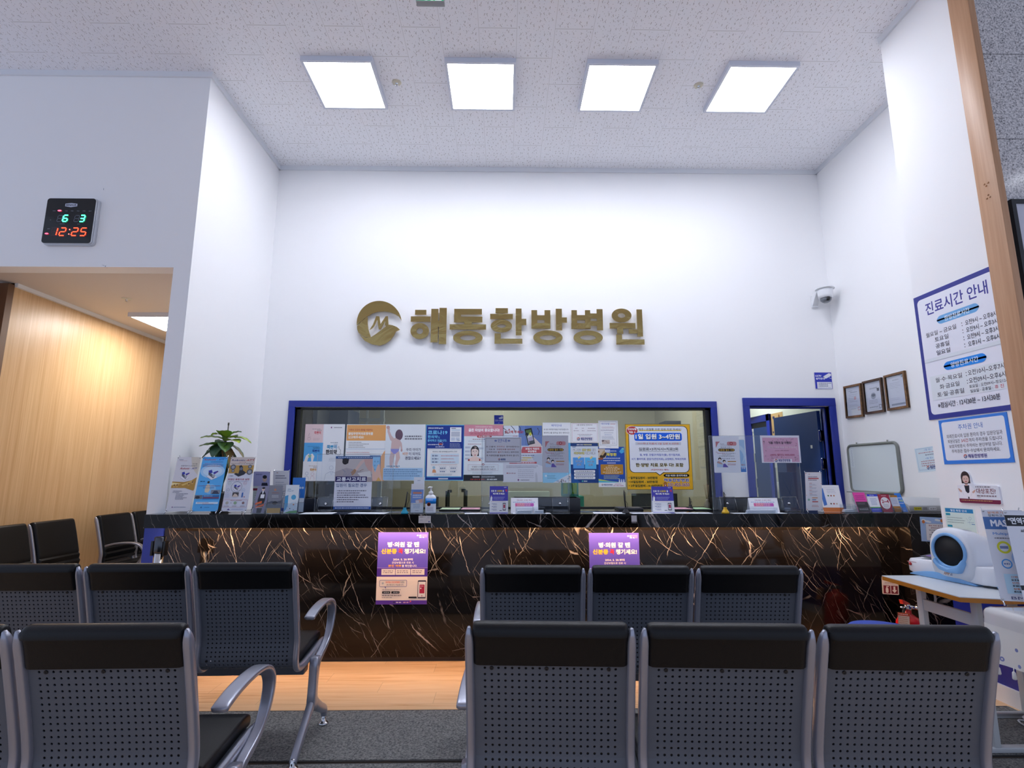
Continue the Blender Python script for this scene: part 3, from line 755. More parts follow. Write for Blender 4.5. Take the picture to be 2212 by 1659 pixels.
    def logo(self, cx, cy, r, txt=None, x1=None, col='#2b2f86', th=None):
        """small hospital emblem: red-orange arc over a blue swoosh, with the hospital name beside it"""
        self.ring(cx, cy, r, .42, '#c8452c', 150, 335); self.ring(cx, cy, r, .42, '#26407f', 20, 155); self.line([(cx - r * .1, cy), (cx + r, cy - r * .05 * self.w / self.h)], r * .4, '#26407f')
        if txt: k = th or r * 1.0 * self.w / self.h; self.text(txt, cx + r * 1.5, cy - k, x1, cy + k, col, .025)
        return self
    def build(self, name, m=None, parent=None, loc=None, rotz=0.0, roll=0.0, lean=0.0):
        me = bpy.data.meshes.new(name); me.from_pydata(self.v, [], self.f); me.materials.append(m or M_PRINT)
        at = me.color_attributes.new('ink', 'FLOAT_COLOR', 'CORNER'); buf = []
        for p, c in zip(me.polygons, self.c): buf += [c[0], c[1], c[2], 1.0] * p.loop_total
        at.data.foreach_set('color', buf); me.update()
        o = link(name, me, parent)
        o.matrix_local = Matrix.Translation(loc or (0, 0, 0)) @ Matrix.Rotation(rotz, 4, 'Z') @ Matrix.Rotation(lean, 4, 'X') @ Matrix.Rotation(roll, 4, 'Y')
        return o
class Spot:
    """a rectangle on a wall plane, from the surveyed corners of a sheet"""
    def __init__(self, tl, tr, bl, y=None, x=None):
        f = (lambda p: at_y(*p, y)) if x is None else (lambda p: at_x(*p, x))
        a, b, c = f(tl), f(tr), f(bl)
        self.w = (b - a).length; self.h = (c - a).length
        rt = (b - a).normalized(); dn = (c - a).normalized()
        if x is None: self.rotz = 0.0; self.roll = -math.atan2(rt.z, rt.x) * .5 - math.atan2(dn.x, -dn.z) * .5 * -1
        else: self.rotz = -math.pi / 2; self.roll = -math.atan2(rt.z, -rt.y)
        if x is None: self.roll = -math.atan2(rt.z, rt.x)
        self.loc = c + rt * self.w / 2
def poster(name, tl, tr, bl, fn, label, cat, y=None, x=None, paper='#f4f5f8', t=.0015, r=0.0, group=None, roll=None, m=None):
    s = Spot(tl, tr, bl, y, x); sh = Sheet(s.w, s.h, paper, t, r); fn(sh)
    o = sh.build(name, m, None, s.loc, s.rotz, s.roll if roll is None else roll)
    return tag(o, label, cat, group)

# ------------------------------------------------------------ posters stuck on the office window
YW = YG - .0006
def pf_herb(s):
    s.rect(0, 0, 46, 33, '#e9cfd0').rect(0, 33, 47, 66, '#58aeea').rect(47, 0, 48, 100, '#e3e8f2')
    s.grey(18, 8, 38, 1.4, '#9a8f96', 1).text('한약의', 30, 10, 41, 12.4, '#6a5a60').text('쪽빤히', 23, 12.6, 40, 18, '#d0505a', .03)
    s.ring(11, 26, 4.2, .2, '#c6a8ae').ring(11, 22.6, 3, .2, '#c6a8ae').greys(22, 25, 38, 3, 1.6, .7, '#bfa3aa')
    s.line([(9, 20), (12, 17), (10, 16)], .6, '#8a6d78')
    s.grey(9, 39, 38, 1.2, '#3d7db8', 2).text('의료혜택이', 22, 41, 40, 44, '#254a7a').text('쪽빤히', 21, 45, 39, 50, '#1f3f9c', .03)
    s.poly([(2, 66), (6, 56), (13, 52), (16, 56), (12, 60), (10, 66)], '#f4efee').poly([(20, 66), (19, 58), (17, 54), (22, 52), (27, 57), (24, 66)], '#f4efee').poly([(11, 56), (13.5, 54), (16, 56), (18.5, 54), (20, 56), (16, 60.5)], '#8dc3a0')
    s.grey(15, 73, 38, 1.2, '#b9a89a', 3).text('한방의', 26, 75, 36, 77.5, '#8a7a70').text('쪽빤히', 18, 78, 34, 83, '#d9a04a', .03)
    for x, y, c in ((11, 87, '#8fa0c0'), (25, 88, '#d2a0b4')):
        s.ring(x, y, 4, .14, c).line([(x - 5, 98), (x - 4, 93), (x, 91.2), (x + 4, 93), (x + 5, 98)], .6, c)
    s.poly([(66, 4.2), (68, 6), (66, 7.8), (64, 6)], '#8a3f86').grey(72, 5.2, 93, 1.6, '#54506a', 4, 2)
    s.grey(66, 32, 84, 1.6, '#8b96aa', 5).grey(74, 35.5, 83, 1.2, '#8b96aa', 6)
    s.text('쪽빤히', 57, 37, 82, 44, '#3a9fd0', .03).text('한의약', 55, 45, 83, 54, '#23262e', .03)
    s.line([(84, 42), (87, 39), (88, 44), (92, 46), (91, 50), (93, 53), (88, 55), (84, 54)], .8, '#4a4e58')
    s.greys(64, 60, 84, 3, 2.4, .9, '#aeb6c4'); s.ring(71, 77, 5, .1, '#a8b2c6').line([(55, 99), (58, 88), (68, 84), (75, 84), (86, 88), (90, 99)], .7, '#a8b2c6').line([(69, 84), (72, 90), (75, 84)], .5, '#7b93c8')
def pf_report1(s):
    s.rect(1, 1, 100, 29, '#f2b06a').text('가족의 건강과 생명을 위협하는', 6, 8, 67, 11.8, '#c4453c').text('불법무면허의료행위를', 5, 14, 68, 19.2, '#fdf6ec', .04).text('신고해주세요!', 5, 20.5, 45, 25.5, '#fdf6ec', .04)
    s.rect(0, 43.5, 100, 44.3, '#b8cbe6'); s.greys(7, 31.5, 60, 4, 3, 1.1, '#51545e', 2.4, .4); s.greys(3, 49.5, 66, 2, 3, 1.2, '#d06a6e', 2.4)
    s.poly([(100, 46), (100, 100), (60, 100), (78, 70)], '#f0b277').rect(62, 55, 90, 92, '#5a7fae', .006).rect(64, 58, 88, 88, '#8cc6f0')
    for i in range(9): s.circ(68 + i % 3 * 7.5, 66 + i // 3 * 7, 2.2, '#6fa9d8')
    s.poly([(66, 100), (70, 84), (67, 74), (71, 73), (77, 85), (83, 72), (88, 70), (90, 84), (96, 100)], '#f0c0aa').poly([(80, 100), (86, 93), (94, 100)], '#f2b650').poly([(60, 92), (70, 92), (72, 100), (58, 100)], '#d98a94')
def pf_baby(s):
    sk, sh, sd = '#dcc0bd', '#c9a6a6', '#b99095'
    s.poly([(6, 5), (10, 4), (13, 9), (12, 12), (17, 20), (24, 26), (20, 32), (14, 28), (7, 14)], sk).circ(8, 5.5, 4.2, sh)
    s.poly([(18, 27), (28, 24), (37, 29), (40, 37), (37, 45), (34, 53), (26, 54), (16, 50), (17, 41)], sk).poly([(37, 27), (43, 34), (45, 44), (41, 46), (39, 36)], sk).ell(43, 46.5, 2.4, 2.6, sh)
    s.poly([(17, 50), (27, 54), (24, 64), (22, 72), (24, 81), (25, 84), (18, 84), (15, 72), (14, 60)], sk).poly([(29, 54), (37, 48), (40, 60), (35, 68), (33, 74), (39, 79), (37, 81), (30, 78), (28, 70), (30, 62)], sk)
    s.poly([(16, 44), (37, 44), (36, 48), (28, 53), (24, 53), (17, 48)], '#9596d8').ell(35.5, 19, 9.3, 9.8, '#6d5566').poly([(27, 24), (33, 27), (38, 28), (35, 30.5), (27, 28)], sk).line([(31, 12), (29, 18), (30, 24)], .6, '#5a4354').line([(38, 11), (41, 18), (39, 26)], .6, '#7d6474')
    s.ell(24, 87.4, 17, 3.2, '#e9eef8').ell(24, 88.6, 17, 3.2, '#5c86c8', 20, 0, 180).ell(24, 87.0, 16.4, 2.7, '#f4f6fb').ell(24, 86.8, 7, 1.0, '#c9d4e6')
    s.grey(50, 20, 92, 3, '#5a5c6c', 1, 4).grey(50, 24.5, 93, 3, '#5a5c6c', 2, 4)
    s.text('우리 아이가', 54, 42.5, 90, 48, '#33315e').text('비만', 46, 50, 59, 55.5, '#d8843a').text('이 되어도', 61, 50, 90, 55.5, '#33315e').text('괜찮으세요?', 52, 57.5, 90, 63.5, '#33315e', .015)
    s.grey(8, 73.5, 40, 2.4, '#3f86b0', 3, 4); s.rect(0, 78, 96, 99, '#a9d0f2'); s.greys(2, 80, 93, 4, 3.6, 1.9, '#4e74a8', 3, .12); s.greys(2, 94.6, 70, 2, 2, .8, '#8ab0d8', 2)
def pf_corona(s):
    s.rect(0, 0, 100, 100, '#6fc6ee').rect(1.5, 1.2, 98.6, 98.8, '#1b3a94')
    s.text('한약으로 면역력 높이자', 6, 4.8, 45, 7.6, '#ffffff', .03).text('코로나19', 5, 10, 56, 18, '#78cdf4', .04).text('한의약', 5, 19, 31, 24.8, '#78cdf4', .035).text('도', 32, 21, 37, 24.6, '#78cdf4', .02).text('준비하고 있습니다.', 5, 26.2, 55, 30.8, '#78cdf4', .035)
    s.grey(6, 34.8, 45, 2.1, '#e8ecf6', 1, 3).ring(39, 35, 6.5, .1, '#cfd6ee').ell(39, 35, 5, 1.6, '#b8504e').grey(26, 39, 50, 2, '#e8ecf6', 2, 3)
    s.rect(63, 4.5, 92.5, 31, '#f3f5f9').rect(66, 6, 78, 7.2, '#55607a').rect(66, 9, 89, 10.2, '#9fc0de').rect(66, 12.5, 88.5, 21.5, '#c6cbd8').rect(66, 23, 76, 29, '#cfd8e8').rect(78, 23, 88, 29, '#cfd8e8').line([(84, 30), (83, 26), (86, 28.5), (90, 28)], .8, '#35355e')
    s.greys(63, 33.6, 91, 4, 2.1, 1.1, '#b9c2dc', 3)
    s.rect(5, 43, 94, 92.6, '#f6f7f8').rect(5, 92.4, 94, 94.2, '#5fb2e4')
    for i in range(30): s.circ(7.5 + i * 2.9, 44.6, .7, '#5c6488', 6)
    s.text('바이러스 대항 면역력을 높여주는 한약', 19, 47.3, 82, 49.8, '#4c5568', .01)
    s.rect(14, 52, 87, 70, '#dbebf7')
    for y, w in ((53.8, 86), (59.3, 75), (65, 78)):
        s.grey(18, y - .9, 30, .8, '#a9b5c8', 3).grey(18, y + .9, 34, 2.4, '#34497e', int(y), 5).grey(41, y + 1.2, w, 1.9, '#c98a92', int(y) + 2, 3)
    s.grey(15, 71.5, 83, 1, '#c9a0a4', 5, 2).circ(23, 77, 3.6, '#a8cbe0').poly([(19, 86), (20, 81), (24, 79.6), (28, 82), (29, 86)], '#e6a578')
    for x, y in ((36, 75), (63, 75), (36, 81), (63, 81)): s.grey(x, y, x + 20, .9, '#b4b9c6', x + y, 2).grey(x + 3, y + 2, x + 17, 2.1, '#3f6a9c', x * y, 4)
    s.greys(24, 88, 72, 2, 1.8, .9, '#9aa6b8', 2).rect(35, 95.6, 60, 97.8, '#dfe6f4', .002)
def pf_golden(s):
    s.rect(0, 0, 100, 20.6, '#dc93a4').text('구안와사(안면마비)의 치료는', 28, 2.6, 72, 5.4, '#fff2f4', .015).text('골든 타임이 중요합니다!', 11, 6.6, 90, 12.6, '#fffafa', .045).frame(15, 13.8, 86, 17.8, '#b84d60', .5).text('면역 약침 중심으로 올바른 치료를 합니다', 17, 14.6, 84, 17.2, '#b03448', .01)
    s.rect(33, 19, 70, 23.2, '#b7343c', .012).text('구안와사란?', 36, 19.8, 66, 22.6, '#ffffff', .03)
    s.grey(22, 25.2, 52, 1.5, '#a07c86', 1, 3).rect(50, 25.2, 80, 26.8, '#2f6ea0').grey(11, 28.6, 80, 1.2, '#9cb0c8', 2, 2).grey(10, 34, 44, 1.6, '#b98a96', 3, 3)
    for x, y in ((3, 39), (3, 46), (3, 52.5), (3, 59), (36, 40.5), (36, 58.5)): s.rect(x, y, x + 14, y + 3.6, '#d3dcea').greys(x + 1, y + .6, x + 12, 2, 1.5, .8, '#8a93a8', 2)
    s.ell(28, 47, 10.6, 9.4, '#241f24').rect(18, 47, 22, 56, '#241f24').rect(34, 47, 38, 56, '#241f24').poly([(10, 65), (14, 60), (24, 57), (32, 57), (42, 60), (46, 65)], '#efd5cb').ell(28, 48.6, 8.8, 9, '#f3dfd7').rect(24.5, 55, 31.5, 60, '#f0d8ce')
    s.ell(24.4, 47.6, 1.9, .6, '#5b4147').ell(31.6, 47.4, 1.9, .5, '#5b4147').line([(27.5, 49), (28.6, 51.6), (27, 52)], .4, '#cfa89e').ell(28.6, 54.2, 2.6, .8, '#cf8288').poly([(19, 42), (24, 40), (34, 41.6), (36, 46), (30, 42.4), (21, 44)], '#241f24').rect(11, 61.5, 15, 64.6, '#a02f34', .002).rect(39, 61, 42, 64.6, '#a02f34', .002)
    s.frame(11, 71, 87, 82, '#c9a9b4', .5).circ(49, 71, 3, '#8d3440').poly([(49, 69), (51, 72.2), (47, 72.2)], '#f6eef0')
    s.text('위 질환은 누구에게나 발생할 수 있으며', 21, 74, 77, 76.4, '#5d4654', .01).text('적절한 관리와 치료를 통해 회복 가능합니다', 18, 78, 81, 80.6, '#5d4654', .012); s.greys(22, 84, 77, 2, 2, 1, '#a9b4c4', 2, .1)
    s.rect(0, 89, 100, 100, '#23272f').text('해동한방병원', 23, 91.6, 40, 94, '#f0f2f6', .03).text('구안와사/안면마비클리닉', 45, 91.6, 78, 94, '#dfe4ec', .01).text('치료 문의 및 예약 :', 17, 96, 55, 98.4, '#d4483f', .02).text('031-823-3650', 59, 96, 84, 98.4, '#f4f4f4', .04)
def pf_phone(s):
    s.rect(0, 0, 100, 60, '#dfe6f2').rect(40, 0, 100, 36, '#6b86c4')
    for i in range(12): s.rect(58 + i * 3.6, 0, 59.4 + i * 3.6, 36, '#4c69ac')
    for pts in ([(0, 4), (8, 8), (5, 14)], [(20, 0), (28, 6), (31, 12)], [(40, 0), (44, 4), (45, 10)], [(88, 4), (93, 10), (90, 16)], [(4, 10), (14, 14)]): s.line(pts, 1.6, '#46484f')
    s.text('신고해 주세요!', 5, 8.6, 52, 14, '#b32c34', .03).poly([(15.5, 5), (18, 8), (13, 8)], '#b32c34').grey(26, 18, 38, 1.6, '#d0747a', 1)
    s.poly([(62, 30), (78, 20), (84, 24), (98, 34), (98, 41), (70, 40)], '#ead0c8').poly([(55, 6.5), (73, 4), (82, 32), (64, 35)], '#1c1d22').poly([(58, 8.6), (71, 6.6), (79, 30), (66, 32)], '#e6ece4')
    s.poly([(58, 8.6), (71, 6.6), (74, 15), (61, 17)], '#5d7a48').ell(61, 16, 4, 3.4, '#22242c').ell(70, 15, 3, 3, '#cfd04a').poly([(63, 22), (75, 19), (78, 28), (66, 31)], '#b4a6c4').poly([(66, 28), (78, 26), (79, 30), (67, 32)], '#383a44')
    s.poly([(50, 38), (98, 38), (98, 49), (44, 49)], '#cf464e').text('보험사 직원의', 57, 39.4, 92, 43.2, '#fff6f4', .04).text('부당행위', 63, 44, 85, 48, '#fff6f4', .04)
    s.rect(0, 49, 100, 100, '#dcdce6').poly([(70, 52), (100, 50), (100, 72), (84, 68)], '#b9c0d2'); s.grey(44, 52, 80, 2, '#5f5c88', 2, 4).rect(50, 56, 72, 58.6, '#f0d48c').grey(44, 56.4, 78, 1.8, '#a88c4a', 3).rect(46, 60, 62, 62.6, '#f0d48c').grey(44, 60.6, 78, 1.6, '#a88c4a', 4)
    s.rect(16, 64.4, 86, 67.6, '#b7353c', .004).grey(36, 65, 80, 1.9, '#ffeeee', 5, 4); s.greys(9, 71, 92, 2, 2.6, 1.5, '#7d7c94', 2.6, .1)
    for i in range(5): s.grey(38, 78 + i * 3.2, 78, 1.3, '#a4a5b6', i, 3)
    s.grey(14, 83.6, 32, 1.8, '#9d5f62', 7, 4).circ(11, 84.4, 1.6, '#a8343c').poly([(39, 94), (41.5, 96.2), (39, 98.4), (36.5, 96.2)], '#7c3a7c').grey(45, 95.4, 67, 1.8, '#5e5a72', 9, 3).poly([(82, 100), (82, 86), (84, 82), (87, 88), (88, 100)], '#c6c6d2')
def pf_cctv_small(s):
    s.poly([(48, 30), (88, 10), (98, 22), (92, 40), (60, 46)], '#c3cad8').grey(10, 46, 45, 6, '#8f98d8', 1, 8).text('CCTV 녹화중', 10, 56, 96, 68, '#e6e9fa', .02).grey(46, 84, 58, 5, '#d8dcf4', 2)
def pf_booking(s):
    s.text('예약안내', 31, 9, 67, 20, '#4a62b8', .01).text('본 원은 예약환자분을 우선치료합니다.', 4, 30, 93, 38, '#55565e', .012).text('예약하고를 원하실 경우 예약시간', 4, 46.5, 95, 55, '#55565e', .012).grey(6, 64, 92, 6, '#6b6c74', 3, 5); s.greys(6, 76, 92, 2, 11, 6, '#6b6c74', 5)
def pf_lightblue(s):
    s.rect(0, 0, 100, 100, '#8fd0f2').poly([(92, 0), (100, 0), (100, 60), (92, 40)], '#5eb8ea').frame(18, 8, 84, 77, '#6aa4c4', .8).circ(11, 83, 3.6, '#ddeefa').greys(16, 81, 50, 3, 3.6, 1.8, '#4f86ac', 3, .3)
    s.poly([(36, 100), (100, 76), (100, 100)], '#dfe3ea')
    rnd = random.Random(5)
    for i in range(26):
        x = rnd.uniform(50, 98); y = rnd.uniform(84 + (98 - x) * .2, 99); s.ell(x, y, rnd.uniform(1, 4), rnd.uniform(.6, 1.8), rnd.choice(['#6b4a3c', '#9fb3cc', '#3c3c48', '#c7a58c', '#8ea4c8']), 8)
def pf_holiday(s):
    s.frame(4, 3, 97, 97, '#d7a9b4', .9, .008).text('6월 공휴일 진료안내', 22, 6, 78, 13, '#5a5360', .01)
    for x, y, w in ((16, 24, 8), (40, 24, 8), (63, 24, 26), (10, 37, 20), (40, 37, 10), (60, 37, 32)): s.grey(x, y, x + w, 4.2, '#a38a98', x, 4)
    s.grey(24, 56, 78, 3.6, '#9c8792', 4, 4).grey(30, 63, 72, 3, '#8b93a4', 6, 4).frame(20, 72, 81, 89, '#e4ccd2', .8).logo(27, 80.5, 5.4, '해동한방병원', 77)
def pf_traffic(s):
    s.rect(0, 0, 100, 8, '#1d3f7e').text('교통사고치료', 22, 2.8, 45, 5.8, '#ffffff', .03).text('해동한방병원', 47, 2.8, 77, 5.8, '#f2ecaa', .04).rect(0, 8, 100, 54, '#dde5ef').poly([(4, 8), (22, 8), (16, 12), (8, 12)], '#9fb0c8')
    s.outl('교통사고', 8, 14, 38, 21, '#f4f6f8', '#1a3870', .04).outl('한방 입원', 41, 14, 74, 21, '#f3e98c', '#1a3870', .04).outl('치료', 77, 14, 92, 21, '#f4f6f8', '#1a3870', .04).outl('자동차보험', 11, 22, 50, 29, '#f3e98c', '#1a3870', .04).outl('적용 가능!', 53, 22, 90, 29, '#f4f6f8', '#1a3870', .04)
    s.rect(0, 54, 100, 100, '#163f84').poly([(0, 54), (10, 54), (0, 62)], '#163f84').poly([(0, 76), (34, 100), (0, 100)], '#1e59a4')
    s.rect(8, 36.5, 49, 64, '#57a2ea').rect(51, 36.5, 92, 65, '#5cbdf2').poly([(25, 37), (34, 32), (37, 36), (28, 40.5)], '#e6d68c').poly([(69, 38), (76, 32.4), (80, 36), (72, 41.5)], '#e6d68c')
    s.outl('입원실', 17, 43, 42, 49, '#3c6fae', '#eaf2fa', .03, .03).outl('운영', 21, 51, 38, 57, '#3c6fae', '#eaf2fa', .03, .03).outl('365일', 59, 43.5, 84, 49.5, '#3c6fae', '#eaf2fa', .03, .03).outl('진료', 63, 51.5, 80, 57.5, '#3c6fae', '#eaf2fa', .03, .03)
    for y in (68, 76, 84): s.rect(11, y, 87, y + 6.6, '#eef1f6', .008).grey(17, y + 2, 81, 2.4, '#51607e', y, 5)
    s.circ(41, 95.6, 3, '#49b0b4').text('해동한방', 45, 94.2, 58, 97.2, '#d8eaf0', .03)
def pf_thread(s):
    s.frame(6, 3, 93, 89, '#5b5f74', .9).text('매선요법', 15, 8, 56, 15, '#6b78c4', .01).grey(62, 11, 88, 3, '#cf8d96', 1, 3).greys(16, 22, 85, 2, 3.4, 2, '#b98a94', 3).greys(12, 32, 88, 2, 3.6, 2, '#9a8ba4', 3).grey(28, 43, 76, 2, '#9a9cae', 3).grey(31, 50, 66, 2.2, '#8a9ac8', 5).greys(16, 56, 83, 4, 3.2, 1.8, '#a6abbb', 3)
    s.rect(15, 70, 56, 84, '#cbbcb4').poly([(15, 70), (30, 70), (24, 76), (15, 76)], '#6a5a5c').line([(30, 72), (38, 74), (44, 82), (54, 80)], 2, '#8d7f80').rect(71, 71, 71.8, 82, '#b9bfca').rect(81, 71, 81.8, 82, '#b9bfca').circ(71.4, 82, 1.6, '#8c3f44').circ(81.4, 82, 1.6, '#3f6c94').grey(36, 93.4, 62, 1.6, '#9aa0ae', 7)
def pf_pills(s):
    s.rect(0, 0, 100, 88, '#1d52b4').poly([(0, 5), (26, 5), (36, 14), (28, 28), (0, 33)], '#d9c7b4').poly([(6, 24), (24, 9), (36, 16), (24, 28), (10, 30)], '#3a2a20').poly([(10, 20), (20, 10), (30, 12), (18, 22)], '#c9a878').circ(3, 12, 3, '#7c4230').ell(10, 30, 10, 3, '#a05a38')
    s.poly([(80, 12), (92, 2), (98, 4), (98, 14), (88, 17)], '#4aaee2').poly([(88, 5), (98, 2), (98, 8)], '#8fd8c8').rect(27, 7, 47, 14, '#dfe6f6', .008).text('면역력을', 29, 9, 46, 12.4, '#2f5cb0', .02).text('위하여!', 49, 9, 70, 12.4, '#f2f5fb', .02).outl('쾌청환', 31, 15, 71, 23.5, '#efe04a', '#1a4694', .035, .03)
    s.greys(20, 27, 84, 2, 6, 3, '#e6ecf8', 4, .05).grey(34, 39, 66, 2.8, '#e6ecf8', 3, 4).rect(9, 44, 93, 69, '#c28a2c', .008).grey(38, 46, 58, 1.8, '#f3e7cc', 5, 3)
    for i, (a, b) in enumerate(((28, 74), (22, 80), (30, 72), (17, 86))): s.grey(a, 50 + i * 4, b, 2.2, '#f3e7cc', i + 9, 7)
    s.grey(26, 66, 76, 1.6, '#f3e7cc', 15, 3).greys(20, 71.6, 82, 3, 3.4, 1.7, '#dbe6a8', 3, .2).poly([(0, 80), (40, 85), (80, 88), (0, 90)], '#cfdc62').poly([(0, 84), (60, 87), (86, 90), (0, 91)], '#4fbcd8')
    for x in (76, 84, 92): s.circ(x + 2, 82, 2.4, '#c9d8ee').rect(x - .5, 83.6, x + 4.5, 90, '#eef4fa')
    s.rect(0, 89, 100, 100, '#f0f3f8').logo(14, 94.5, 3.2, '해동한방병원', 51).text('전화예약', 60, 91.8, 84, 93.8, '#b8327e', .02).text('031-823-3650', 55, 95, 92, 97.6, '#b8327e', .02)
def pf_yellow(s):
    Y_, K, N = '#f0b71c', '#22201c', '#27407c'
    s.rect(0, 0, 100, 100, '#5a5348').rect(.6, .6, 99.4, 99.4, Y_)
    s.rect(4.4, 2.8, 96, 74.6, K, .05).rect(5.4, 3.6, 95, 73.8, '#eef1fa', .046).poly([(43, 73.6), (57.6, 73.6), (50.2, 79)], K).poly([(44, 73), (56.6, 73), (50.3, 77.6)], '#eef1fa')
    pts = []
    for k in range(32):
        a = 2 * math.pi * k / 32; r = 9.6 if k % 2 else 8.6; pts.append((10.5 + r * math.cos(a), 10 + r * .76 * math.sin(a)))
    s.poly(pts, '#f4f0ee').poly([(10.5 + (x - 10.5) * .92, 10 + (y - 10) * .92) for x, y in pts], '#c42a34').text('건강보험', 3.8, 6.2, 17, 9.6, '#ffffff', .04).text('적용 시', 5.6, 11, 15.6, 14.4, '#ffffff', .04)
    s.rect(21, 9.2, 86, 10.6, '#f2cf4c').text('척주 / 관절통 으로 입원 치료 하세요!', 20.5, 6.4, 86.2, 10, '#3c3a44', .012)
    s.rect(13.5, 13.4, 86.6, 26, '#1468ea', .022).text('1일 입원 3~4만원', 16, 15.8, 84.6, 24.2, '#16285c', .05).text('1일 입원 3~4만원', 15.4, 15.0, 83.8, 23.4, '#ffffff', .045)
    s.rect(15, 28, 84.8, 32.2, '#cfd4e0').text('>>>추나 치료시 1일 입원 4~5만원', 18.4, 28.6, 81, 31.6, '#c43c40', .012).text('입원료+3끼식사+치료2회', 20, 36.2, 79.6, 40.8, '#2c2e3c', .018).rect(20, 41.8, 80, 42.1, K)
    s.text('침, 부항, 간접구/직접구(뜸), 전기침치료,', 21, 45.6, 83, 49.6, '#4a5cc8').text('ICT, 물리치료, 감압기(견인치료), 교정베드, 적외선치료', 8.6, 52, 91, 55.8, '#4a5cc8')
    s.text('한·양방 치료 모두 다! 포함', 14.4, 60.4, 87, 66, '#e8dca0', .04).text('한·양방 치료 모두 다! 포함', 14, 59.8, 86.6, 65.4, '#1f1f26', .03).text('(비급여치료는 별도)', 37, 68.6, 64, 71.6, '#c4484c')
    for t, y, x1 in (('일주일입원비 - 20만원대', 80.2, 46), ('10일입원비 - 30만원대', 86.2, 46), ('2주일입원비 - 4~50만원대', 92, 53)): s.circ(3.2, y + 2, .7, '#2a4a24', 8).text(t, 5.4, y, x1, y + 3.9, '#2a4a24', .028)
    s.rect(56, 76, 94.6, 81.2, K, .026).text('지금 바로! 문의하세요', 58.6, 77.2, 92, 80.2, '#ffffff', .028).outl('해동한방병원', 55.6, 82.6, 94.2, 88.4, '#2f3aa0', '#f6f2e6', .03).outl('031-823-3650', 61.4, 89.6, 94.6, 95.4, '#8f2456', '#f6f2e6', .03)
    s.ring(57.8, 91.4, 2.6, .4, '#8f2456', 180, 360).rect(55.8, 92, 59.8, 95, '#8f2456', .004).circ(57.8, 93.5, .9, '#f6f2e6', 10)
wp = [
 ('poster', (659.9, 916.2), (745.4, 916.4), (652.3, 1039), pf_herb, 'white poster with a pink and a blue square at the left end of the window', '#f3f4f8', 'poster'),
 ('poster', (745.9, 916.5), (830.6, 917), (743, 1039), pf_report1, 'poster with an orange heading and a hand holding a phone, beside the toddler poster', '#f2f5f9', 'poster'),
 ('poster', (830.9, 917), (918.6, 916.4), (826.9, 1038.5), pf_baby, 'white poster of a toddler standing on a bathroom scale on the window', '#eaf0f6', 'poster'),
 ('poster', (919.2, 917.4), (1002, 917.8), (917.2, 1038), pf_corona, 'dark blue poster with light blue lettering 코로나19 on the window', '#1b3a94', 'poster'),
 ('poster', (1002.4, 917.4), (1087.4, 917.8), (1000.9, 1038.9), pf_golden, 'poster with a pink heading band and a drawn face with black hair', '#eaf1f6', 'poster'),
 ('poster', (1088, 919.3), (1172, 919.8), (1086.4, 1041.3), pf_phone, 'poster of a hand holding a phone with a red band across it on the window', '#dcdce6', 'poster'),
 ('poster', (1172.5, 956.7), (1232.7, 957), (1172.7, 1042.7), pf_lightblue, 'light blue poster on the window mostly hidden behind the grey card sheet', '#8fd0f2', 'poster'),
 ('poster', (1233.1, 957.1), (1292.4, 957.1), (1233.8, 1043.2), pf_traffic, 'navy and white poster with two light blue squares on the window', '#163f84', 'poster'),
 ('poster', (1292.8, 965), (1350, 965.5), (1293.4, 1051.9), pf_pills, 'bright blue poster with an orange-brown text box left of the yellow poster', '#f0f3f8', 'poster'),
 ('notice', (1172, 912.7), (1232.3, 913), (1172.5, 956.4), pf_booking, 'white notice headed 예약안내 at the top of the window', '#f3f5f9', 'notice'),
 ('notice', (1233, 914), (1291.8, 914), (1233.8, 956.4), pf_holiday, 'white notice with a thin pink border and the hospital emblem on the window', '#f3f4f8', 'notice'),
 ('notice', (1292, 908.5), (1334, 908.7), (1293.9, 968.5), pf_thread, 'white notice headed 매선요법, highest sheet on the window', '#f3f4f8', 'notice'),
 ('sticker', (1067, 897), (1086.6, 897), (1067.4, 916.3), pf_cctv_small, 'small blue camera sticker at the joint of the two window panes', '#2536a4', 'sticker'),
]
for i, (nm, a, b_, c, fn, lab, pap, cat) in enumerate(wp):
    poster(nm, a, b_, c, fn, lab, cat, y=YW - (.003 if nm == 'notice' else 0), paper=pap, t=.0008, roll=0)
poster('poster', (1348.4, 916.1), (1488.3, 916.4), (1354.9, 1057.8), pf_yellow, 'large yellow price board with a white speech bubble at the right end of the window', 'poster', y=YW - .007, paper='#f0b71c', t=.004, roll=0)

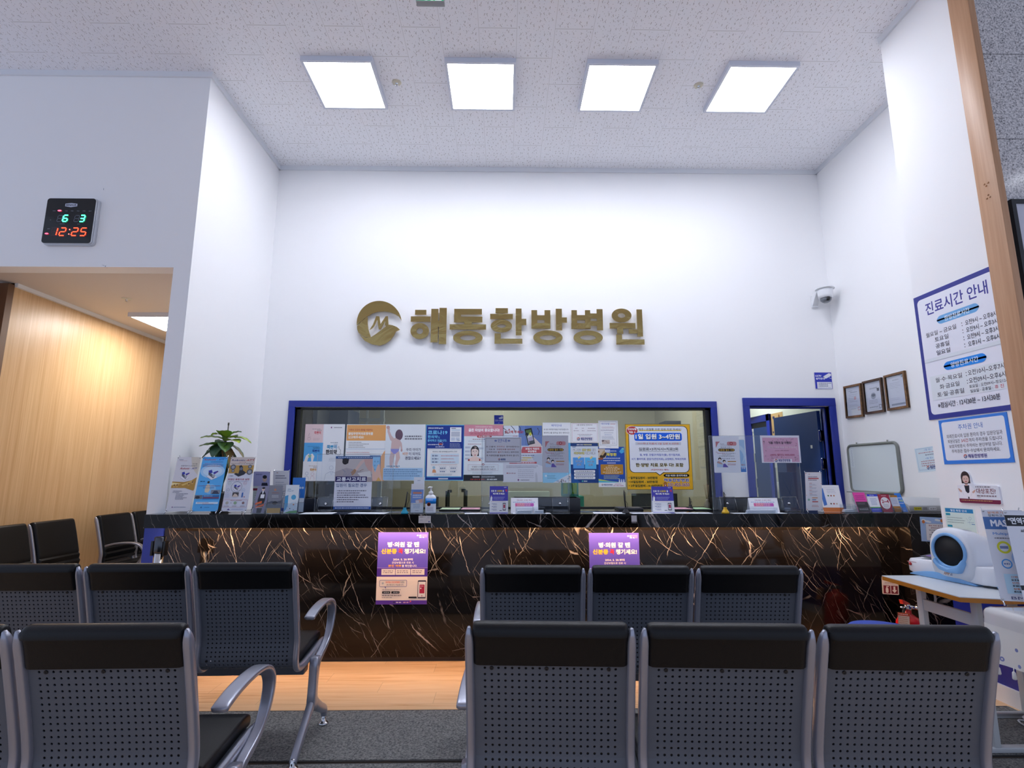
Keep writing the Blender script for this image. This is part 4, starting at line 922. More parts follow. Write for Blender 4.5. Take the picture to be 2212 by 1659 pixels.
# ------------------------------------------------------------ sheets on the marble front
def pf_id(s):
    s.rect(0, 0, 100, 50, '#6256c8').rect(0, 49.6, 100, 50.2, '#a98ad8').rect(0, 50.2, 100, 62, '#4c2f9a').rect(0, 62, 100, 94.4, '#f1e6dc').rect(0, 94.4, 100, 100, '#5a36a4')
    s.grey(77, 3.4, 88, 2, '#ffffff', 1, 5).rect(85, 3, 97, 5.4, '#f07ac0').grey(82, 5.8, 92, 2, '#ffffff', 2, 5).rect(90, 5.6, 97, 7.2, '#f07ac0')
    s.text('병·의원 갈 땐', 19, 13.4, 82, 21, '#fff8f0', .045).text('신분증', 7, 23, 38, 30.4, '#f6bf2e', .05).text('꼭', 41, 23, 50, 30.4, '#e8394a', .045).text('챙기세요!', 53, 23, 95, 30.4, '#fff8f0', .045)
    s.text('2024. 5. 20.부터', 31, 36.4, 70, 39.8, '#fff8f0', .04).text('건강보험으로 진료 시', 29, 41, 72, 44.2, '#fff8f0', .02).text('본인 여부', 22, 45.2, 48, 48.8, '#f8b234', .04).text('를 확인합니다.', 49, 45.4, 79, 48.8, '#fff8f0', .02)
    for x0, x1 in ((9, 36), (37, 66), (67, 94)):
        s.rect(x0, 51.4, x1, 59.6, '#e6ddd8'); s.greys(x0 + 3, 53.2, x1 - 2, 2, 2.4, 1.4, '#6a5f80', 4, .15)
    s.frame(6, 66.4, 60, 76, '#6a6aa0', .8, .008).text('모바일 건강보험증', 18, 68.2, 46, 70.8, '#e2643c', .02).text('으로도', 47, 68.2, 55, 70.8, '#6a6a78').text('본인확인이 가능합니다.', 20, 72, 54, 74.4, '#6a6a78').circ(12.5, 71, 2, '#b8c0c4').poly([(16, 76), (19, 78.6), (19, 76)], '#6a6aa0')
    s.grey(12, 79, 48, 1.6, '#a39aa0', 5, 3).rect(12, 82, 28, 85.2, '#1a1a1e', .003).rect(30, 82, 46, 85.2, '#1a1a1e', .003).grey(15, 83, 26, 1.3, '#d8d8d8', 6).grey(34, 83, 44, 1.3, '#d8d8d8', 7).grey(12, 86.8, 50, 1.7, '#6d6570', 8, 3).grey(12, 89.8, 32, 1.4, '#9c949c', 9, 3).rect(64, 89.4, 80, 91.6, '#1c1a1e', .003)
    s.rect(81.5, 67, 98, 91.6, '#3a2f44', .008).rect(82.6, 69, 97, 90, '#f0ece8').rect(85, 73, 95, 85, '#b2284a', .003).grey(86.4, 74.4, 93, 1.2, '#f2d0d8', 3).circ(87.6, 78, 1.4, '#f0e6e8', 10).circ(90, 88.4, 1, '#b2284a', 10)
    s.circ(36, 97, 1.8, '#3a2f6a', 12).grey(40, 96.2, 50, 1.8, '#efe6f4', 1, 4).grey(54, 96.2, 66, 1.8, '#f0b8d0', 2, 4).circ(68, 95.8, 1.6, '#d85a78', 8)
poster('poster', (817.9, 1149.6), (925.9, 1150), (811.4, 1305.5), pf_id, 'purple and cream poster fully in view on the marble counter front', 'poster', y=BY - .0008, paper='#f1e6dc', t=.0008, roll=0)
poster('poster', (1271.3, 1151), (1379, 1151.2), (1275.4, 1306.5), pf_id, 'purple poster on the marble front, half hidden behind the grey bench backs', 'poster', y=BY - .0008, paper='#f1e6dc', t=.0008, roll=0)
def pf_card(s): s.grey(8, 10, 40, 12, '#4d4a58', 1, 6).grey(46, 10, 56, 10, '#6d6a78', 2).grey(68, 12, 92, 9, '#6d6a78', 3, 5).grey(64, 32, 94, 8, '#b5b0b8', 4, 4).grey(8, 55, 34, 7, '#8a8594', 5, 5).grey(50, 55, 72, 6, '#a8a4b0', 6, 5).greys(8, 72, 76, 2, 9, 4, '#c0bcc6', 4).circ(86, 80, 6, '#5b5c98')
poster('card', (904.2, 1114.3), (930.6, 1114.3), (904, 1130), pf_card, 'small pale card stuck on the edge of the counter top', 'card', y=CY - .0006, paper='#d9d4d2', t=.0008, roll=0)
def pf_cardb(s): s.rect(6, 6, 94, 80, '#c9c9cc').grey(14, 88, 84, 6, '#c9c9cc', 1, 10)
poster('card', (1363.6, 1112.6), (1376.6, 1112.6), (1363.6, 1130.6), pf_cardb, 'small dark-edged card hanging at the counter edge below the desk microphone', 'card', y=CY - .0006, paper='#2c2c2e', t=.0008, roll=0)
def pf_hush(s):
    s.rect(0, 0, 100, 100, '#a8c6ee').rect(19, 26, 98, 96, '#f4f2f4', .008).frame(19, 26, 98, 96, '#8a8fb0', .7, .008)
    for x, y in ((12, 14), (28, 18), (62, 10)): s.ell(x, y, 8, 4.6, '#f2f5fb').ell(x + 6, y + 2, 7, 3.6, '#f2f5fb')
    for x, y in ((12, 20), (80, 12)): s.ell(x, y, 5.4, 7, '#d0783c').line([(x, y + 7), (x + .4, y + 15)], .5, '#7a5a48')
    for i, (t, c) in enumerate((('혈압 측정 결과지는', '#a4405c'), ('출력되지 않습니다.', '#a4405c'), ('접수하실 환자분께서는', '#4a5064'), ('혈압 측정 후', '#4a5064'), ('접수데스크로 와 주시면', '#4a5064'), ('혈압 수치를 확인해 드립니다.', '#4a5064'))): s.text(t, 30 if i not in (1, 3) else 38, 31 + i * 9.4, 90 if i not in (1, 3) else 82, 37 + i * 9.4, c, .01)
    s.logo(60, 92, 3.4)
poster('notice', (1987.4, 1116.2), (2046, 1119.0), (1990.6, 1169), pf_hush, 'pale blue notice with balloons and clouds on the end of the marble counter', 'notice', y=CY - .0006, paper='#a8c6ee', t=.0015)
def pf_ext(s):
    s.rect(0, 0, 100, 46, '#ded7d6').text('소화기', 14, 6, 88, 26, '#4a1a22', .03).grey(18, 32, 82, 5, '#8a6a70', 1, 4).grey(20, 42, 40, 2, '#a89090', 2).grey(55, 42, 85, 2, '#a89090', 3).rect(6, 50, 48, 95, '#7c2230').rect(53, 50, 94, 95, '#7c2230')
    s.rect(19, 62, 36, 92, '#efe6e4', .01).rect(23, 56, 31, 64, '#efe6e4').rect(24, 53, 40, 57, '#efe6e4').poly([(67, 54), (79, 54), (79, 74), (88, 74), (73, 91), (58, 74), (67, 74)], '#efe6e4')
poster('sign', (1900.6, 1245), (1935.5, 1247), (1906.5, 1283), pf_ext, 'small fire extinguisher sign with a white arrow on the marble front', 'sign', y=BY - .0008, paper='#ded7d6', t=.003, r=.006)

# ------------------------------------------------------------ signs on the walls to the right
def pf_hours(s):
    N, K = '#3a3a98', '#34333f'
    s.rect(0, 0, 100, 100, '#333a92').rect(4.4, 3.6, 100, 96.4, '#eef0fb', .03)
    s.text('진료시간 안내', 15, 8, 92, 18.2, N, .016)
    s.rect(28, 21.5, 80, 28, '#72b2e8', .035).text('한방진료시간', 38, 22.8, 69, 26.9, '#eef6ff', .014)
    for i, (a, b_) in enumerate((('월요일 ~ 금요일', '오전9시 ~ 오후8시'), ('토요일', '오전9시 ~ 오후3시'), ('공휴일', '오전9시 ~ 오후3시'), ('일요일', '오후1시 ~ 오후6시'))):
        y = 31.4 + i * 5.3; w = 40 if i == 0 else 18; cx = 31
        s.text(a, cx - w / 2, y + .3, cx + w / 2, y + 4, K).text(':', 57.6, y + .8, 58.6, y + 3.6, K).text(b_, 62, y, 97, y + 4, K)
    s.rect(4.6, 52.4, 100, 54.9, '#e3e9f0').rect(4.6, 54.9, 100, 55.2, '#b9bfca')
    s.rect(29, 58, 80, 64.4, '#1f8ff0', .035).text('양방진료시간', 38, 59.2, 71, 63.2, '#eef6ff', .014)
    s.rect(9, 66.6, 97.6, 85.4, '#e6ecf2')
    for i, (a, b_) in enumerate((('월·수·목요일', '오전10시~오후7시'), ('화·금요일', '오전09시~오후6시'), ('토·일·공휴일', ''))):
        y = 68.4 + i * 5.7; w = (34, 25, 34)[i]; s.text(a, 33 - w / 2, y, 33 + w / 2, y + 3.7, K)
        if b_: s.text(':', 54.6, y + .4, 55.6, y + 3.4, K).text(b_, 57, y - .6, 97, y + 3.4, K)
    s.text('토요일 : 오전09시~정오12시', 56.6, 78.6, 99, 81, K).text('일요일 · 공휴일 :', 57, 82, 82, 84.4, K).text('휴 진', 84, 81.8, 93.4, 84.4, '#d0606c')
    s.text('※점심시간 : 12시30분 ~ 13시30분', 15, 87.6, 88, 92, '#35313f', .01)
poster('sign', (1972, 646.8), (2141, 574), (2009, 908), pf_hours, 'tall clinic hours sign with a dark blue border on the white pillar', 'sign', x=XP, paper='#333a92', t=.006, roll=0)
def pf_parking(s):
    s.rect(0, 0, 100, 100, '#3c84e4').rect(4, 5.6, 96, 92, '#eceff8', .016).text('주차권 안내', 30, 14, 66, 26, '#4878c4', .008)
    s.text('외래진료시와 입원 환자의 경우 입원당일과', 10, 34, 91, 43, '#5c5d66').text('퇴원당일은', 11, 45.6, 30, 54, '#5c5d66').text('3시간', 32, 45.6, 42.6, 54, '#b04a4c', .02).text('까지 주차권을 드립니다.', 43.4, 45.6, 90.5, 54, '#5c5d66').text('보호자방문시 주차비는 본인부담 입니다.', 12, 57, 89, 65, '#5c5d66').text('주차권은 접수·수납에서 문의하세요.', 15, 68, 85, 76, '#5c5d66')
    s.logo(35, 84, 2.6, '해동한방병원', 66, '#3a2f86')
poster('sign', (2028.9, 908.6), (2176.4, 889.6), (2041.3, 1003), pf_parking, 'parking notice with a bright blue border below the clinic hours sign', 'sign', x=XP, paper='#3c84e4', t=.004)
# die-cut board with a woman in a white coat
wsp = Spot((2072, 1046.5), (2161.6, 1047.2), (2076.7, 1087), None, XP)
def pf_shingles():
    ol = [(0, 4), (13, 2), (14, -14), (11, -38), (15, -62), (24, -74), (33, -64), (37, -36), (38, -12), (44, 0), (96, 4), (99, 10), (100, 92), (97, 97), (4, 97), (0, 92)]
    s = Sheet(wsp.w, wsp.h, '#eceef6', .010, 0, [(x, y) for x, y in ol])
    s.poly([(.6, 74), (99.8, 76), (99.8, 92), (97, 96.4), (4, 96.4), (.6, 92)], '#7c2446').grey(6, 80, 82, 5, '#d8b06a', 1, 4)
    s.poly([(2, 72), (5, 24), (14, 6), (24, 2), (34, 5), (42, 24), (44, 74)], '#f6f4fa').poly([(18, 4), (31, 4), (29, 40), (25, 46), (20, 36)], '#23242e').rect(24, 64, 27, 74, '#23242e').rect(20.5, -12, 27.5, 6, '#d8b4a8')
    s.ell(24, -36, 11.4, 34, '#3a2a28').rect(13, -36, 35, -6, '#3a2a28').ell(24.2, -28, 8.2, 22, '#e3c2b6').poly([(15, -44), (20, -56), (30, -54), (33.4, -40), (27, -48), (20, -46)], '#3a2a28').ell(21, -30, 1.5, 1.6, '#4a3834').ell(27.6, -30, 1.5, 1.6, '#4a3834').ell(24.4, -15, 3.0, 3, '#b8605c').line([(24.4, -28), (25, -21), (24, -20)], .5, '#c69a8c')
    s.poly([(1, 20), (5, 22), (11, 34), (9, 42), (4, 36)], '#d8aea0').poly([(46, 26), (41, 30), (36, 38), (38, 46), (43, 38)], '#d8aea0').line([(11, 34), (14, 56)], .5, '#c9c8d8').line([(36, 38), (33, 58)], .5, '#c9c8d8')
    s.grey(46, 8, 82, 7, '#7c7480', 2, 4).text('대상포진?', 47, 19, 92, 46, '#7a2a30', .012).grey(47, 53, 92, 8, '#8a6a72', 3, 5).grey(48, 65, 56, 3, '#a8a4ac', 4)
    o = s.build('sign', None, None, wsp.loc, wsp.rotz, wsp.roll); return tag(o, 'die-cut board of a woman in a white coat on the pillar', 'sign')
pf_shingles()
def pf_bp(s):
    s.rect(3, 2, 96, 98, '#def2ec').rect(5, 3, 94, 15, '#2f8cc8').text('혈압 측정 안내', 22, 5.4, 74, 12.6, '#eef8ff', .025).rect(5, 18, 20, 25, '#2a9ab4', .003).greys(8, 30, 66, 3, 7, 2.4, '#7f9a98', 3).rect(6, 54, 22, 61, '#2a9ab4', .003).greys(6, 66, 88, 6, 4.6, 2, '#8aa6a4', 3)
    s.ring(82, 30, 4, .2, '#a9c0c8').line([(82, 34), (78, 42), (80, 50)], .7, '#a9c0c8').line([(72, 42), (92, 42)], .8, '#8fb0c8').rect(84, 46, 94, 48, '#4a8ac0').line([(70, 30), (76, 38)], .7, '#a9c0c8')
poster('notice', (2044.2, 1095.6), (2112.5, 1099.4), (2048.6, 1165), pf_bp, 'pale green blood pressure instructions with a blue heading behind the monitor', 'notice', x=XP, paper='#f1f5f5', t=.002, r=.008)
def pf_cctv(s):
    s.frame(0, 0, 100, 100, '#e8e4ec', 2.4, .008).rect(13, 58, 95, 96, '#edeff7').text('CCTV', 7, 17, 41, 28, '#f4f6ff', .05).text('설치안내', 8, 32, 58, 44, '#f4f6ff', .04).poly([(50, 26), (84, 6), (96, 10), (95, 22), (66, 38), (54, 36)], '#e6e8f0').poly([(50, 26), (56, 25), (60, 34), (54, 37)], '#b9bec8').line([(84, 32), (90, 37), (97, 37)], 2.4, '#d4d8e2')
    for y in (62, 70, 79): s.circ(18, y + 3, 1.6, '#b84a60', 8).grey(23, y, 92 if y == 62 else 74, 5.6, '#5f6690', y, 5)
    s.grey(18, 89, 90, 2.4, '#a9aec2', 4, 3)
poster('sign', (1757.2, 803.9), (1795.6, 803.9), (1761, 840.8), pf_cctv, 'blue CCTV notice on the back wall above the blue door frame', 'sign', y=YB - .0005, paper='#2a38b4', t=.002, r=.01, roll=0)
def pf_turn(s):
    s.frame(4, 3, 96, 92, '#8fb4d8', .8).text('<접 진>', 32, 7, 58, 14, '#6a94d0').grey(12, 19, 90, 5, '#c08a98', 1, 5).grey(34, 29, 70, 5, '#6f7288', 2, 5).text('<접 진>', 32, 42, 58, 49, '#6a94d0')
    for i in range(3): s.grey(16, 54 + i * 9, 88, 5, '#b9848e', i + 3, 5)
    s.logo(36, 84, 4.4, '해동한방병원', 74)
poster('notice', (1978.3, 969.4), (2043, 959.5), (1984.4, 1020.8), pf_turn, 'pale blue notice on the right wall cut off by the pillar edge', 'notice', x=XR - .0005, paper='#dcebf3', t=.001)
# framed certificates
def certificate(tl, tr, bl, label, fm, fn):
    s = Spot(tl, tr, bl, None, XR - .002); w, h, f = s.w, s.h, .022
    e = empty('framed_certificate', s.loc, 0, label, 'framed certificate', 'framed certificates on the right wall')
    e.matrix_world = Matrix.Translation(s.loc) @ Matrix.Rotation(s.rotz, 4, 'Z') @ Matrix.Rotation(s.roll, 4, 'Y')
    b = MB()
    b.prism([(-w / 2, 0), (w / 2, 0), (w / 2 - f, f), (-w / 2 + f, f)], -.022, 0, 'y'); b.prism([(-w / 2, h), (-w / 2 + f, h - f), (w / 2 - f, h - f), (w / 2, h)], -.022, 0, 'y')
    b.prism([(-w / 2, 0), (-w / 2 + f, f), (-w / 2 + f, h - f), (-w / 2, h)], -.022, 0, 'y'); b.prism([(w / 2, 0), (w / 2, h), (w / 2 - f, h - f), (w / 2 - f, f)], -.022, 0, 'y')
    b.build('frame', fm, e, bevel=.003, recalc=True)
    sh = Sheet(w - 2 * f, h - 2 * f, '#e4eaf0', .004); fn(sh); sh.build('certificate_sheet', None, e, (0, -.004, f))
    g_ = MB(); g_.box(-w / 2 + f, w / 2 - f, -.012, -.010, f, h - f); g_.build('cover_glass', M_SLEEVE, e)
def c1(s): s.grey(18, 12, 44, 2, '#8a92a0', 1).grey(30, 17, 78, 3, '#8a92a0', 2, 5).greys(18, 26, 82, 5, 6, 1.8, '#a9b0bc', 4, .3).circ(60, 40, 8, '#e0b8b8').greys(16, 62, 84, 2, 5, 1.6, '#a9b0bc', 4).grey(24, 76, 60, 2, '#8a92a0', 3).frame(74, 72, 90, 84, '#d08a8a', 2)
def c2(s): s.frame(6, 5, 94, 95, '#aab0ba', 1).text('한의사면허증', 28, 20, 74, 25, '#5a5e68').rect(72, 24, 86, 34, '#50545c').ell(48, 48, 16, 11, '#b2bac4').ell(48, 46, 12, 5, '#6b7480').greys(18, 62, 80, 3, 5, 1.8, '#8d94a0', 4, .2).text('보건복지부장관', 18, 84, 70, 88, '#5a5e68').frame(76, 80, 92, 92, '#7a8088', 2)
def c3(s): s.text('의료기관개설허가증', 32, 12, 68, 15.4, '#7a7f8a').greys(14, 22, 86, 4, 5, 1.6, '#b4bac4', 4, .4).ring(58, 46, 10, .1, '#d4d9e0').greys(14, 70, 80, 2, 5, 1.4, '#c0c5ce', 4, .4).rect(14, 88, 92, 94, '#aab2bc').rect(84, 4, 93, 10, '#9aa4ae')
certificate((1822.3, 835.8), (1859, 828.2), (1831, 904.1), 'framed certificate with a red seal, nearest the back corner', M_FRAMEWOOD, c1)
certificate((1864, 825.1), (1905.2, 815.4), (1872.7, 895.6), 'framed certificate with a dark emblem in the darkest frame, middle of three', M_FRAMEWOOD2, c2)
certificate((1911.1, 812.1), (1956.2, 800.6), (1920.9, 887.8), 'framed certificate with a grey bottom band, nearest the pillar', M_FRAMEWOOD, c3)
# whiteboard
def whiteboard():
    s = Spot((1833.2, 964), (1938.9, 954.2), (1844, 1062), None, XR - .002); w, h = s.w, s.h
    e = empty('whiteboard', s.loc, s.rotz, 'grey-framed whiteboard on the right wall above the leaflets', 'whiteboard')
    b = MB(); b.box(-w / 2 + .01, w / 2 - .01, -.014, 0, .01, h - .01); b.build('board', mat('whiteboard_enamel', '#dfe9ee', .25), e)
    t = .014; b = MB(); r = .05; pts = []
    for cx, cz, a0 in ((w / 2 - r, h - r, 0), (-w / 2 + r, h - r, 90), (-w / 2 + r, r, 180), (w / 2 - r, r, 270)):
        for k in range(7): a = R(a0 + k * 15); pts.append((cx + r * math.cos(a), -.012, cz + r * math.sin(a)))
    b.tube(pts, t, 10, True, True); b.build('frame', mat('grey_board_frame', '#7f837e', .5), e)
    sh = Sheet(.05, h * .4, '#dfe9ee', .0004)
    for i in range(6): sh.ring(50, 12 + i * 15, 22, .2, '#8a98b4')
    sh.build('marker_writing', None, e, (-w / 2 + .055, -.0142, h * .52))
    b = MB(); b.box(-w / 2 - .02, w * .1, -.06, -.016, -.012, .0); b.build('pen_tray', M_GREYPL, e)
    for x in (-w * .3, w * .33): b = MB(); b.box(x - .008, x + .008, -.012, 0, h + .01, h + .028); b.build('hook', M_CHROME, e)
whiteboard()

# ------------------------------------------------------------ brass lettering on the back wall
M_BRASS = mat('polished_brass', '#bda468', 0.14, 1.0)
_g = NG(M_BRASS); _n = _g.n('ShaderNodeTexNoise'); _n.inputs['Scale'].default_value = 3.0; _n.inputs['Detail'].default_value = 2.5; _n.inputs['Distortion'].default_value = 1.2; _g.l(_g.coords((1, 1, 1.6)), _n.inputs[0])
_bp = _g.n('ShaderNodeBump'); _bp.inputs['Strength'].default_value = 0.25; _bp.inputs['Distance'].default_value = 0.02; _g.l(_n.outputs[0], _bp.inputs['Height']); _g.l(_bp.outputs[0], _g.b.inputs['Normal'])
SY = YB - .045
def zp(zx, zy):
    p = at_y(740 + zx / 3.2529, 620 + zy / 3.2529, SY); return (p.x, p.z)
def brass(name, rects, rings, label, cat, group=None, polys=()):
    b = MB(); t = .016
    for i, (x0, y0, x1, y1) in enumerate(rects):
        a, c = zp(x0, y0), zp(x1, y1); q = i * .0004
        b.box(a[0], c[0], SY + q, SY + t - q, c[1], a[1])
    for cx, cy, rx, ry, ix, iy in rings:
        c = zp(cx, cy); ex = zp(cx + rx, cy)[0] - c[0]; ez = c[1] - zp(cx, cy + ry)[1]; jx = ex * ix / rx; jz = ez * iy / ry; n = 40; vs = []
        for y in (SY, SY + t):
            for k in range(n):
                a = 2 * math.pi * k / n; vs += [(c[0] + ex * math.cos(a), y, c[1] + ez * math.sin(a)), (c[0] + jx * math.cos(a), y, c[1] + jz * math.sin(a))]
        fs = []
        for k in range(n):
            i, j = 2 * k, 2 * ((k + 1) % n); o = 2 * n
            fs += [(i, j, j + 1, i + 1)[::-1], (o + i, o + j, o + j + 1, o + i + 1), (i, o + i, o + j, j)[::-1], (i + 1, j + 1, o + j + 1, o + i + 1)[::-1]]
        b.add(vs, fs)
    for pl in polys: b.prism([zp(*q) for q in pl], SY, SY + t, 'y')
    o = b.build(name, M_BRASS, recalc=True)
    bm = bmesh.new(); bm.from_mesh(o.data); m0 = zp(*((rects or [(260, 250, 0, 0)])[0][:2]))
    # stand-off pins carry the letter on the wall
    for x, y in [((r[0] + r[2]) / 2, (r[1] + r[3]) / 2) for r in rects[:3]] or [(130, 200), (270, 380)]:
        p = zp(x, y); bmesh.ops.create_cube(bm, size=1, matrix=Matrix.Translation((p[0], (SY + t + YB) / 2 - .0005, p[1])) @ Matrix.Diagonal((.008, YB - SY - t + .001, .008, 1)))
    bm.to_mesh(o.data); bm.free(); return tag(o, label, cat, group)
GR = 'brass letters of the hospital name'
brass('sign_letter', [(510, 160, 588, 193), (480, 206, 617, 243), (624, 153, 668, 388), (681, 146, 727, 400), (660, 236, 690, 280)], [(542, 309, 65, 56, 23, 21)], 'brass letter 해, first in the hospital name after the round emblem', 'letter', GR)
brass('sign_letter', [(785, 153, 979, 191), (785, 153, 830, 247), (785, 207, 982, 247), (855, 240, 907, 264), (752, 261, 1008, 298)], [(880, 356, 104, 49, 55, 19)], 'brass letter 동, second in the hospital name on the wall', 'letter', GR)
brass('sign_letter', [(1075, 148, 1162, 183), (1037, 188, 1197, 224), (1217, 151, 1258, 338), (1250, 223, 1291, 266), (1068, 325, 1111, 397), (1068, 362, 1263, 397)], [(1116, 273, 75, 45, 31, 13)], 'brass letter 한, third in the hospital name on the wall', 'letter', GR)
brass('sign_letter', [(1327, 162, 1368, 291), (1419, 162, 1461, 291), (1327, 198, 1461, 230), (1327, 252, 1461, 291), (1498, 152, 1543, 303), (1535, 213, 1577, 249)], [(1443, 355, 103, 51, 57, 18)], 'brass letter 방, fourth in the hospital name on the wall', 'letter', GR)
brass('sign_letter', [(1608, 162, 1649, 293), (1703, 162, 1743, 293), (1608, 197, 1743, 232), (1608, 253, 1743, 293), (1785, 155, 1831, 303), (1735, 185, 1790, 220), (1735, 238, 1790, 271)], [(1726, 355, 103, 50, 56, 18)], 'brass letter 병, fifth in the hospital name on the wall', 'letter', GR)
brass('sign_letter', [(1877, 252, 2059, 291), (1929, 285, 1973, 328), (2012, 297, 2070, 326), (2066, 157, 2112, 347), (1924, 332, 1966, 403), (1924, 367, 2123, 403)], [(1961, 199, 69, 48, 27, 17)], 'brass letter 원, last in the hospital name on the wall', 'letter', GR)
def arc(a0, a1, n=16, r=158, cx=257, cy=255): return [(cx + r * math.cos(R(a0 + (a1 - a0) * k / n)), cy + r * math.sin(R(a0 + (a1 - a0) * k / n))) for k in range(n + 1)]
brass('sign_emblem', [], [], 'round brass emblem with crescents and a letter M, left of the lettering', 'emblem', None, [
    arc(175, 353, 26) + [(396, 208), (370, 190), (335, 177), (295, 170), (250, 172), (210, 184), (170, 206), (135, 236)],
    [(101, 276), (138, 240), (176, 207), (175, 250), (181, 300), (198, 350), (165, 352), (140, 344), (113, 322), (103, 300)],
    [(114, 328), (140, 348), (165, 356), (200, 353), (240, 326), (275, 300), (305, 276), (325, 264), (350, 268), (382, 281), (402, 298), (374, 312), (360, 340), (335, 372), (300, 398), (258, 411), (205, 402), (155, 378)],
    [(190, 298), (206, 290), (222, 272), (243, 226), (254, 296), (268, 296), (300, 232), (298, 268), (310, 276), (322, 262), (318, 204), (302, 206), (266, 262), (258, 206), (236, 204), (214, 262), (200, 284)]])

# ------------------------------------------------------------ wall clock
def clock():
    a, b_, c = at_y(97, 427, YL), at_y(213, 436, YL), at_y(84, 525, YL)
    w = .395; h = .392; p = at_y(88, 524, YL - .05)
    e = empty('wall_clock', (p.x + w / 2, YL, p.z - .004), 0, 'square black digital wall clock with red and green figures on the wall above the opening', 'clock')
    def rr(w, h, r, z0=0): return [(sx * (w / 2 - r) + r * math.cos(R(a0 + k * 15)), z0 + h / 2 + sz * (h / 2 - r) + r * math.sin(R(a0 + k * 15))) for sx, sz, a0 in ((1, 1, 0), (-1, 1, 90), (-1, -1, 180), (1, -1, 270)) for k in range(7)]
    b = MB(); b.prism(rr(w + .012, h + .012, .03, -.006), -.030, 0, 'y'); b.prism(rr(w, h, .024), -.046, -.030, 'y'); b.build('case', mat('silver_case', '#c5c9d0', .3, .5), e, bevel=.003, recalc=True)
    sh = Sheet(w - .004, h - .004, '#0b0c0f', .004, .022)
    sh.poly([(38, 12), (50, 10.4), (63, 12), (63, 18), (50, 20), (38, 18)], '#b9bfd2').text('BENHUR', 40, 13.2, 61, 17, '#15161e', .03)
    for i, d in enumerate(('SUN', 'MON', 'TUE', 'WED', 'THU', 'FRI', 'SAT')):
        if i != 1: sh.text(d, 14 + i * 12.4, 27.6, 19.6 + i * 12.4, 29.4, '#8d92a0')
    sh.text('MONTH', 33, 57, 43, 58.6, '#9a9fac').text('DAY', 69, 57, 75, 58.6, '#9a9fac').text('AM', 8.6, 68, 14, 70, '#9a9fac').text('M', 11.6, 48.4, 13.6, 50, '#9a9fac')
    for x0, x1 in ((24, 50), (59, 84)): sh.rect(x0, 36.5, x1 , 54.6, '#141518')
    for x0, x1 in ((17, 52), (59, 92)): sh.rect(x0, 64.4, x1, 86, '#251d20')
    lit_r = Sheet(w - .004, h - .004, '#0b0c0f', .0001); lit_g = Sheet(w - .004, h - .004, '#0b0c0f', .0001)
    for s_ in (lit_r, lit_g): s_.v, s_.f, s_.c, s_.k = [], [], [], 2
    SEG = {'0': 'abcdef', '1': 'bc', '2': 'abged', '3': 'abgcd', '5': 'afgcd', '6': 'afgedc', '8': 'abcdefg'}
    def digit(s_, ch, x, y, dw, dh, col, wid):
        sk = lambda px, py: (x + px * dw + (0.5 - py) * dw * .22, y + py * dh)
        seg = {'a': ((.08, 0), (.92, 0)), 'g': ((.1, .5), (.9, .5)), 'd': ((.08, 1), (.92, 1)), 'f': ((0, .06), (0, .46)), 'b': ((1, .06), (1, .46)), 'e': ((0, .54), (0, .94)), 'c': ((1, .54), (1, .94))}
        for k in SEG[ch]: s_.line([sk(*seg[k][0]), sk(*seg[k][1])], wid, col)
    for ch, x in (('8', 26.5), ('8', 61.5)): digit(sh, ch, x, 38.6, 9, 14, '#7f8798', .8)
    for ch, x in (('6', 38.6), ('3', 73.6)): digit(lit_g, ch, x, 38.6, 9, 14, '#3cffa0', 2.6)
    for ch, x in (('8', 19), ('8', 37), ('8', 61), ('8', 79)): digit(sh, ch, x, 67, 11, 17, '#5b2430', .8)
    for ch, x in (('1', 19), ('2', 36), ('2', 61), ('5', 78.5)): digit(lit_r, ch, x, 67, 11, 17, '#ff3a20', 2.0)
    lit_r.rect(54.4, 69.6, 56.6, 71.8, '#ff5a50').rect(54, 79.6, 56.2, 81.8, '#ff5a50').ell(29, 28.4, 4, 1.6, '#ff4058').ell(9.6, 80, 3.8, 1.5, '#ff4058')
    sh.build('dial', mat_gloss_print, e, (0, -.046, .002)); lit_r.build('red_digits', m_backlit('lit_red_led', 2.2), e, (0, -.054, .002)); lit_g.build('green_digits', m_backlit('lit_green_led', 2.0), e, (0, -.054, .002))
mat_gloss_print = mat('glossy_print', '#ffffff', 0.08); _g = NG(mat_gloss_print); _a = _g.n('ShaderNodeVertexColor'); _a.layer_name = 'ink'; _g.l(_a.outputs[0], _g.b.inputs['Base Color'])
clock()

# ------------------------------------------------------------ ceiling fittings
def sprinkler(u, v, z, label):
    p = at_z(u, v, z); e = empty('sprinkler_head', (p.x, p.y, z), 0, label, 'sprinkler', 'sprinkler heads')
    b = MB(); b.lathe([(0, -.012), (.02, -.012), (.036, -.008), (.042, 0)], 24); b.build('cover_plate', mat('ivory_plate', '#d8d2bd', .4), e)
    b = MB(); b.lathe([(0, -.034), (.012, -.033), (.014, -.030), (.006, -.028), (.006, -.018), (.013, -.014), (.013, -.008)], 16); b.build('nozzle', M_CHROME, e)
sprinkler(857, 178, H, 'sprinkler head between the first and second ceiling panel lights'); sprinkler(1509, 184, H, 'sprinkler head between the third and fourth ceiling panel lights'); sprinkler(273, 645, 3.02, 'sprinkler head on the low corridor ceiling')
p = at_y(930, 9, 2.75)
e = empty('exit_sign', (p.x, 2.75, p.z), 0, 'green emergency exit sign hanging at the top edge of the picture', 'sign')
b = MB(); b.box(-.085, .085, -.02, .02, 0, .13); b.build('case', M_GREYPL, e, bevel=.004)
sh = Sheet(.16, .12, '#0e9a5c', .001); sh.poly([(30, 100), (44, 62), (40, 40), (50, 30), (58, 48), (66, 60), (60, 66), (50, 56), (52, 74), (62, 100), (52, 100), (44, 80), (40, 100)], '#eafff4').ell(52, 20, 5, 8, '#eafff4').rect(68, 14, 92, 100, '#eafff4')
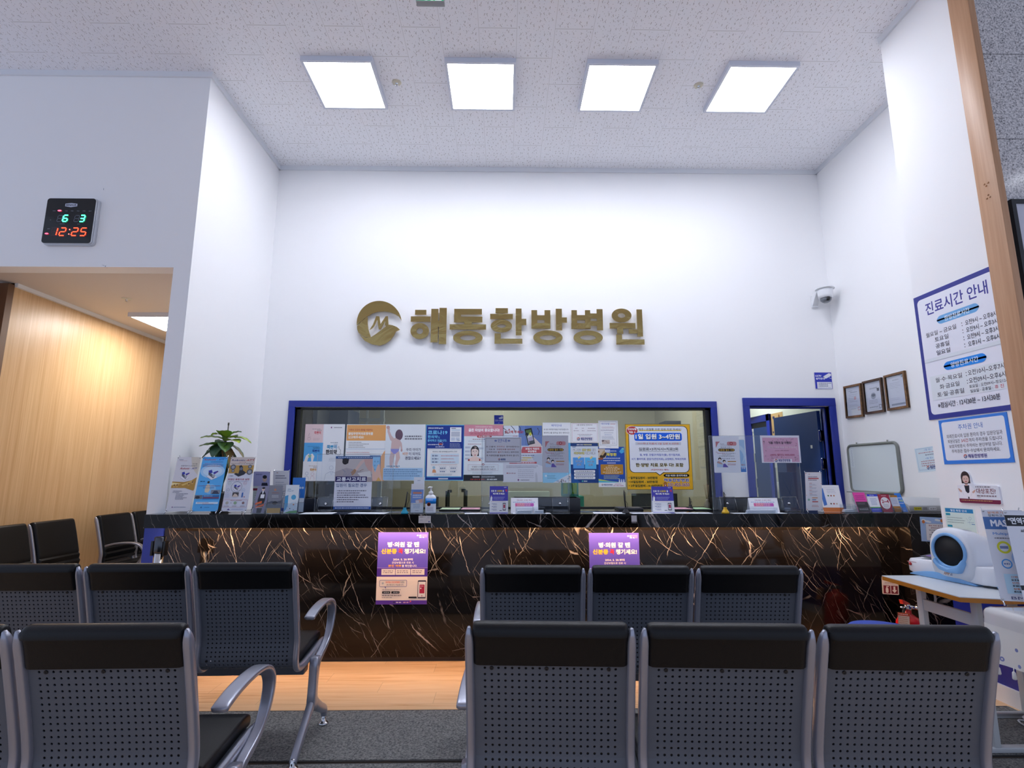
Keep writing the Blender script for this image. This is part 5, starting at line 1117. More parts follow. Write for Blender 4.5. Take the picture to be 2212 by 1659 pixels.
sh.build('lit_face', m_backlit('lit_exit_face', 0.8), e, (0, -.0205, .006))
b = MB(); b.tube([(0, 0, .13), (0, 0, H - p.z)], .008); b.build('hanger_rod', M_GREYPL, e)
pv = at_z(2200, 386, H); yr = 2 * 2.955 - pv.y
e = empty('downlight', (pv.x, yr, H - .012), 0, 'round ceiling downlight mirrored in the polished granite', 'ceiling light')
b = MB(); b.lathe([(.11, 0), (.125, .004), (.125, .012)], 32); b.build('bezel', M_WHITEPL, e)
b = MB(); b.lathe([(0, -.002), (.105, -.002)], 32); b.build('diffuser', m_emit('lit_downlight', '#eef3ff', 14.0), e)

# security camera in the corner
def cctv():
    p = at_y(1758, 651, YB); e = empty('security_camera', (p.x, YB, p.z), 0, 'white dome security camera on a wall bracket in the back right corner', 'camera')
    b = MB(); b.box(-.035, .035, -.02, 0, -.075, .055); b.prism([(-.02, -.06), (-.02, .05), (-.10, .085), (-.22, .09), (-.22, .078), (-.11, .06), (-.06, .0)], -.032, .032, 'x'); b.build('wall_bracket', M_WHITEPL, e, bevel=.004, recalc=True)
    b = MB(); b.lathe([(.066, -.03), (.07, .0), (.074, .045), (.074, .062), (.07, .068), (0, .068)], 32, 0.03, -.165, .01); b.build('camera_body', M_WHITEPL, e)
    b = MB(); b.lathe([(0, -.055), (.02, -.053), (.038, -.044), (.052, -.026), (.056, 0)], 28, .03, -.165, -.018); b.build('dome', mat('smoked_dome', '#6f747c', .05, coat=.5), e)
    b = MB(); b.lathe([(0, -.030), (.018, -.028), (.022, -.01), (.022, .01)], 18, .028, -.205, -.028); b.build('lens', M_BLACKPL, e)
    b = MB(); b.lathe([(0, .0), (.09, .0), (.094, .006), (.09, .012), (0, .014)], 32, .03, -.165, .079); b.build('rain_hood', M_WHITEPL, e)
cctv()

# board on the granite wall, tactile dots on the wooden trim
p = at_y(2176, 434, 2.95)
e = empty('notice_board', (p.x + .5, 2.955, .9), 0, 'large pale board in a dark frame on the grey granite', 'board')
hh = p.z - .9
b = MB(); b.box(-.5, -.475, -.03, 0, 0, hh); b.box(.475, .5, -.03, 0, 0, hh); b.box(-.475, .475, -.03, 0, hh - .025, hh); b.box(-.475, .475, -.03, 0, 0, .025); b.build('board_frame', M_BLACK, e)
b = MB(); b.box(-.475, .475, -.018, 0, .025, hh - .025); b.build('board_panel', mat('pale_board', '#c9cad6', .35), e)
tr = bpy.data.objects['trim_1']; b = MB()
for zx, zy in ((500, 510), (520, 527), (543, 490), (530, 670), (543, 628), (563, 650)):
    q = at_x(2030 + zx / 5.187, 300 + zy / 5.187, XP - .022); b.lathe([(.006, 0), (.0055, .003), (.003, .0055), (0, .006)], 10, q.x, q.y, q.z, True, Matrix.Rotation(-math.pi / 2, 4, 'Y'))
b.build('tactile_dots', M_POST, tr)

# ------------------------------------------------------------ things standing on the counter
def foot_pt(u, v, Y): q = at_y(u, v, Y); return Vector((q.x, Y, CT))
def stand(bl, br, tl, Y, dz=.0):
    """placing of an upright sheet from its surveyed lower corners and upper left corner"""
    a, c = at_y(*bl, Y), at_y(*br, Y); t = at_x(*tl, a.x); w = (c - a).length; h = math.hypot(t.y - a.y, t.z - a.z)
    return Vector(((a.x + c.x) / 2, Y, CT + dz)), w, h, -math.atan2(t.y - a.y, t.z - a.z)
def xbanner(bl, br, tl, Y, fn, label, paper, dz=.018, base=None, dims=None, rotz=0):
    loc, w, h, lean = stand(bl, br, tl, Y) if dims is None else dims
    lean = max(-.5, min(.1, lean))
    e = empty('desk_banner', loc, rotz, label, 'desk banner', 'small banners on wire stands')
    sh = Sheet(w, h, paper, .0012); fn(sh); sh.build('banner_sheet', None, e, (0, 0, dz), 0, 0, lean)
    top = lambda x, k: Vector((x, -math.sin(lean) * (h * k) - .004 * 0 + .006, dz + math.cos(lean) * h * k))
    b = MB(); hub = top(0, .42) + Vector((0, .02, 0))
    for sx in (-1, 1):
        b.tube([hub, top(sx * (w / 2 - .003), 1.03) + Vector((0, .004, 0))], .0022, 8); b.tube([hub, top(sx * (w / 2 - .004), .05)], .0022, 8)
        b.tube([(sx * (w / 2 - .006), 0 - .004, dz + .006), (sx * (w / 2 - .001), -.022, .0035)], .0035, 8)
    b.tube([hub, (0, hub.y + (.07 if dims is None else .03), .003)], .0025, 8)
    b.build('wire_stand', M_CHROME, e)
    b = MB()
    for sx in (-1, 1):
        for k in (.985, .02): q = top(sx * (w / 2 - .006), k); b.lathe([(.0, .005), (.004, .003), (.005, 0)], 10, q.x, q.y - .011, q.z, True, Matrix.Rotation(math.pi / 2, 4, 'X'))
    b.build('clips', M_CHROME, e); return e
def machine(s, x, y, k):
    s.poly([(x - 22 * k, y + 9 * k), (x + 2 * k, y + 16 * k), (x + 26 * k, y + 11 * k), (x + 0 * k, y + 5 * k)], '#e9e8f0').line([(x - 22 * k, y + 9 * k), (x + 2 * k, y + 16 * k), (x + 26 * k, y + 11 * k)], 1.0, '#8f7fa8')
    s.poly([(x - 16 * k, y), (x - 4 * k, y + 3 * k), (x + 14 * k, y + 10 * k), (x + 8 * k, y + 13 * k), (x - 14 * k, y + 6 * k)], '#5a5c6a').ell(x + 8 * k, y + 8 * k, 7 * k, 2.6 * k, '#a9aab4').poly([(x - 18 * k, y - 2 * k), (x - 4 * k, y - 4 * k), (x + 2 * k, y + 2 * k), (x - 10 * k, y + 3 * k)], '#3038a4').poly([(x + 4 * k, y + 1 * k), (x + 22 * k, y - 2 * k), (x + 24 * k, y + .5 * k), (x + 8 * k, y + 5 * k)], '#3038a4').line([(x + 10 * k, y + 5 * k), (x + 26 * k, y - 1 * k)], 1.0, '#b03a4a').circ(x - 12 * k, y + 3 * k, 2.4 * k, '#2c2d38')
def bn1(s):
    s.poly([(58, 0), (100, 0), (100, 34), (70, 20)], '#d4cabb').grey(9, 4.4, 26, 1.6, '#3a4a7a', 1, 4).grey(14, 7, 44, .8, '#b06a70', 2)
    s.text('비수술', 70, 12, 90, 14, '#4a4650').text('로봇척추디스크치료기', 22, 15.6, 90, 18, '#4a4650').text('Robotic', 22, 20, 62, 23.4, '#a8242c', .035, .12).text('- ATT', 66, 20, 92, 23.4, '#26308c', .035, .12); machine(s, 46, 31, .8)
    s.poly([(0, 46), (50, 47), (80, 44), (100, 38), (100, 60), (96, 63), (60, 58), (0, 58)], '#b58a3a').poly([(0, 48), (40, 50), (0, 53)], '#ecd9a0').poly([(40, 52), (84, 44), (86, 46), (48, 54)], '#d9b76a')
    for x, y in ((12, 54), (24, 53.6), (72, 51), (86, 48)): s.ell(x, y, 5, 3, '#caa05a').ell(x, y - 1, 2.6, 1.4, '#5a3e1e')
    for i, w in enumerate((50, 40, 78, 62, 58, 76, 64)): s.grey(12 if i < 2 else 28, 63 + i * 2.4, w, 1.3, '#4a4e70', i, 4)
    s.circ(24, 92.6, 2.6, '#7a5a8a', 10).grey(30, 92, 80, 1.2, '#5a6a94', 9, 3)
def bn2(s):
    s.rect(0, 0, 100, 100, '#58b0ee').rect(0, 0, 100, 4, '#3f9ae4').ell(50, 27, 48, 13, '#a9d2f4').ell(50, 27, 38, 9, '#c9e0f6').ell(55, 60, 22, 9, '#8ac4f0')
    s.text('Robotic', 8, 3.4, 56, 6.6, '#b03a54', .035, .12).text('- ATT', 60, 3.4, 86, 6.6, '#3040a0', .035, .12).grey(36, 8.6, 86, 1.4, '#3a5a9c', 2, 4).grey(12, 12, 80, .9, '#c05a70', 3, 3).greys(6, 14.4, 90, 2, 2.6, 1.4, '#8a4a64', 4, .12); machine(s, 50, 28, .95)
    s.grey(10, 45, 28, 2, '#1e3c70', 5, 6).circ(43, 47.4, 4.6, '#22242e').poly([(34, 62), (36, 54), (40, 51), (47, 51), (52, 54), (54, 62), (50, 66), (36, 66)], '#d8cdb8').grey(6, 53.4, 94, 1.3, '#8a4a6a', 6, 4).grey(26, 57, 70, 1.4, '#3a5a9c', 7, 4)
    s.rect(60, 61.6, 96, 69, '#7f8798').poly([(64, 69), (72, 63), (84, 63), (94, 69)], '#394058').rect(0, 71, 30, 78, '#6f7480').ell(12, 75, 9, 2.4, '#2c3040').rect(32, 71, 96, 78.4, '#2e66a4').rect(32, 75, 96, 76.6, '#8f3a44').grey(36, 72, 70, 1.2, '#d4e0f0', 8).rect(10, 83.4, 96, 87, '#cfe4f6').grey(14, 84.2, 60, 1.2, '#9c4a5c', 9).grey(36, 86.6, 80, 1, '#9c4a5c', 10).circ(34, 93, 3, '#2a6cb0', 10).grey(46, 92.4, 66, 1.2, '#2a5c9c', 11)
def bn3(s):
    s.rect(0, 0, 100, 15, '#cfc2bb').text('Robotic', 6, 4, 60, 7.6, '#3a3a74', .03).text('-ATT', 62, 4, 98, 7.6, '#a83038', .03).text('로봇 비수술', 36, 9, 64, 10.6, '#b04a50', .02).text('척추디스크에 디스크, 척추측만증', 6, 11.6, 94, 13.6, '#4a4650')
    s.rect(0, 15.4, 100, 30.6, '#bd9548')
    for x, y, r in ((16, 19, 11), (86, 28, 12), (18, 26, 6), (84, 18, 8)): s.circ(x, y, r, '#5b5c66').circ(x, y, r * .6, '#9a9ca6')
    s.poly([(40, 17), (48, 15), (56, 19), (58, 25), (72, 29), (66, 33), (44, 37), (24, 32), (30, 30), (42, 31), (44, 24)], '#2b2d38').ell(50, 22, 6, 3, '#6a6e80'); s.grey(8, 34.6, 22, 1.6, '#3a4a7a', 1, 4)
    s.text('최첨단 융합치료 실현', 4, 40, 90, 43.6, '#a83a50', .02).grey(4, 45, 88, 1, '#8a8fb4', 2, 3).ring(44, 56, 22, .06, '#7a7f8c'); machine(s, 44, 54, .62)
    for x, y, c in ((14, 49, '#7aa88a'), (76, 49, '#c9848c'), (12, 62, '#5a5c70'), (74, 62, '#7a9ac8')): s.ring(x, y, 7, .1, c).grey(x - 4, y - .5, x + 4, 1, c, 3)
    s.frame(-1 + 3, 66.4, 26, 77, '#c9b4bc', .8).greys(5, 68, 23, 5, 1.6, .8, '#9a9fc0', 3).rect(33, 66, 58, 74, '#4a4448').poly([(33, 74), (42, 68), (52, 70), (58, 74)], '#d9c4b4').rect(70, 66.4, 76, 75, '#3f6cb4').rect(80, 73.4, 84, 75, '#a83a44')
    s.frame(2, 79, 98, 93, '#c98a90', .9, .004).text('로봇 ATT 치료진행과정', 30, 80, 74, 81.6, '#b0605c').circ(18, 85, 6, '#b8b2a8').circ(50, 85, 6, '#8fae8c').circ(82, 85, 5, '#8c6a6a').poly([(32, 84.6), (38, 85), (32, 85.6)], '#3a3a74')
    for x in (8, 40, 72): s.greys(x, 90, x + 20, 2, 1.2, .7, '#8a7f88', 2)
    s.poly([(22, 98), (28, 95), (34, 98)], '#5a4a94').grey(40, 96, 84, 1, '#6a7ab4', 4)
xbanner((357.9, 1103.7), (410, 1103), (384.8, 986.4), 4.06, bn1, 'grey-beige desk banner with the words Robotic ATT, first from the left end', '#d9d6dc')
xbanner((414.1, 1103.2), (469.8, 1103.7), (439, 985.9), 4.06, bn2, 'sky blue desk banner, second from the left end of the counter', '#58b0ee')
xbanner((477.7, 1103.2), (532.4, 1103.2), (499.6, 986.4), 4.06, bn3, 'pale lilac desk banner with a brown picture strip, third from the left end', '#d7d9e6')
def bn4(s):
    s.frame(1, .6, 99, 99.4, '#e0c8b0', 1).grey(22, 4, 30, 2.4, '#c07a6a', 1).greys(18, 11, 80, 3, 4.2, 2.6, '#3c3f70', 4, .2).rect(20, 15, 82, 18, '#c4545c')
    for i in range(4): s.grey(24, 28 + i * 9, 40, 1.8, '#c4605c', i, 4).greys(24, 31 + i * 9, 74, 2, 2.4, 1.2, '#9aa0b8', 3, .3)
    s.circ(18, 72, 7, '#9cc8b8').rect(38, 66, 72, 68, '#d08a4a').rect(38, 71, 62, 73, '#4a7ab0').rect(38, 76, 74, 78.4, '#c4484a').greys(36, 86, 78, 2, 3, 1.5, '#c4605c', 4)
    for x, y in ((4, 4), (4, 60), (96, 30), (96, 96), (4, 96)): s.circ(x, y, 2, '#d06a5a', 8)
xbanner((1741.5, 1103.4), (1777, 1103.6), (1739.8, 1020.9), 4.08, bn4, 'white desk banner with small red headings before the blue door frame', '#f2f1f6')
def bn5(s): s.rect(0, 0, 100, 40, '#b9b8e2').grey(14, 6, 52, 4, '#6a6ab0', 1).ell(68, 20, 13, 9, '#e0c0b0').ell(68, 15, 13, 5, '#26242a').poly([(46, 46), (52, 31), (84, 31), (92, 46)], '#33364a').rect(0, 46, 100, 52, '#8f2c44').greys(10, 58, 86, 6, 6, 2, '#9fb4a4', 4)
xbanner((545, 1100), (581, 1100), (548, 1021), 4.42, bn5, 'lilac desk banner with a man at the top, behind the leaflets', '#e3ebe6')
def bn6(s): s.grey(20, 4, 30, 3, '#c49a8a', 1).greys(14, 12, 84, 2, 6, 3.4, '#4a4a70', 4, .2).greys(16, 30, 84, 8, 6, 2, '#a9aec0', 3, .3)
xbanner((588, 1100), (623, 1100), (586, 1021), 4.42, bn6, 'white desk banner behind the leaflets, beside the lilac one', '#f1eef0')

# leaflets in clear holders
def leaflet_holder(bl, br, tl, Y, fn, label, paper, lip=.36, cat='leaflet holder', group='clear holders with leaflets'):
    loc, w, h, lean = stand(bl, br, tl, Y); lean = max(-.5, min(-.02, lean))
    e = empty('leaflet_holder', loc, 0, label, cat, group)
    sh = Sheet(w, h, paper, .006); fn(sh); sh.build('leaflets', None, e, (0, .004, .006), 0, 0, lean)
    M_ = Matrix.Rotation(lean, 4, 'X')
    b = MB(); ww = w / 2 + .004
    pr = lambda y, z: tuple(M_ @ Vector((0, y, z)))[1:]
    b.prism([pr(.012, 0), pr(.012, h * .82), pr(.014, h * .82), pr(.014, 0)], -ww, ww, 'x'); b.prism([pr(-.012, .0), pr(-.012, h * lip), pr(-.010, h * lip), pr(-.010, 0)], -ww, ww, 'x')
    for sx in (-1, 1): b.prism([pr(-.012, 0), pr(-.012, h * lip), pr(.014, h * .7), pr(.014, 0)], sx * ww, sx * (ww + .002), 'x')
    b.box(-ww, ww, -.014, .016 + max(0, -lean) * h * .4, 0, .003); b.build('clear_holder', M_ACRYL, e, recalc=True)
    b = MB()
    for sx in (-1, 1): b.tube([(sx * ww, *pr(-.0125, .002)), (sx * ww, *pr(-.0125, h * lip)), (sx * ww, *pr(.0145, h * .75))], .0014, 6)
    b.tube([(-ww, *pr(-.0125, h * lip)), (ww, *pr(-.0125, h * lip))], .0012, 6); b.build('holder_edge', M_ACEDGE, e); return e
def lf1(s): s.rect(0, 0, 100, 100, '#84829a').ell(52, 12, 13, 7, '#d8bcae').ell(52, 8.4, 13, 4, '#1f1d22').poly([(22, 52), (30, 28), (44, 20), (62, 20), (78, 28), (84, 52), (70, 100), (34, 100)], '#22232c').poly([(46, 20), (60, 20), (54, 34)], '#f0f0f4').rect(40, 32, 72, 46, '#e6e6ec').poly([(8, 64), (60, 56), (62, 64), (10, 72)], '#d8622c').poly([(16, 76), (84, 66), (84, 74), (18, 84)], '#d8622c').greys(20, 79, 76, 1, 3, 3, '#f2e6e0', 5)
def lf2(s): s.rect(0, 0, 100, 100, '#8b8d98').circ(46, 16, 9, '#c98a6a').grey(24, 26, 80, 3, '#a05a4a', 1, 4).greys(26, 36, 78, 2, 5, 3, '#d8d8dc', 4).poly([(0, 62), (30, 56), (60, 60), (100, 54), (100, 84), (0, 84)], '#5a5e6c').ell(54, 64, 20, 7, '#34363e').rect(0, 82, 100, 100, '#c99a3c')
def lf3(s): s.rect(0, 0, 100, 100, '#e9f1f6').grey(14, 14, 40, 3, '#4a8aac', 1).text('Allergy 검사', 12, 19, 62, 24, '#3a7aa4', .01).poly([(0, 40), (24, 36), (26, 80), (0, 96)], '#4aa4d8').circ(66, 44, 19, '#5ab4e0').poly([(10, 100), (20, 80), (50, 62), (92, 60), (96, 88), (60, 100)], '#d4e4f0').circ(44, 84, 4, '#2a2c38').circ(70, 70, 6, '#c98a6a').circ(72, 88, 3, '#3a3c48').poly([(0, 100), (40, 93), (100, 90), (100, 100)], '#5aa45a')
leaflet_holder((545, 1106), (571, 1106), (558, 1047.5), 4.03, lf1, 'clear holder with grey leaflets of a man in a suit', '#84829a')
leaflet_holder((576, 1106), (605, 1106), (583, 1046), 4.03, lf2, 'clear holder with grey leaflets with a yellow lower band', '#8b8d98')
leaflet_holder((613, 1106), (641, 1106), (619, 1045), 4.03, lf3, 'clear holder with pale blue allergy leaflets', '#e9f1f6')
def lf4(s): s.rect(0, 0, 100, 40, '#f0f1f6').greys(12, 5, 86, 2, 5, 2, '#a9aec4', 4)
def lf5(s): s.rect(0, 0, 100, 20, '#f0f0f4').rect(0, 20, 100, 67, '#7c9ede').greys(16, 24, 82, 1, 4, 3, '#4a5a9c', 4).rect(14, 29, 88, 35, '#dc8a64', .004).greys(14, 38, 90, 2, 7, 4.6, '#eef0f8', 7).poly([(36, 58), (70, 54), (98, 52), (96, 66), (40, 67)], '#e0b4a4').rect(40, 58, 66, 66, '#d9dae6').rect(0, 67, 100, 100, '#f1f2f6').greys(20, 72, 80, 3, 5, 3, '#9ab4d4', 4).grey(36, 92, 64, 2, '#8a6a7a', 5)
for i in range(5): pass
def lf6(s):
    s.rect(0, 0, 100, 100, '#eef0f5').grey(34, 8, 62, 3, '#a9aec4', 1).grey(14, 22, 86, 2, '#8a90a8', 2)
    for x in (18, 36, 54, 70, 86): s.circ(x, 34, 5, '#3a3c50', 10)
leaflet_holder((892, 1104), (915, 1104), (891.5, 1031.5), 4.17, lf6, 'rear clear holder of white leaflets with a row of dark symbols', '#eef0f5', .3)
leaflet_holder((887, 1106), (913.5, 1106), (889, 1044), 4.08, lf5, 'clear holder of blue and white leaflets next to the hand sanitizer', '#f0f0f4', .33)
# blue card behind allergy leaflets
def lf7(s): s.rect(0, 0, 100, 100, '#2f7ad0').circ(30, 40, 16, '#e88a94').circ(64, 30, 9, '#bcd4ee').circ(84, 30, 9, '#bcd4ee').rect(56, 60, 100, 100, '#eaf2f8')
leaflet_holder((628, 1104), (655, 1104), (625, 1033), 4.16, lf7, 'clear holder with bright blue cards behind the allergy leaflets', '#2f7ad0', .3)
# fan of leaflets at the right end
def q1(s): s.rect(0, 0, 100, 48, '#e84aa8').greys(8, 16, 90, 3, 9, 4, '#8c2a6a', 5, .1).rect(0, 48, 100, 100, '#3a383e').greys(10, 54, 84, 2, 5, 2.4, '#8a8890', 4).grey(14, 82, 86, 8, '#a9a8b0', 3, 8)
def q2(s): s.rect(0, 0, 100, 12, '#3a4ad0').text('건강나눔', 24, 3, 66, 9, '#eef0ff', .02).greys(22, 24, 84, 5, 8, 4, '#6a8ac4', 5, .2).rect(0, 72, 100, 77, '#5ab44a').rect(0, 77, 100, 100, '#4a5ad0').grey(14, 84, 84, 5, '#aab4f0', 4, 5)
def q3(s): s.rect(0, 0, 100, 100, '#a82848').ell(50, 50, 44, 34, '#f0eef2').text('2~4', 18, 30, 84, 50, '#b02a4a', .04).grey(26, 6, 72, 4, '#f0d0d8', 1, 5).greys(24, 56, 78, 4, 4.6, 2.2, '#8a8a98', 4)
def q4(s): s.rect(0, 0, 100, 12, '#b87a2c').rect(0, 12, 100, 66, '#cfd4e4').greys(10, 20, 84, 4, 9, 4, '#7a86b0', 5).rect(0, 66, 100, 100, '#a8702c').grey(12, 76, 80, 4, '#e0c090', 3)
def q5(s): s.rect(0, 0, 100, 100, '#2a78d4').grey(10, 22, 86, 7, '#d4e4f8', 1, 8).text('2·3인실', 10, 34, 92, 46, '#c9e088', .03).grey(12, 52, 88, 5, '#d4e4f8', 2, 6).grey(20, 92, 70, 3, '#d4e4f8', 3)
for bl, br, tl, fn, lab, pap in (((1855.5, 1107.6), (1881, 1108), (1841.5, 1065.4), q1, 'pink and black leaflets in a clear holder, first of the leaflet row', '#e84aa8'), ((1882.5, 1108), (1905.5, 1108.4), (1871.5, 1069.6), q2, 'white leaflets with a blue heading, second of the leaflet row', '#f2f4fa'),
        ((1906.5, 1108.4), (1930, 1108.6), (1896, 1070), q3, 'dark red leaflets with a white oval reading 2~4', '#a82848'), ((1932.5, 1108.6), (1948, 1108.8), (1921.5, 1072.5), q4, 'brown and grey leaflets beside the dark red ones', '#cfd4e4'), ((1949, 1108.8), (1962, 1109.4), (1931.5, 1068.5), q5, 'bright blue leaflets, last of the leaflet row', '#2a78d4')):
    leaflet_holder(bl, br, tl, 4.06, fn, lab, pap, .25)

# tent cards
def tent(bl, br, tl, Y, fn, label, paper, lean=-.16, rotz=0):
    a, c = at_y(*bl, Y), at_y(*br, Y); w = (c - a).length; t = at_y(*tl, Y); h = (t.z - CT) * 1.02
    e = empty('tent_card', ((a.x + c.x) / 2, Y, CT), rotz, label, 'desk card', 'standing desk cards')
    sh = Sheet(w, h, paper, .0012); fn(sh); sh.build('front_card', None, e, (0, 0, .001), 0, 0, lean)
    b = MB(); d = h * math.sin(-lean); b.prism([(d * 2, 0), (d * 2 + .001, 0), (d + .0015, h * math.cos(lean)), (d + .0003, h * math.cos(lean))], -w / 2, w / 2, 'x'); b.build('back_card', mat('card_white', '#eceef4', .5), e, recalc=True)
    b = MB(); b.box(-w / 2, w / 2, -.006, d * 2 + .004, 0, .0012); b.build('base_card', MATS['card_white'], e); return e
def tc1(s):
    s.rect(0, 0, 100, 55, '#4a44b4').grey(78, 3, 92, 3, '#e8e8fa', 1).outl('진료 전', 7, 14, 36, 22, '#ffffff', '#2c2a80', .04, .03).outl('신분증', 38, 14, 68, 22, '#f4d63c', '#2c2a80', .04, .03).text('을', 70, 14, 78, 22, '#ffffff', .03).text('꼭', 84, 12, 96, 22, '#e04058', .04).outl('제시해 주세요!', 17, 24.5, 82, 32.5, '#ffffff', '#2c2a80', .04, .03)
    s.greys(20, 40, 84, 3, 4, 2.4, '#b8b8ec', 4, .2).ell(9, 38, 3, 2, '#e6c8bc').poly([(3, 55), (4, 42), (9, 40), (15, 41), (13, 55)], '#eef0f6').rect(0, 55, 100, 98, '#ececf0').rect(0, 98, 100, 100, '#4a44b4').grey(10, 57, 88, 2, '#b88a9a', 2, 3)
    for i in range(3): s.grey(12, 65 + i * 10, 40, 2.6, '#4a4a9c', i, 6).grey(18, 69 + i * 10, 40, 2, '#7a7a88', i + 4, 5)
    s.rect(71, 63, 88, 91, '#2c2a34', .004).rect(73, 66, 86, 88, '#e9e6ea').rect(75, 69, 84, 82, '#b03050').rect(54, 90, 66, 92, '#2c2a34')
def tc2(s):
    s.text('진료 접수 시 본인 확인!', 22, 11, 78, 21, '#a85a8c', .01).grey(8, 27, 90, 5, '#6a84c4', 2, 5).rect(16, 36, 84, 58, '#c45ab4', .004).rect(16, 36, 50, 58, '#dc6a9c', .004).greys(24, 40, 78, 2, 9, 5, '#f4dcc0', 6)
tent((1057.5, 1107), (1097.4, 1107), (1056, 1051.6), 4.10, tc1, 'purple and white desk card in front of the middle acrylic shield', '#ececf0', -.1)
tent((1411, 1106), (1457, 1106), (1409, 1052), 4.10, tc1, 'purple and white desk card below the yellow price board', '#ececf0', -.16, R(-4))
tent((1103.6, 1108), (1163, 1108), (1103, 1075.4), 4.11, tc2, 'white desk card with a pink bar beside the purple card', '#f2f1f6', -.3)
tent((1622, 1106), (1684, 1106), (1620, 1075.6), 4.10, tc2, 'white desk card with a pink bar behind the right acrylic shield tray', '#f2f1f6', -.3, R(-3))
# desk calendar
def cal(s): s.rect(0, 0, 100, 84, '#f2f0f2').greys(36, 16, 80, 3, 6, 2, '#a9aec4', 4); s.poly([(0, 12), (18, 12), (24, 74), (8, 78)], '#4a7ac8'); [s.circ(x, y, 4, c) for x, y, c in ((38, 40, '#4a7a4a'), (52, 40, '#b05a4a'), (66, 40, '#c98a5a'), (44, 70, '#6a4a3a'), (58, 70, '#b04a3a'), (72, 70, '#c9b49a'))]; s.rect(0, 84, 100, 100, '#d87a3c')
c_ = tent((1781, 1105), (1822, 1105), (1777, 1048), 4.16, cal, 'desk calendar with an orange foot by the blue door frame', '#f2f0f2', -.25, R(-8)); c_.name = 'desk_calendar'; c_['category'] = 'calendar'; del c_['group']
b = MB()
for i in range(14): b.tube([(.065 * 2.1 * (i / 13 - .5), .045 + .006 * math.cos(a), .187 + .006 * math.sin(a)) for a in [k * math.pi / 4 for k in range(8)]], .0008, 5, True, True)
b.build('wire_binding', M_WHITEPL, c_)

# acrylic shields with the sheets taped on them
def shield(x0p, x1p, topv, Y, label, feet):
    a, c, t = at_y(x0p, 1100, Y), at_y(x1p, 1100, Y), at_y((x0p + x1p) / 2, topv, Y)
    w, h = c.x - a.x, t.z - CT
    e = empty('acrylic_shield', ((a.x + c.x) / 2, Y, CT), 0, label, 'acrylic shield', 'clear acrylic shields on the counter')
    b = MB(); b.box(-w / 2, w / 2, 0, .004, 0, h); b.build('clear_panel', M_ACRYL, e)
    b = MB(); b.tube([(-w / 2, .002, 0), (-w / 2, .002, h), (w / 2, .002, h), (w / 2, .002, 0)], .0022, 6, False); b.build('panel_edge', M_ACEDGE, e)
    for fx in feet:
        f = MB(); fw = .06; f.box(fx - fw, fx + fw, -.06, -.003, 0, .006); f.box(fx - fw, fx + fw, -.009, -.005, .006, .115); ft = f.build('foot', M_ACRYL, e)
        k = MB(); k.tube([(fx - fw, -.012, .112), (fx + fw, -.012, .112)], .0016, 6); k.tube([(fx - fw, -.06, .004), (fx - fw, -.012, .112)], .0014, 6); k.tube([(fx + fw, -.06, .004), (fx + fw, -.012, .112)], .0014, 6); k.tube([(fx - fw, -.06, .005), (fx + fw, -.06, .005)], .002, 6); k.build('foot_edge', M_ACEDGE, ft)
        s_ = MB(); s_.lathe([(0, .012), (.008, .011), (.011, .006), (.011, 0)], 18, fx, -.0095, .06, True, Matrix.Rotation(math.pi / 2, 4, 'X')); s_.build('screw_cap', M_CHROME, ft)
    return e
YS = 4.25
shield(679, 846, 981, YS, 'clear acrylic shield on the left carrying the traffic accident sheet', (-.212, .212))
shield(1040, 1230, 941, YS, 'clear acrylic shield in the middle of the counter', (-.28, .27))
shield(1541, 1736, 941.5, YS, 'clear acrylic shield on the right before the blue door', (-.25, .24))
def sf_traffic(s):
    s.rect(0, 0, 100, 5, '#2f5c9c').grey(6, 1.6, 98, 1.8, '#d8e4f0', 1, 4).rect(0, 5, 100, 49, '#cfc6c4').poly([(0, 30), (30, 22), (100, 34), (100, 49), (0, 49)], '#b9aeb0').ell(26, 10, 8, 6, '#1e1a1e').poly([(18, 5), (36, 5), (34, 14), (20, 14)], '#2a2428').poly([(52, 26), (66, 10), (74, 6), (80, 8), (66, 20), (56, 30)], '#e6c8be').poly([(42, 31), (52, 24), (57, 27), (54, 32), (46, 37)], '#b98f6a').poly([(76, 6), (100, 5), (100, 30), (88, 26), (80, 16)], '#dfb4aa')
    for k in range(7): s.line([(18 + k * 4, 24 + (k % 3) * 2), (26 + k * 4, 30 + k % 2 * 2), (22 + k * 3, 38)], .7, '#8a94b4')
    s.poly([(60, 32), (94, 28), (98, 40), (70, 40)], '#e4e0de').line([(66, 28), (76, 25)], 1, '#8a5a4a').rect(2, 38.5, 86, 48.8, '#2e2568').text('교통사고치료', 5, 39.6, 84, 47.6, '#f4f4fa', .035).text('입원이 필요한 경우', 5, 51.6, 87, 58.4, '#2f5690', .01)
    for i, w in enumerate((86, 70, 84, 92, 66, 54)): s.rect(6, 65.4 + i * 4.1, 7, 65.9 + i * 4.1, '#4a4660').grey(9, 64.4 + i * 4.1, w, 1.9, '#4a4660', i, 4)
    s.rect(0, 94.6, 100, 100, '#2c5aa8').grey(5, 96.2, 94, 2.2, '#dfe8f4', 9, 4)
poster('notice', (724.9, 985.4), (805, 985.4), (719.5, 1100.4), sf_traffic, 'sheet headed 교통사고치료 with a treatment photograph, on the left shield', 'notice', y=YS - .0005, paper='#e7e8f2', t=.0012, roll=0)
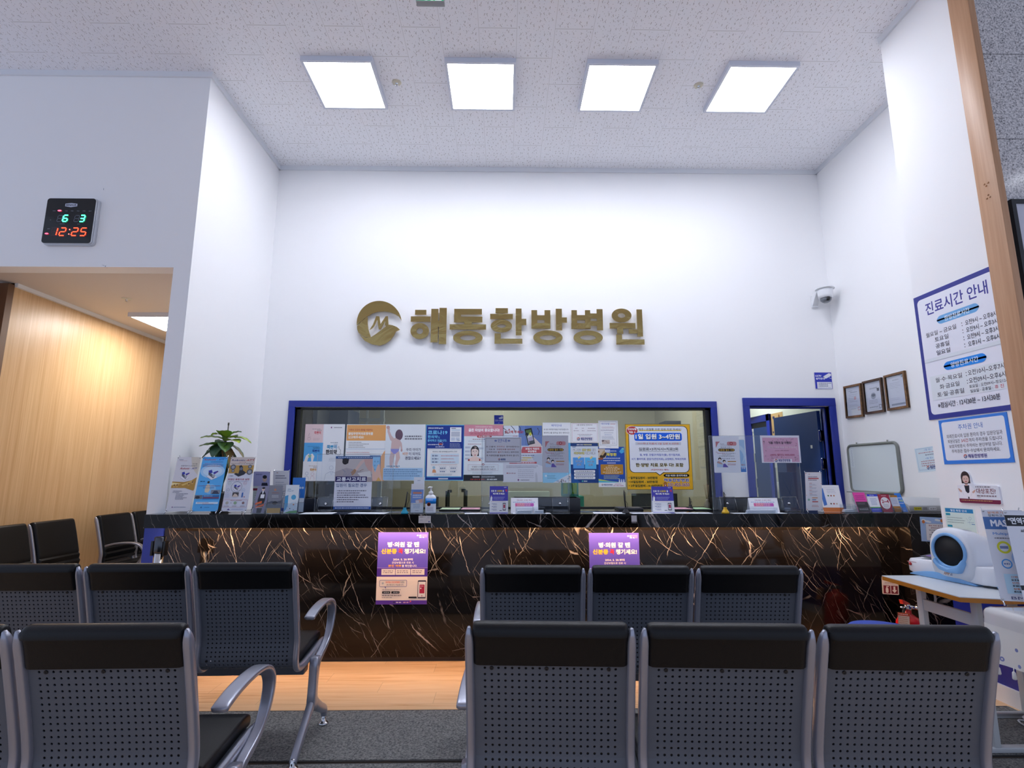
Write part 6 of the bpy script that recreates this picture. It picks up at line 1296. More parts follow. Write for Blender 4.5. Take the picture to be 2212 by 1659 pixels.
def sf_guide(s):
    s.frame(2.6, 4, 97.4, 95, '#3a3a44', .7).text('※안내※', 26, 6, 70, 20, '#4a64b4', .008).text('본 건물에', 4, 34, 29, 40, '#6a5a5e').text('주차하신', 33, 34, 54, 40, '#b06a64').text('환자분들께서는', 59, 34, 95, 40, '#6a5a5e').text('치료 후', 12, 44.6, 28, 50.6, '#6a5a5e').text('차량번호를 원무과에', 33, 44.6, 82, 50.6, '#b06a64').text('알려주셔야', 6, 55.4, 33, 61.4, '#6a5a5e').text('출차', 36, 55.4, 46, 61.4, '#b06a64').text('가 되오니 원무과에', 47, 55.4, 92, 61.4, '#6a5a5e').text('꼭 차량번호를 말씀해 주셔야 합니다.', 5, 68, 94, 75, '#6a5a5e').logo(40, 87, 2.8, '해동한방병원', 57, '#3a5a94')
poster('notice', (1045.1, 944.6), (1124.4, 944.6), (1046.5, 999.8), sf_guide, 'pale grey sheet headed 안내 on the middle shield', 'notice', y=YS - .0005, paper='#cfd0da', t=.0012, roll=0)
def sf_id(s):
    s.poly([(11, 15), (28, 15), (20, 20), (13, 30), (11, 32)], '#c07a80').rect(54, 15, 90, 26, '#c98a90', .012).circ(70, 20, 6, '#a82838').ring(70, 20, 3, .4, '#e8d0d0').text('E-card', 29, 20, 42, 22.2, '#7a6a74').text('국민건강보험', 29, 23.4, 64, 26, '#8a8a96').text('병(의)원 진료시', 29, 29, 71, 32, '#5a5a68', .02).rect(19, 34, 82, 42, '#26221f', .014).text('신분증 필수 지참', 21, 35, 80, 41, '#d8b04a', .03)
    s.line([(9, 44), (13, 42), (12, 46), (17, 44)], 1, '#b04060').text('2024년 5월20일', 15, 45.6, 45, 48.4, '#9c3a6a', .02).text('부터 건강보험 적용 시,', 47, 45.6, 84, 48.4, '#4a4658').text('병(의)원 방문하여', 33, 50, 66, 52.2, '#4a4658').text('본인 여부 확인 절차가 강화 됩니다.', 20, 53.6, 79, 56.2, '#4a4658', .01)
    for x in (32, 48, 66): s.grey(x, 60.4, x + 14, 2, '#7a7a9a', x, 5)
    s.rect(52, 68, 84, 70.4, '#d8a040').grey(54, 68.5, 82, 1.4, '#6a4a20', 2, 3).greys(52, 75.4, 87, 2, 2.4, 1.6, '#b8707c', 3)
    s.circ(23, 63, 6.2, '#1f1c20').circ(23, 65, 4.4, '#f0e0d8').poly([(11, 85), (12, 68), (20, 70), (28, 70), (34, 76), (33, 85)], '#b9cfe8').poly([(11, 72), (18, 68), (30, 74), (33, 78), (14, 74)], '#c09a94').circ(39, 69, 5.6, '#1f1c20').circ(39.6, 71, 4, '#f0dcd0').poly([(33, 85), (35, 76), (42, 75), (48, 80), (54, 85)], '#6a5aae')
poster('notice', (1170.8, 941.3), (1226.5, 941.7), (1172.2, 1021), sf_id, 'grey card sheet 신분증 필수 지참 on the middle shield', 'notice', y=YS - .0005, paper='#c9c9d4', t=.0012, r=.006, roll=0)
poster('notice', (1536.9, 942.6), (1593.6, 942), (1543.4, 1021.6), sf_id, 'white card sheet 신분증 필수 지참 at the left edge of the right shield', 'notice', y=YS - .0032, paper='#e3e8f2', t=.0012, r=.006, roll=0)
def sf_blue(s): s.rect(3, 2, 97, 98, '#a9ccec', .006).ell(40, 45, 60, 34, '#c4ddf3').ell(40, 52, 50, 30, '#9cc4ea').rect(3, 84, 97, 98, '#4a86d0').text('탈모', 78, 74, 94, 79, '#c8786a').text('산삼', 78, 83, 94, 89, '#eceff6')
poster('notice', (1556, 948.5), (1608.5, 949), (1561, 1021), sf_blue, 'light blue card half hidden behind the white card sheet on the right shield', 'notice', y=YS - .0005, paper='#eef2f8', t=.0012, r=.006, roll=0)
def sf_may(s):
    s.rect(5, 8, 96, 97, '#d9a9c4')
    rnd = random.Random(3)
    for i in range(60):
        e_ = rnd.random(); x = rnd.uniform(6, 94); y = rnd.uniform(9, 24) if e_ < .45 else (rnd.uniform(76, 95) if e_ < .8 else rnd.uniform(20, 80))
        if e_ >= .8: x = rnd.choice((rnd.uniform(6, 12), rnd.uniform(88, 94)))
        a = rnd.uniform(0, 6.28); d = rnd.uniform(1.5, 4); s.line([(x, y), (x + d * math.cos(a), y + d * 1.4 * math.sin(a))], .7, rnd.choice(['#4a4a44', '#6a6a5a', '#e6d4dc', '#3a3c38']))
    s.text('"5월 가정의 달 이벤트"', 20, 22, 80, 32, '#3f3a44', .02).text('사랑하는 이에게 마음을 담아 전해보세요', 16, 40, 91, 47, '#f0dfe8').text('공진단 10환 500,000', 35, 53, 70, 58, '#b07a94').text('(40% 할인) 300,000', 22, 67, 84, 76, '#b0486a', .008).rect(30, 86, 76, 97, '#f1eef4').logo(36, 91.5, 3.6, '해동한방병원', 72, '#33388c')
poster('notice', (1641.7, 940.9), (1725.9, 940.5), (1646, 1000), sf_may, 'pink event sheet with drawn petals on the right shield', 'notice', y=YS - .0005, paper='#eceaf4', t=.0012, roll=0)
# dark trays behind the shields
M_TRAY = mat('dark_tray', '#20222a', .4)
def tray(x0p, x1p, topv, Y, d, label, bv=1104):
    a, c, t = at_y(x0p, bv, Y), at_y(x1p, bv, Y), at_y((x0p + x1p) / 2, topv, Y); w, h = c.x - a.x, t.z - CT; th = .004
    b = MB(); b.box(-w / 2, w / 2, 0, th, 0, h); b.box(-w / 2, w / 2, d - th, d, 0, h); b.box(-w / 2, -w / 2 + th, th, d - th, 0, h); b.box(w / 2 - th, w / 2, th, d - th, 0, h); b.box(-w / 2 + th, w / 2 - th, th, d - th, 0, th)
    return tag(b.build('document_tray', M_TRAY, None, ((a.x + c.x) / 2, Y, CT + .0004), 0, .001), label, 'tray', 'dark trays on the counter')
tray(656, 812, 1077.5, YS + .03, .22, 'dark tray standing behind the traffic accident sheet'); tray(1110, 1254, 1076, YS + .03, .22, 'dark tray behind the middle shield, the widest one'); tray(1552, 1694, 1077, YS + .03, .22, 'dark tray behind the right shield')

# hand sanitizer
def sanitizer():
    p = at_y(929.5, 1106, 4.07); e = empty('hand_sanitizer', (p.x, 4.08, CT), 0, 'white pump bottle of hand sanitizer with a blue label band', 'bottle')
    def body(prof, name, m, r0=0):
        b = MB(); n = 32; vs = []; fs = []
        for r, z in prof:
            for k in range(n):
                a = 2 * math.pi * k / n; cc, ss = math.cos(a), math.sin(a); pw = .7
                vs.append((math.copysign(abs(cc) ** pw, cc) * r, math.copysign(abs(ss) ** pw, ss) * r * .68, z))
        for i in range(len(prof) - 1):
            for k in range(n): fs.append((i * n + k, i * n + (k + 1) % n, (i + 1) * n + (k + 1) % n, (i + 1) * n + k))
        fs += [tuple(range(n - 1, -1, -1)), tuple(range((len(prof) - 1) * n, len(prof) * n))]; b.add(vs, fs, True); return b.build(name, m, e)
    W = .040
    body([(W * .8, 0), (W * .97, .004), (W, .012), (W, .105), (W * .97, .118), (W * .8, .130), (W * .5, .137), (.014, .140)], 'bottle_body', mat('frosted_white', '#eef1f8', .3))
    lb = body([(W + .0006, .072), (W + .0006, .110)], 'blue_label', mat('label_blue', '#1488e0', .35))
    b = MB(); b.lathe([(0, .002), (.012, .002), (.014, 0)], 20, -.010, -W * .68 - .0008, .068, True, Matrix.Rotation(math.pi / 2, 4, 'X')); b.build('label_badge', mat('badge_red', '#8a2c34', .4), e)
    b = MB(); b.lathe([(0, .003), (.009, .003)], 16, -.010, -W * .68 - .0008, .068, True, Matrix.Rotation(math.pi / 2, 4, 'X')); b.build('badge_centre', mat('badge_gold', '#e8b84a', .4), e)
    sh = Sheet(.055, .012, '#1488e0', .0002); sh.v, sh.f, sh.c = [], [], []; sh.grey(6, 10, 90, 70, '#e6f2fc', 1, 9); sh.build('label_print', None, e, (-.002, -W * .68 - .0012, .094))
    sh = Sheet(.055, .03, '#ffffff', .0002); sh.v, sh.f, sh.c = [], [], []; sh.greys(4, 6, 96, 4, 24, 9, '#b09aa8', 4); sh.build('label_print', None, e, (0, -W * .68 - .0008, .018))
    b = MB(); b.lathe([(.017, .138), (.017, .156), (.015, .158), (.013, .160), (.007, .166), (.006, .186), (.011, .188), (.011, .196), (.0, .197)], 20); b.tube([(.0, 0, .191), (-.010, -.006, .193), (-.019, -.011, .189), (-.021, -.012, .184)], [.006, .006, .0045, .0035], 10); b.build('pump', M_WHITEPL, e)
sanitizer()
# pens on stands
def pen_stand(u, topv, Y, col, label, tilt=(.1, 0), two=False):
    p = at_y(u, 1106, Y); t = at_y(u, topv, Y); h = t.z - CT
    e = empty('pen_stand', (p.x, Y, CT), 0, label, 'pen stand', 'pens on counter stands')
    b = MB(); b.lathe([(.027, 0), (.028, .006), (.025, .012), (.015, .028), (.011, .036), (.014, .042), (.010, .044)], 20); b.build('stand_base', mat('stand_' + col[1:], col, .35), e)
    b = MB(); b.tube([(0, 0, .034), (tilt[0] * h * .6, tilt[1], h * .6), (tilt[0] * h, tilt[1], h)], [.0055, .0055, .004], 10); b.build('pen', M_BLACKPL, e)
    b = MB(); q = (tilt[0] * h, tilt[1], h - .004); b.tube([q, (q[0] + .012, q[1], h - .02), (q[0] + .012, q[1] + .01, h * .55), (.016, .008, .07), (.012, .006, .012)], .0018, 7); b.build('pen_cord', M_BLACKPL, e)
pen_stand(874, 1062, 4.05, '#1f94b4', 'black pen on a teal stand left of the leaflet holders'); pen_stand(1352, 1059, 4.05, '#2a2a2e', 'black pen on a dark stand with orange trim', (-.06, 0)); pen_stand(1567, 1063, 4.05, '#e0b020', 'black pen on a bright yellow stand', (-.02, 0)); pen_stand(1492, 1074, 4.4, '#1c1c20', 'black pen on a black stand at the back of the counter', (-.04, 0))
# clipboards, closed laptop, loose paper
def flat(name, u0, u1, Y, d, h, m, label, cat, group, rot=0, z=CT, bev=.002):
    a, c = at_y(u0, 1104, Y), at_y(u1, 1104, Y); b = MB(); w = c.x - a.x; b.box(-w / 2, w / 2, -d / 2, d / 2, 0, h)
    return tag(b.build(name, m, None, ((a.x + c.x) / 2, Y + d / 2, z), rot, bev), label, cat, group)
for u0, u1, col, lab in ((948, 993, '#b8d0a8', 'black clipboard with a pale green sheet, beside the hand sanitizer'), (994, 1037, '#d8a0b0', 'black clipboard with a pink sheet, left of the middle shield'), (1459, 1499, '#d8a0b0', 'black clipboard with a pink sheet, right of the price board card'), (1502, 1540, '#a8d0a0', 'black clipboard with a green sheet, left of the right shield')):
    o = flat('clipboard', u0, u1, 4.30, .2, .012, M_BLACKPL, lab, 'clipboard', 'clipboards on the counter', 0, CT, .004)
    w = o.dimensions.x; b = MB(); b.box(-w / 2 + .006, w / 2 - .006, -.09, .09, .0122, .015); b.build('sheet_pad', mat('pad_' + col[1:], col, .6), o)
flat('laptop', 1338, 1391, 4.30, .2, .022, mat('laptop_black', '#26272b', .4), 'closed black laptop lying behind the desk pen with orange trim', 'laptop', None, R(-2))
M_PAPER = mat('plain_paper', '#e9edf4', .6)
pp = [(646, 716, 4.02, .15, 3, 'white form lying at the left of the first shield'), (752, 832, 4.03, .14, -4, 'white form lying right of the traffic accident sheet'), (1003, 1052, 4.01, .09, 6, 'white form lying left of the purple desk card'), (1108, 1190, 4.015, .08, 2, 'white form lying before the white desk card in the middle'), (1285, 1352, 4.02, .13, -5, 'white form lying left of the dark pen stand'), (1365, 1450, 4.02, .10, 4, 'white form lying before the purple card under the price board'), (1462, 1540, 4.02, .10, -2, 'white form lying right of the purple card under the price board'), (1585, 1700, 4.015, .07, 1, 'white form lying before the right shield')]
for u0, u1, Y, d, r, lab in pp: flat('paper_form', u0, u1, Y, d, .0015, M_PAPER, lab, 'paper', 'loose forms on the counter', R(r), CT, 0)
def small_box(u0, u1, topv, Y, d, label):
    a, c, t = at_y(u0, 1106, Y), at_y(u1, 1106, Y), at_y(u0, topv, Y); w, h = c.x - a.x, t.z - CT
    e = empty('card_tray', ((a.x + c.x) / 2, Y, CT), 0, label, 'tray', 'clear card trays on the counter')
    b = MB(); b.box(-w / 2, w / 2, 0, d, 0, .003); b.box(-w / 2, w / 2, 0, .003, 0, h * .8); b.box(-w / 2, w / 2, d - .003, d, 0, h); b.box(-w / 2, -w / 2 + .003, 0, d, 0, h * .9); b.box(w / 2 - .003, w / 2, 0, d, 0, h * .9); b.build('clear_tray', M_ACRYL, e)
    b = MB()
    for k in range(3): b.box(-w / 2 + .008 + k * .003, w / 2 - .012, .008, d - .008, .004 + k * .007, .0095 + k * .007)
    b.build('cards', M_PAPER, e)
small_box(1114, 1152, 1094, 4.02, .06, 'clear tray of cards before the white desk card in the middle'); small_box(1153, 1178, 1096, 4.02, .06, 'small clear tray right of the card tray in the middle'); small_box(1613, 1680, 1095, 4.02, .05, 'clear tray of cards before the right shield'); small_box(1824, 1852, 1089, 4.08, .05, 'empty-looking clear tray between the calendar and the pink leaflets')
# grey device at the right end
def device():
    a, c, t = at_y(1966, 1110, 4.16), at_y(2062, 1112, 4.16), at_y(1960, 1092, 4.16); w = c.x - a.x; h = t.z - CT + .02
    e = empty('label_printer', ((a.x + c.x) / 2, 4.16, CT), 0, 'flat grey machine with a yellow sticker at the right end of the counter', 'machine')
    b = MB(); b.prism([(0, 0), (.33, 0), (.33, h + .03), (.12, h + .03), (.0, h * .72)], -w / 2, w / 2, 'x'); b.build('machine_body', mat('machine_grey', '#b4b6ba', .45), e, bevel=.006, recalc=True)
    sh = Sheet(.2, .028, '#b4b6ba', .0003); sh.v, sh.f, sh.c = [], [], []; sh.rect(10, 10, 40, 96, '#d8cc2c').circ(18, 55, 3, '#3a3820', 3).grey(24, 30, 38, 40, '#5a5620', 1).rect(46, 16, 62, 92, '#8f9196').rect(70, 16, 98, 92, '#dfe1e6').grey(74, 40, 96, 30, '#4a4c54', 3, 6)
    sh.build('stickers', None, e, (-.06, -.0015, .012))
device()

# ------------------------------------------------------------ potted plant behind the banners
def plant():
    c = at_y(474, 1100, 4.36); e = empty('potted_plant', (c.x, 4.36, CT), 0, 'leafy potted plant with yellow-green leaves behind the desk banners', 'potted plant')
    b = MB(); b.lathe([(0, 0), (.06, 0), (.066, .01), (.08, .13), (.086, .135), (.086, .15), (.078, .15), (.074, .13), (0, .128)], 28); b.build('pot', mat('grey_pot', '#6e6a66', .5), e)
    zt = at_y(476, 953, 4.36).z - CT
    b = MB(); b.tube([(0, 0, .12), (.004, 0, zt * .5), (0, .0, zt), (.012, .004, zt + .05)], [.012, .011, .009, .006], 10); tt = at_y(495, 913, 4.36); b.tube([(.01, .004, zt + .02), (tt.x - c.x - .004, .0, tt.z - CT - .02)], .004, 8); b.tube([(tt.x - c.x - .004, 0, tt.z - CT - .022), (tt.x - c.x - .003, 0, tt.z - CT)], .0065, 8); b.build('stem', mat('plant_stem', '#4a4638', .6), e)
    ml = mat('variegated_leaf', '#ffffff', .35); g = NG(ml); a_ = g.n('ShaderNodeVertexColor'); a_.layer_name = 'ink'; g.l(a_.outputs[0], g.b.inputs['Base Color'])
    rnd = random.Random(11)
    def leaf(az, el, L, W, droop, base, c1, c2):
        n, mm = 12, 6; vs = []; cols = []; d = Vector((math.cos(az), math.sin(az), 0)); sd = Vector((-math.sin(az), math.cos(az), 0))
        for i in range(n + 1):
            t = i / n; ang = el - droop * t; 
            if i == 0: p = Vector(base)
            else: p = p + (d * math.cos(ang) + Vector((0, 0, 1)) * math.sin(ang)) * (L * 1.1 / n)
            wd = W * 1.9 * (math.sin(math.pi * min(1, t * .98 + .02) ** .8) ** .8) * .5 + .0012
            up = (Vector((0, 0, 1)) * math.cos(ang) - d * math.sin(ang))
            for j in range(-mm // 2, mm // 2 + 1):
                k = j / (mm / 2); vs.append(p + sd * wd * k + up * (abs(k) * wd * .28 + .002 * math.sin(i * 2.1 + j))); 
                f = max(0, 1 - abs(k) * 1.05) * (.55 + .45 * math.sin(i * 2.4 + abs(j)) ** 2); f = min(1, f * 1.2); cols.append(tuple(lin(c2)[q] + (lin(c1)[q] - lin(c2)[q]) * f for q in range(3)))
        fs = []; w = mm + 1
        for i in range(n):
            for j in range(mm): fs.append((i * w + j, i * w + j + 1, (i + 1) * w + j + 1, (i + 1) * w + j))
        me = bpy.data.meshes.new('leaf'); me.from_pydata([tuple(v) for v in vs], [], fs); me.materials.append(ml); at = me.color_attributes.new('ink', 'FLOAT_COLOR', 'POINT'); at.data.foreach_set('color', [x for c3 in cols for x in (*c3, 1)]); me.shade_smooth(); link('leaf', me, e)
    top = (0, 0, zt)
    Yg, G, D, B = '#dfe45c', '#6f9c3e', '#4c6a50', '#b8955a'
    for az, el, L, W, dr, hz, c1, c2 in ((180, 20, .19, .05, .5, .01, Yg, G), (200, 5, .17, .062, .3, -.03, '#8cb43c', G), (215, -5, .14, .055, .8, -.02, G, D), (250, -20, .15, .07, .9, -.02, D, D), (300, -10, .15, .06, .7, -.01, G, D), (330, 12, .17, .065, .6, .0, Yg, G), (355, 18, .21, .05, .9, .02, Yg, G), (10, -12, .2, .05, 1.0, -.02, B, D), (340, -50, .2, .06, .5, -.05, D, D), (165, 35, .14, .045, .9, .03, '#d0cc5c', G), (45, 45, .12, .06, .7, .03, '#7a9a34', G), (90, 30, .15, .06, .8, .02, G, D), (270, 50, .11, .062, .9, .03, '#9cb43c', G), (225, -60, .17, .06, .3, -.05, '#8a9a34', '#5a5a24'), (250, -70, .17, .055, .2, -.06, '#7a8434', G), (320, -40, .19, .05, .8, -.04, B, '#7a5a3a'), (275, -75, .26, .05, .1, -.05, D, D), (290, -80, .3, .045, .05, -.06, D, D), (140, 10, .15, .05, .8, 0, G, D), (190, -18, .18, .04, .5, -.03, D, D)):
        leaf(R(az), R(el), L, W, dr, (top[0], top[1], zt + hz), c1, c2)
plant()

# ------------------------------------------------------------ corridor benches along the wood panelling
XC = -4.15
ya, yb, yc, yd = at_x(0, 1131, XC).y, at_x(50, 1129, XC).y, at_x(160, 1120, XC).y, at_x(203, 1115, XC).y
bench(XC, yc, XC, yc - 2 * .515, 2, 'bench of dark padded seats at the left picture edge, against the wood wall', (False, False), (True, True), 'padded benches in the corridor', 0.0)
e = bench(XC, yd + 3 * .515, XC, yd, 3, 'bench of dark padded seats with silver arms, partly behind the blue dado', (False, True), (True, True), 'padded benches in the corridor', 0.0)
link('armrest', ME_ARM, e, (2 * .515, 0, 0))

# ------------------------------------------------------------ floor mats
def mat_(x0, x1, y0, y1, label):
    b = MB(); b.box(x0, x1, y0, y1, 0, .007); o = b.build('carpet_mat', M_CARPET); tag(o, label, 'mat', 'grey carpet mats')
    k = MB(); k.box(x0, x1, y1, y1 + .012, 0, .005); k.box(x0, x1, y0 - .012, y0, 0, .005); k.build('rubber_edge', M_RUBBER, o)
mat_(-2.35, 2.96, 2.79, 3.318, 'grey carpet mat in front of the wood floor by the counter, farthest of the mats')
mat_(-2.35, 2.9, 1.6, 2.755, 'grey carpet mat under the second row of benches, nearer than the other mat')

# ------------------------------------------------------------ stanchion at the left end of the counter
p = at_y(347, 1159, 3.93); e = empty('belt_stanchion', (p.x, 3.93, 0), 0, 'chrome belt barrier post at the left end of the counter', 'barrier post')
b = MB(); b.lathe([(.16, 0), (.16, .012), (.15, .02), (.03, .03), (0, .03)], 32); b.build('base', M_CHROME, e)
b = MB(); b.lathe([(.032, .028), (.032, p.z - .07)], 28); b.build('post', M_CHROME, e)
b = MB(); b.lathe([(.034, p.z - .11), (.036, p.z - .1), (.036, p.z - .005), (.03, p.z), (0, p.z)], 28); b.build('cap', mat('dark_steel', '#54565c', .25, 1.0), e)
for x0, x1 in ((-.052, -.034), (.034, .05)): b = MB(); b.box(x0, x1, -.02, .02, p.z - .13, p.z - .03); b.build('belt_slot', M_BLACKPL, e, bevel=.003)

# ------------------------------------------------------------ fire extinguisher
p = at_y(1951, 1292, 3.83); hx = p.z
e = empty('fire_extinguisher', (p.x + .02, 3.83, 0), 0, 'red fire extinguisher on the floor by the end of the marble counter', 'fire extinguisher')
M_RED = mat('extinguisher_red', '#c01418', .28, coat=.3)
b = MB(); b.lathe([(.07, 0), (.076, .006), (.078, .03), (.078, hx - .20), (.074, hx - .16), (.058, hx - .125), (.03, hx - .105), (.022, hx - .10), (.022, hx - .07)], 32); b.build('cylinder', M_RED, e)
b = MB(); b.lathe([(.024, hx - .075), (.026, hx - .06), (.02, hx - .05), (.02, hx - .04)], 18); b.tube([(0, 0, hx - .055), (.045, -.02, hx - .06)], .012, 10); b.lathe([(0, -.012), (.016, -.01), (.016, .01), (0, .012)], 16, .052, -.024, hx - .06); b.build('valve', M_CHROME, e)
b = MB(); b.prism([(-.07, hx - .03), (.02, hx - .045), (.022, hx - .035), (-.065, hx - .002), (-.08, hx + .0)], -.011, .011, 'x'); b.build('lever', mat('lever_red', '#e02818', .35), e, None, R(-60), .002, recalc=True)
b = MB(); b.prism([(-.08, hx - .055), (.015, hx - .06), (.015, hx - .054), (-.078, hx - .046)], -.008, .008, 'x'); b.build('carry_handle', M_CHROME, e, None, R(-60), .001, recalc=True)
b = MB(); b.tube(catmull([(-.02, -.01, hx - .06), (-.05, -.03, hx - .09), (-.062, -.062, hx - .16), (-.05, -.075, hx - .26), (-.03, -.082, .12), (-.03, -.08, .06)], 6), .009, 10); b.build('hose', M_RUBBER, e)
sh = Sheet(.075, .12, '#f0dcc8', .0008)
sh.rect(0, 0, 100, 16, '#e0502c').greys(8, 5, 92, 1, 3, 6, '#ffeee0', 8).greys(8, 22, 92, 7, 10, 4, '#c98a5a', 6, .2).frame(0, 0, 100, 100, '#e0602c', 4)
sh.build('inspection_tag', None, e, (-.085, -.065, hx - .20), R(-8), R(4))

# ------------------------------------------------------------ blood pressure table
TZ = .75
q = [at_z(1905, 1243, TZ), at_z(2073, 1289, TZ), at_z(2160, 1293.5, TZ)]
cx, cy = 2.62, 3.0
e = empty('side_table', (cx, cy, 0), 0, 'white topped table with a wooden edge carrying the blood pressure monitor', 'table')
poly = [(q[0].x - cx, q[0].y - cy), (q[1].x - cx, q[1].y - cy), (q[2].x - cx, q[2].y - cy), (2.975 - cx, q[2].y - cy - .0), (2.975 - cx, q[0].y - cy)]
b = MB(); b.prism(poly, TZ - .004, TZ, 'z'); b.build('table_top', mat('pale_laminate', '#d5dade', .35), e, recalc=True)
b = MB(); b.prism([(x * 1.0, y) for x, y in poly], TZ - .026, TZ - .0042, 'z'); b.build('wood_edge', mat('orange_wood_edge', '#b8741f', .45), e, recalc=True)
M_LEGW = mat('white_table_steel', '#cfd3d6', .4)
for y in (q[0].y - .09, q[2].y + .14):
    b = MB(); x0 = q[0].x + .14 - cx; b.box(x0, x0 + .03, y - cy - .02, y - cy + .02, 0.03, TZ - .027); b.box(x0 - .06, .34, y - cy - .02, y - cy + .02, 0.0075, .03); b.box(.31, .34, y - cy - .02, y - cy + .02, .03, TZ - .027); b.build('leg', M_LEGW, e, bevel=.003)
b = MB(); b.box(q[0].x + .145 - cx, q[0].x + .165 - cx, q[2].y + .16 - cy, q[0].y - .11 - cy, TZ - .17, TZ - .11); b.build('stretcher', M_LEGW, e, bevel=.003)

# monitor
a0, a1 = at_z(1950, 1236, TZ), at_z(2152, 1276, TZ)
lat = Vector((a1.x - a0.x, a1.y - a0.y)); ang = math.atan2(lat.y, lat.x); LB = lat.length
e = empty('blood_pressure_monitor', (a0.x, a0.y, TZ), ang, 'white and light blue arm cuff blood pressure monitor on the side table', 'blood pressure monitor')
# local: x along the front edge (left end far from the camera, right end near), y away from the user
M_BPW = mat('monitor_white', '#e4e7ee', .35); M_BPB = mat('monitor_blue', '#7fb2e4', .35)
def bpx(f): return f * LB
DB = .33
out = [(0.02, .03), (.06, 0), (LB - .06, -.0), (LB - .01, .02), (LB, .07), (LB, DB - .05), (LB - .05, DB), (.12, DB), (.04, DB - .06), (0.0, .14)]
b = MB()
N = len(out); lv = [(.012, .97), (.02, 1.0), (.085, 1.0), (.108, .96)]; vs = []
mx_, my_ = LB / 2, DB / 2
for z, k in lv:
    for x, y in out:
        zz = z if z < .05 else z - .02 * max(0, 1 - x / (LB * .45)); vs.append((mx_ + (x - mx_) * k, my_ + (y - my_) * k, zz))
fs = [tuple(range(N - 1, -1, -1)), tuple(range((len(lv) - 1) * N, len(lv) * N))] + [(i * N + j, i * N + (j + 1) % N, (i + 1) * N + (j + 1) % N, (i + 1) * N + j) for i in range(len(lv) - 1) for j in range(N)]
b.add(vs, fs); b.build('base', M_BPW, e, bevel=.010, seg=3)
b = MB(); n = 14
sk = [(LB * .10 + LB * .72 * t, .006 + .034 * math.sin(math.pi * min(1, t * 1.02)) ** .8) for t in [i / n for i in range(n + 1)]]
b.prism([(x, 0.002) for x, z in sk] + [(x, z) for x, z in reversed(sk)], -.006, .05, 'y'); b.build('blue_skirt', M_BPB, e, bevel=.002, recalc=True)
b = MB(); b.prism([(.03, .004), (DB - .03, .004), (DB - .02, .09), (.06, .10), (.03, .07)], LB - .02, LB + .008, 'x'); b.build('side_panel', M_BPB, e, bevel=.006, recalc=True)
sh = Sheet(.09, .028, '#d6d8d4', .001); sh.greys(6, 14, 94, 2, 42, 26, '#5a5c60', 5); sh.build('type_plate', None, e, (LB + .0085, .18, .045), R(90))
# cuff hood: circle opening grows into an arch and slopes down to the back
HX, HZ, RR = LB * .60, .172, .088
def arch(w, h, n=36):
    o = []
    for k in range(n):
        a = 2 * math.pi * k / n - math.pi / 2; c, s = math.cos(a), math.sin(a)
        if s >= 0: o.append((w * math.copysign(abs(c) ** .8, c), h * .5 + (h * .5) * s ** .9))
        else: o.append((w * math.copysign(abs(c) ** .55, c), h * .5 - h * .5 * abs(s) ** .5))
    return o
b = MB(); n = 36; rings = []
for y, k in ((-.012, 1.0), (-.012, 1.12)):
    rings.append([(HX + RR * k * math.cos(2 * math.pi * i / n - math.pi / 2), y, HZ - .0 + RR * k * math.sin(2 * math.pi * i / n - math.pi / 2)) for i in range(n)])
for y, w, h in ((-.004, .118, .285), (.03, .124, .288), (.10, .126, .278), (.19, .126, .245), (.27, .124, .19), (.32, .118, .13), (.335, .10, .09)):
    rings.append([(HX + x, y, .01 + z) for x, z in arch(w, h, n)])
vs = [p_ for r in rings for p_ in r]
fs = [(i * n + j, i * n + (j + 1) % n, (i + 1) * n + (j + 1) % n, (i + 1) * n + j) for i in range(len(rings) - 1) for j in range(n)] + [tuple(range((len(rings) - 1) * n, len(rings) * n))]
b.add(vs, fs, True); o = b.build('cuff_hood', M_BPW, e, recalc=True)
for ed in o.data.edges: pass
b = MB(); b.tube([(HX + RR * 1.02 * math.cos(2 * math.pi * i / 40), -.016, HZ + RR * 1.02 * math.sin(2 * math.pi * i / 40)) for i in range(40)], .0085, 10, True, True)
b.build('blue_ring', M_BPB, e)
b = MB(); b.prism([(HX - .072, HZ - .045), (HX - .05, HZ - .078), (HX, HZ - .094), (HX + .05, HZ - .078), (HX + .084, HZ - .035), (HX + .088, HZ - .06), (HX + .06, HZ - .115), (HX, HZ - .118), (HX - .05, HZ - .108), (HX - .082, HZ - .07)], -.045, -.008, 'y'); b.build('arm_rest_lip', M_BPB, e, bevel=.008, seg=3, recalc=True)
b = MB(); b.lathe([(RR, 0), (RR * .97, .05), (RR * .9, .16), (0, .165)], 36, HX, -.014, HZ, True, Matrix.Rotation(-math.pi / 2, 4, 'X')); b.build('cuff_sleeve', mat('cuff_black', '#08080a', .7), e)
sh = Sheet(.055, .018, '#e4e7ee', .0002); sh.v, sh.f, sh.c = [], [], []; sh.text('AMP', 4, 6, 64, 94, '#b0703a', .02).text('all', 70, 14, 92, 90, '#5a5c80', .01); sh.build('lettering', None, e, (HX - .02, -.0145, .035))
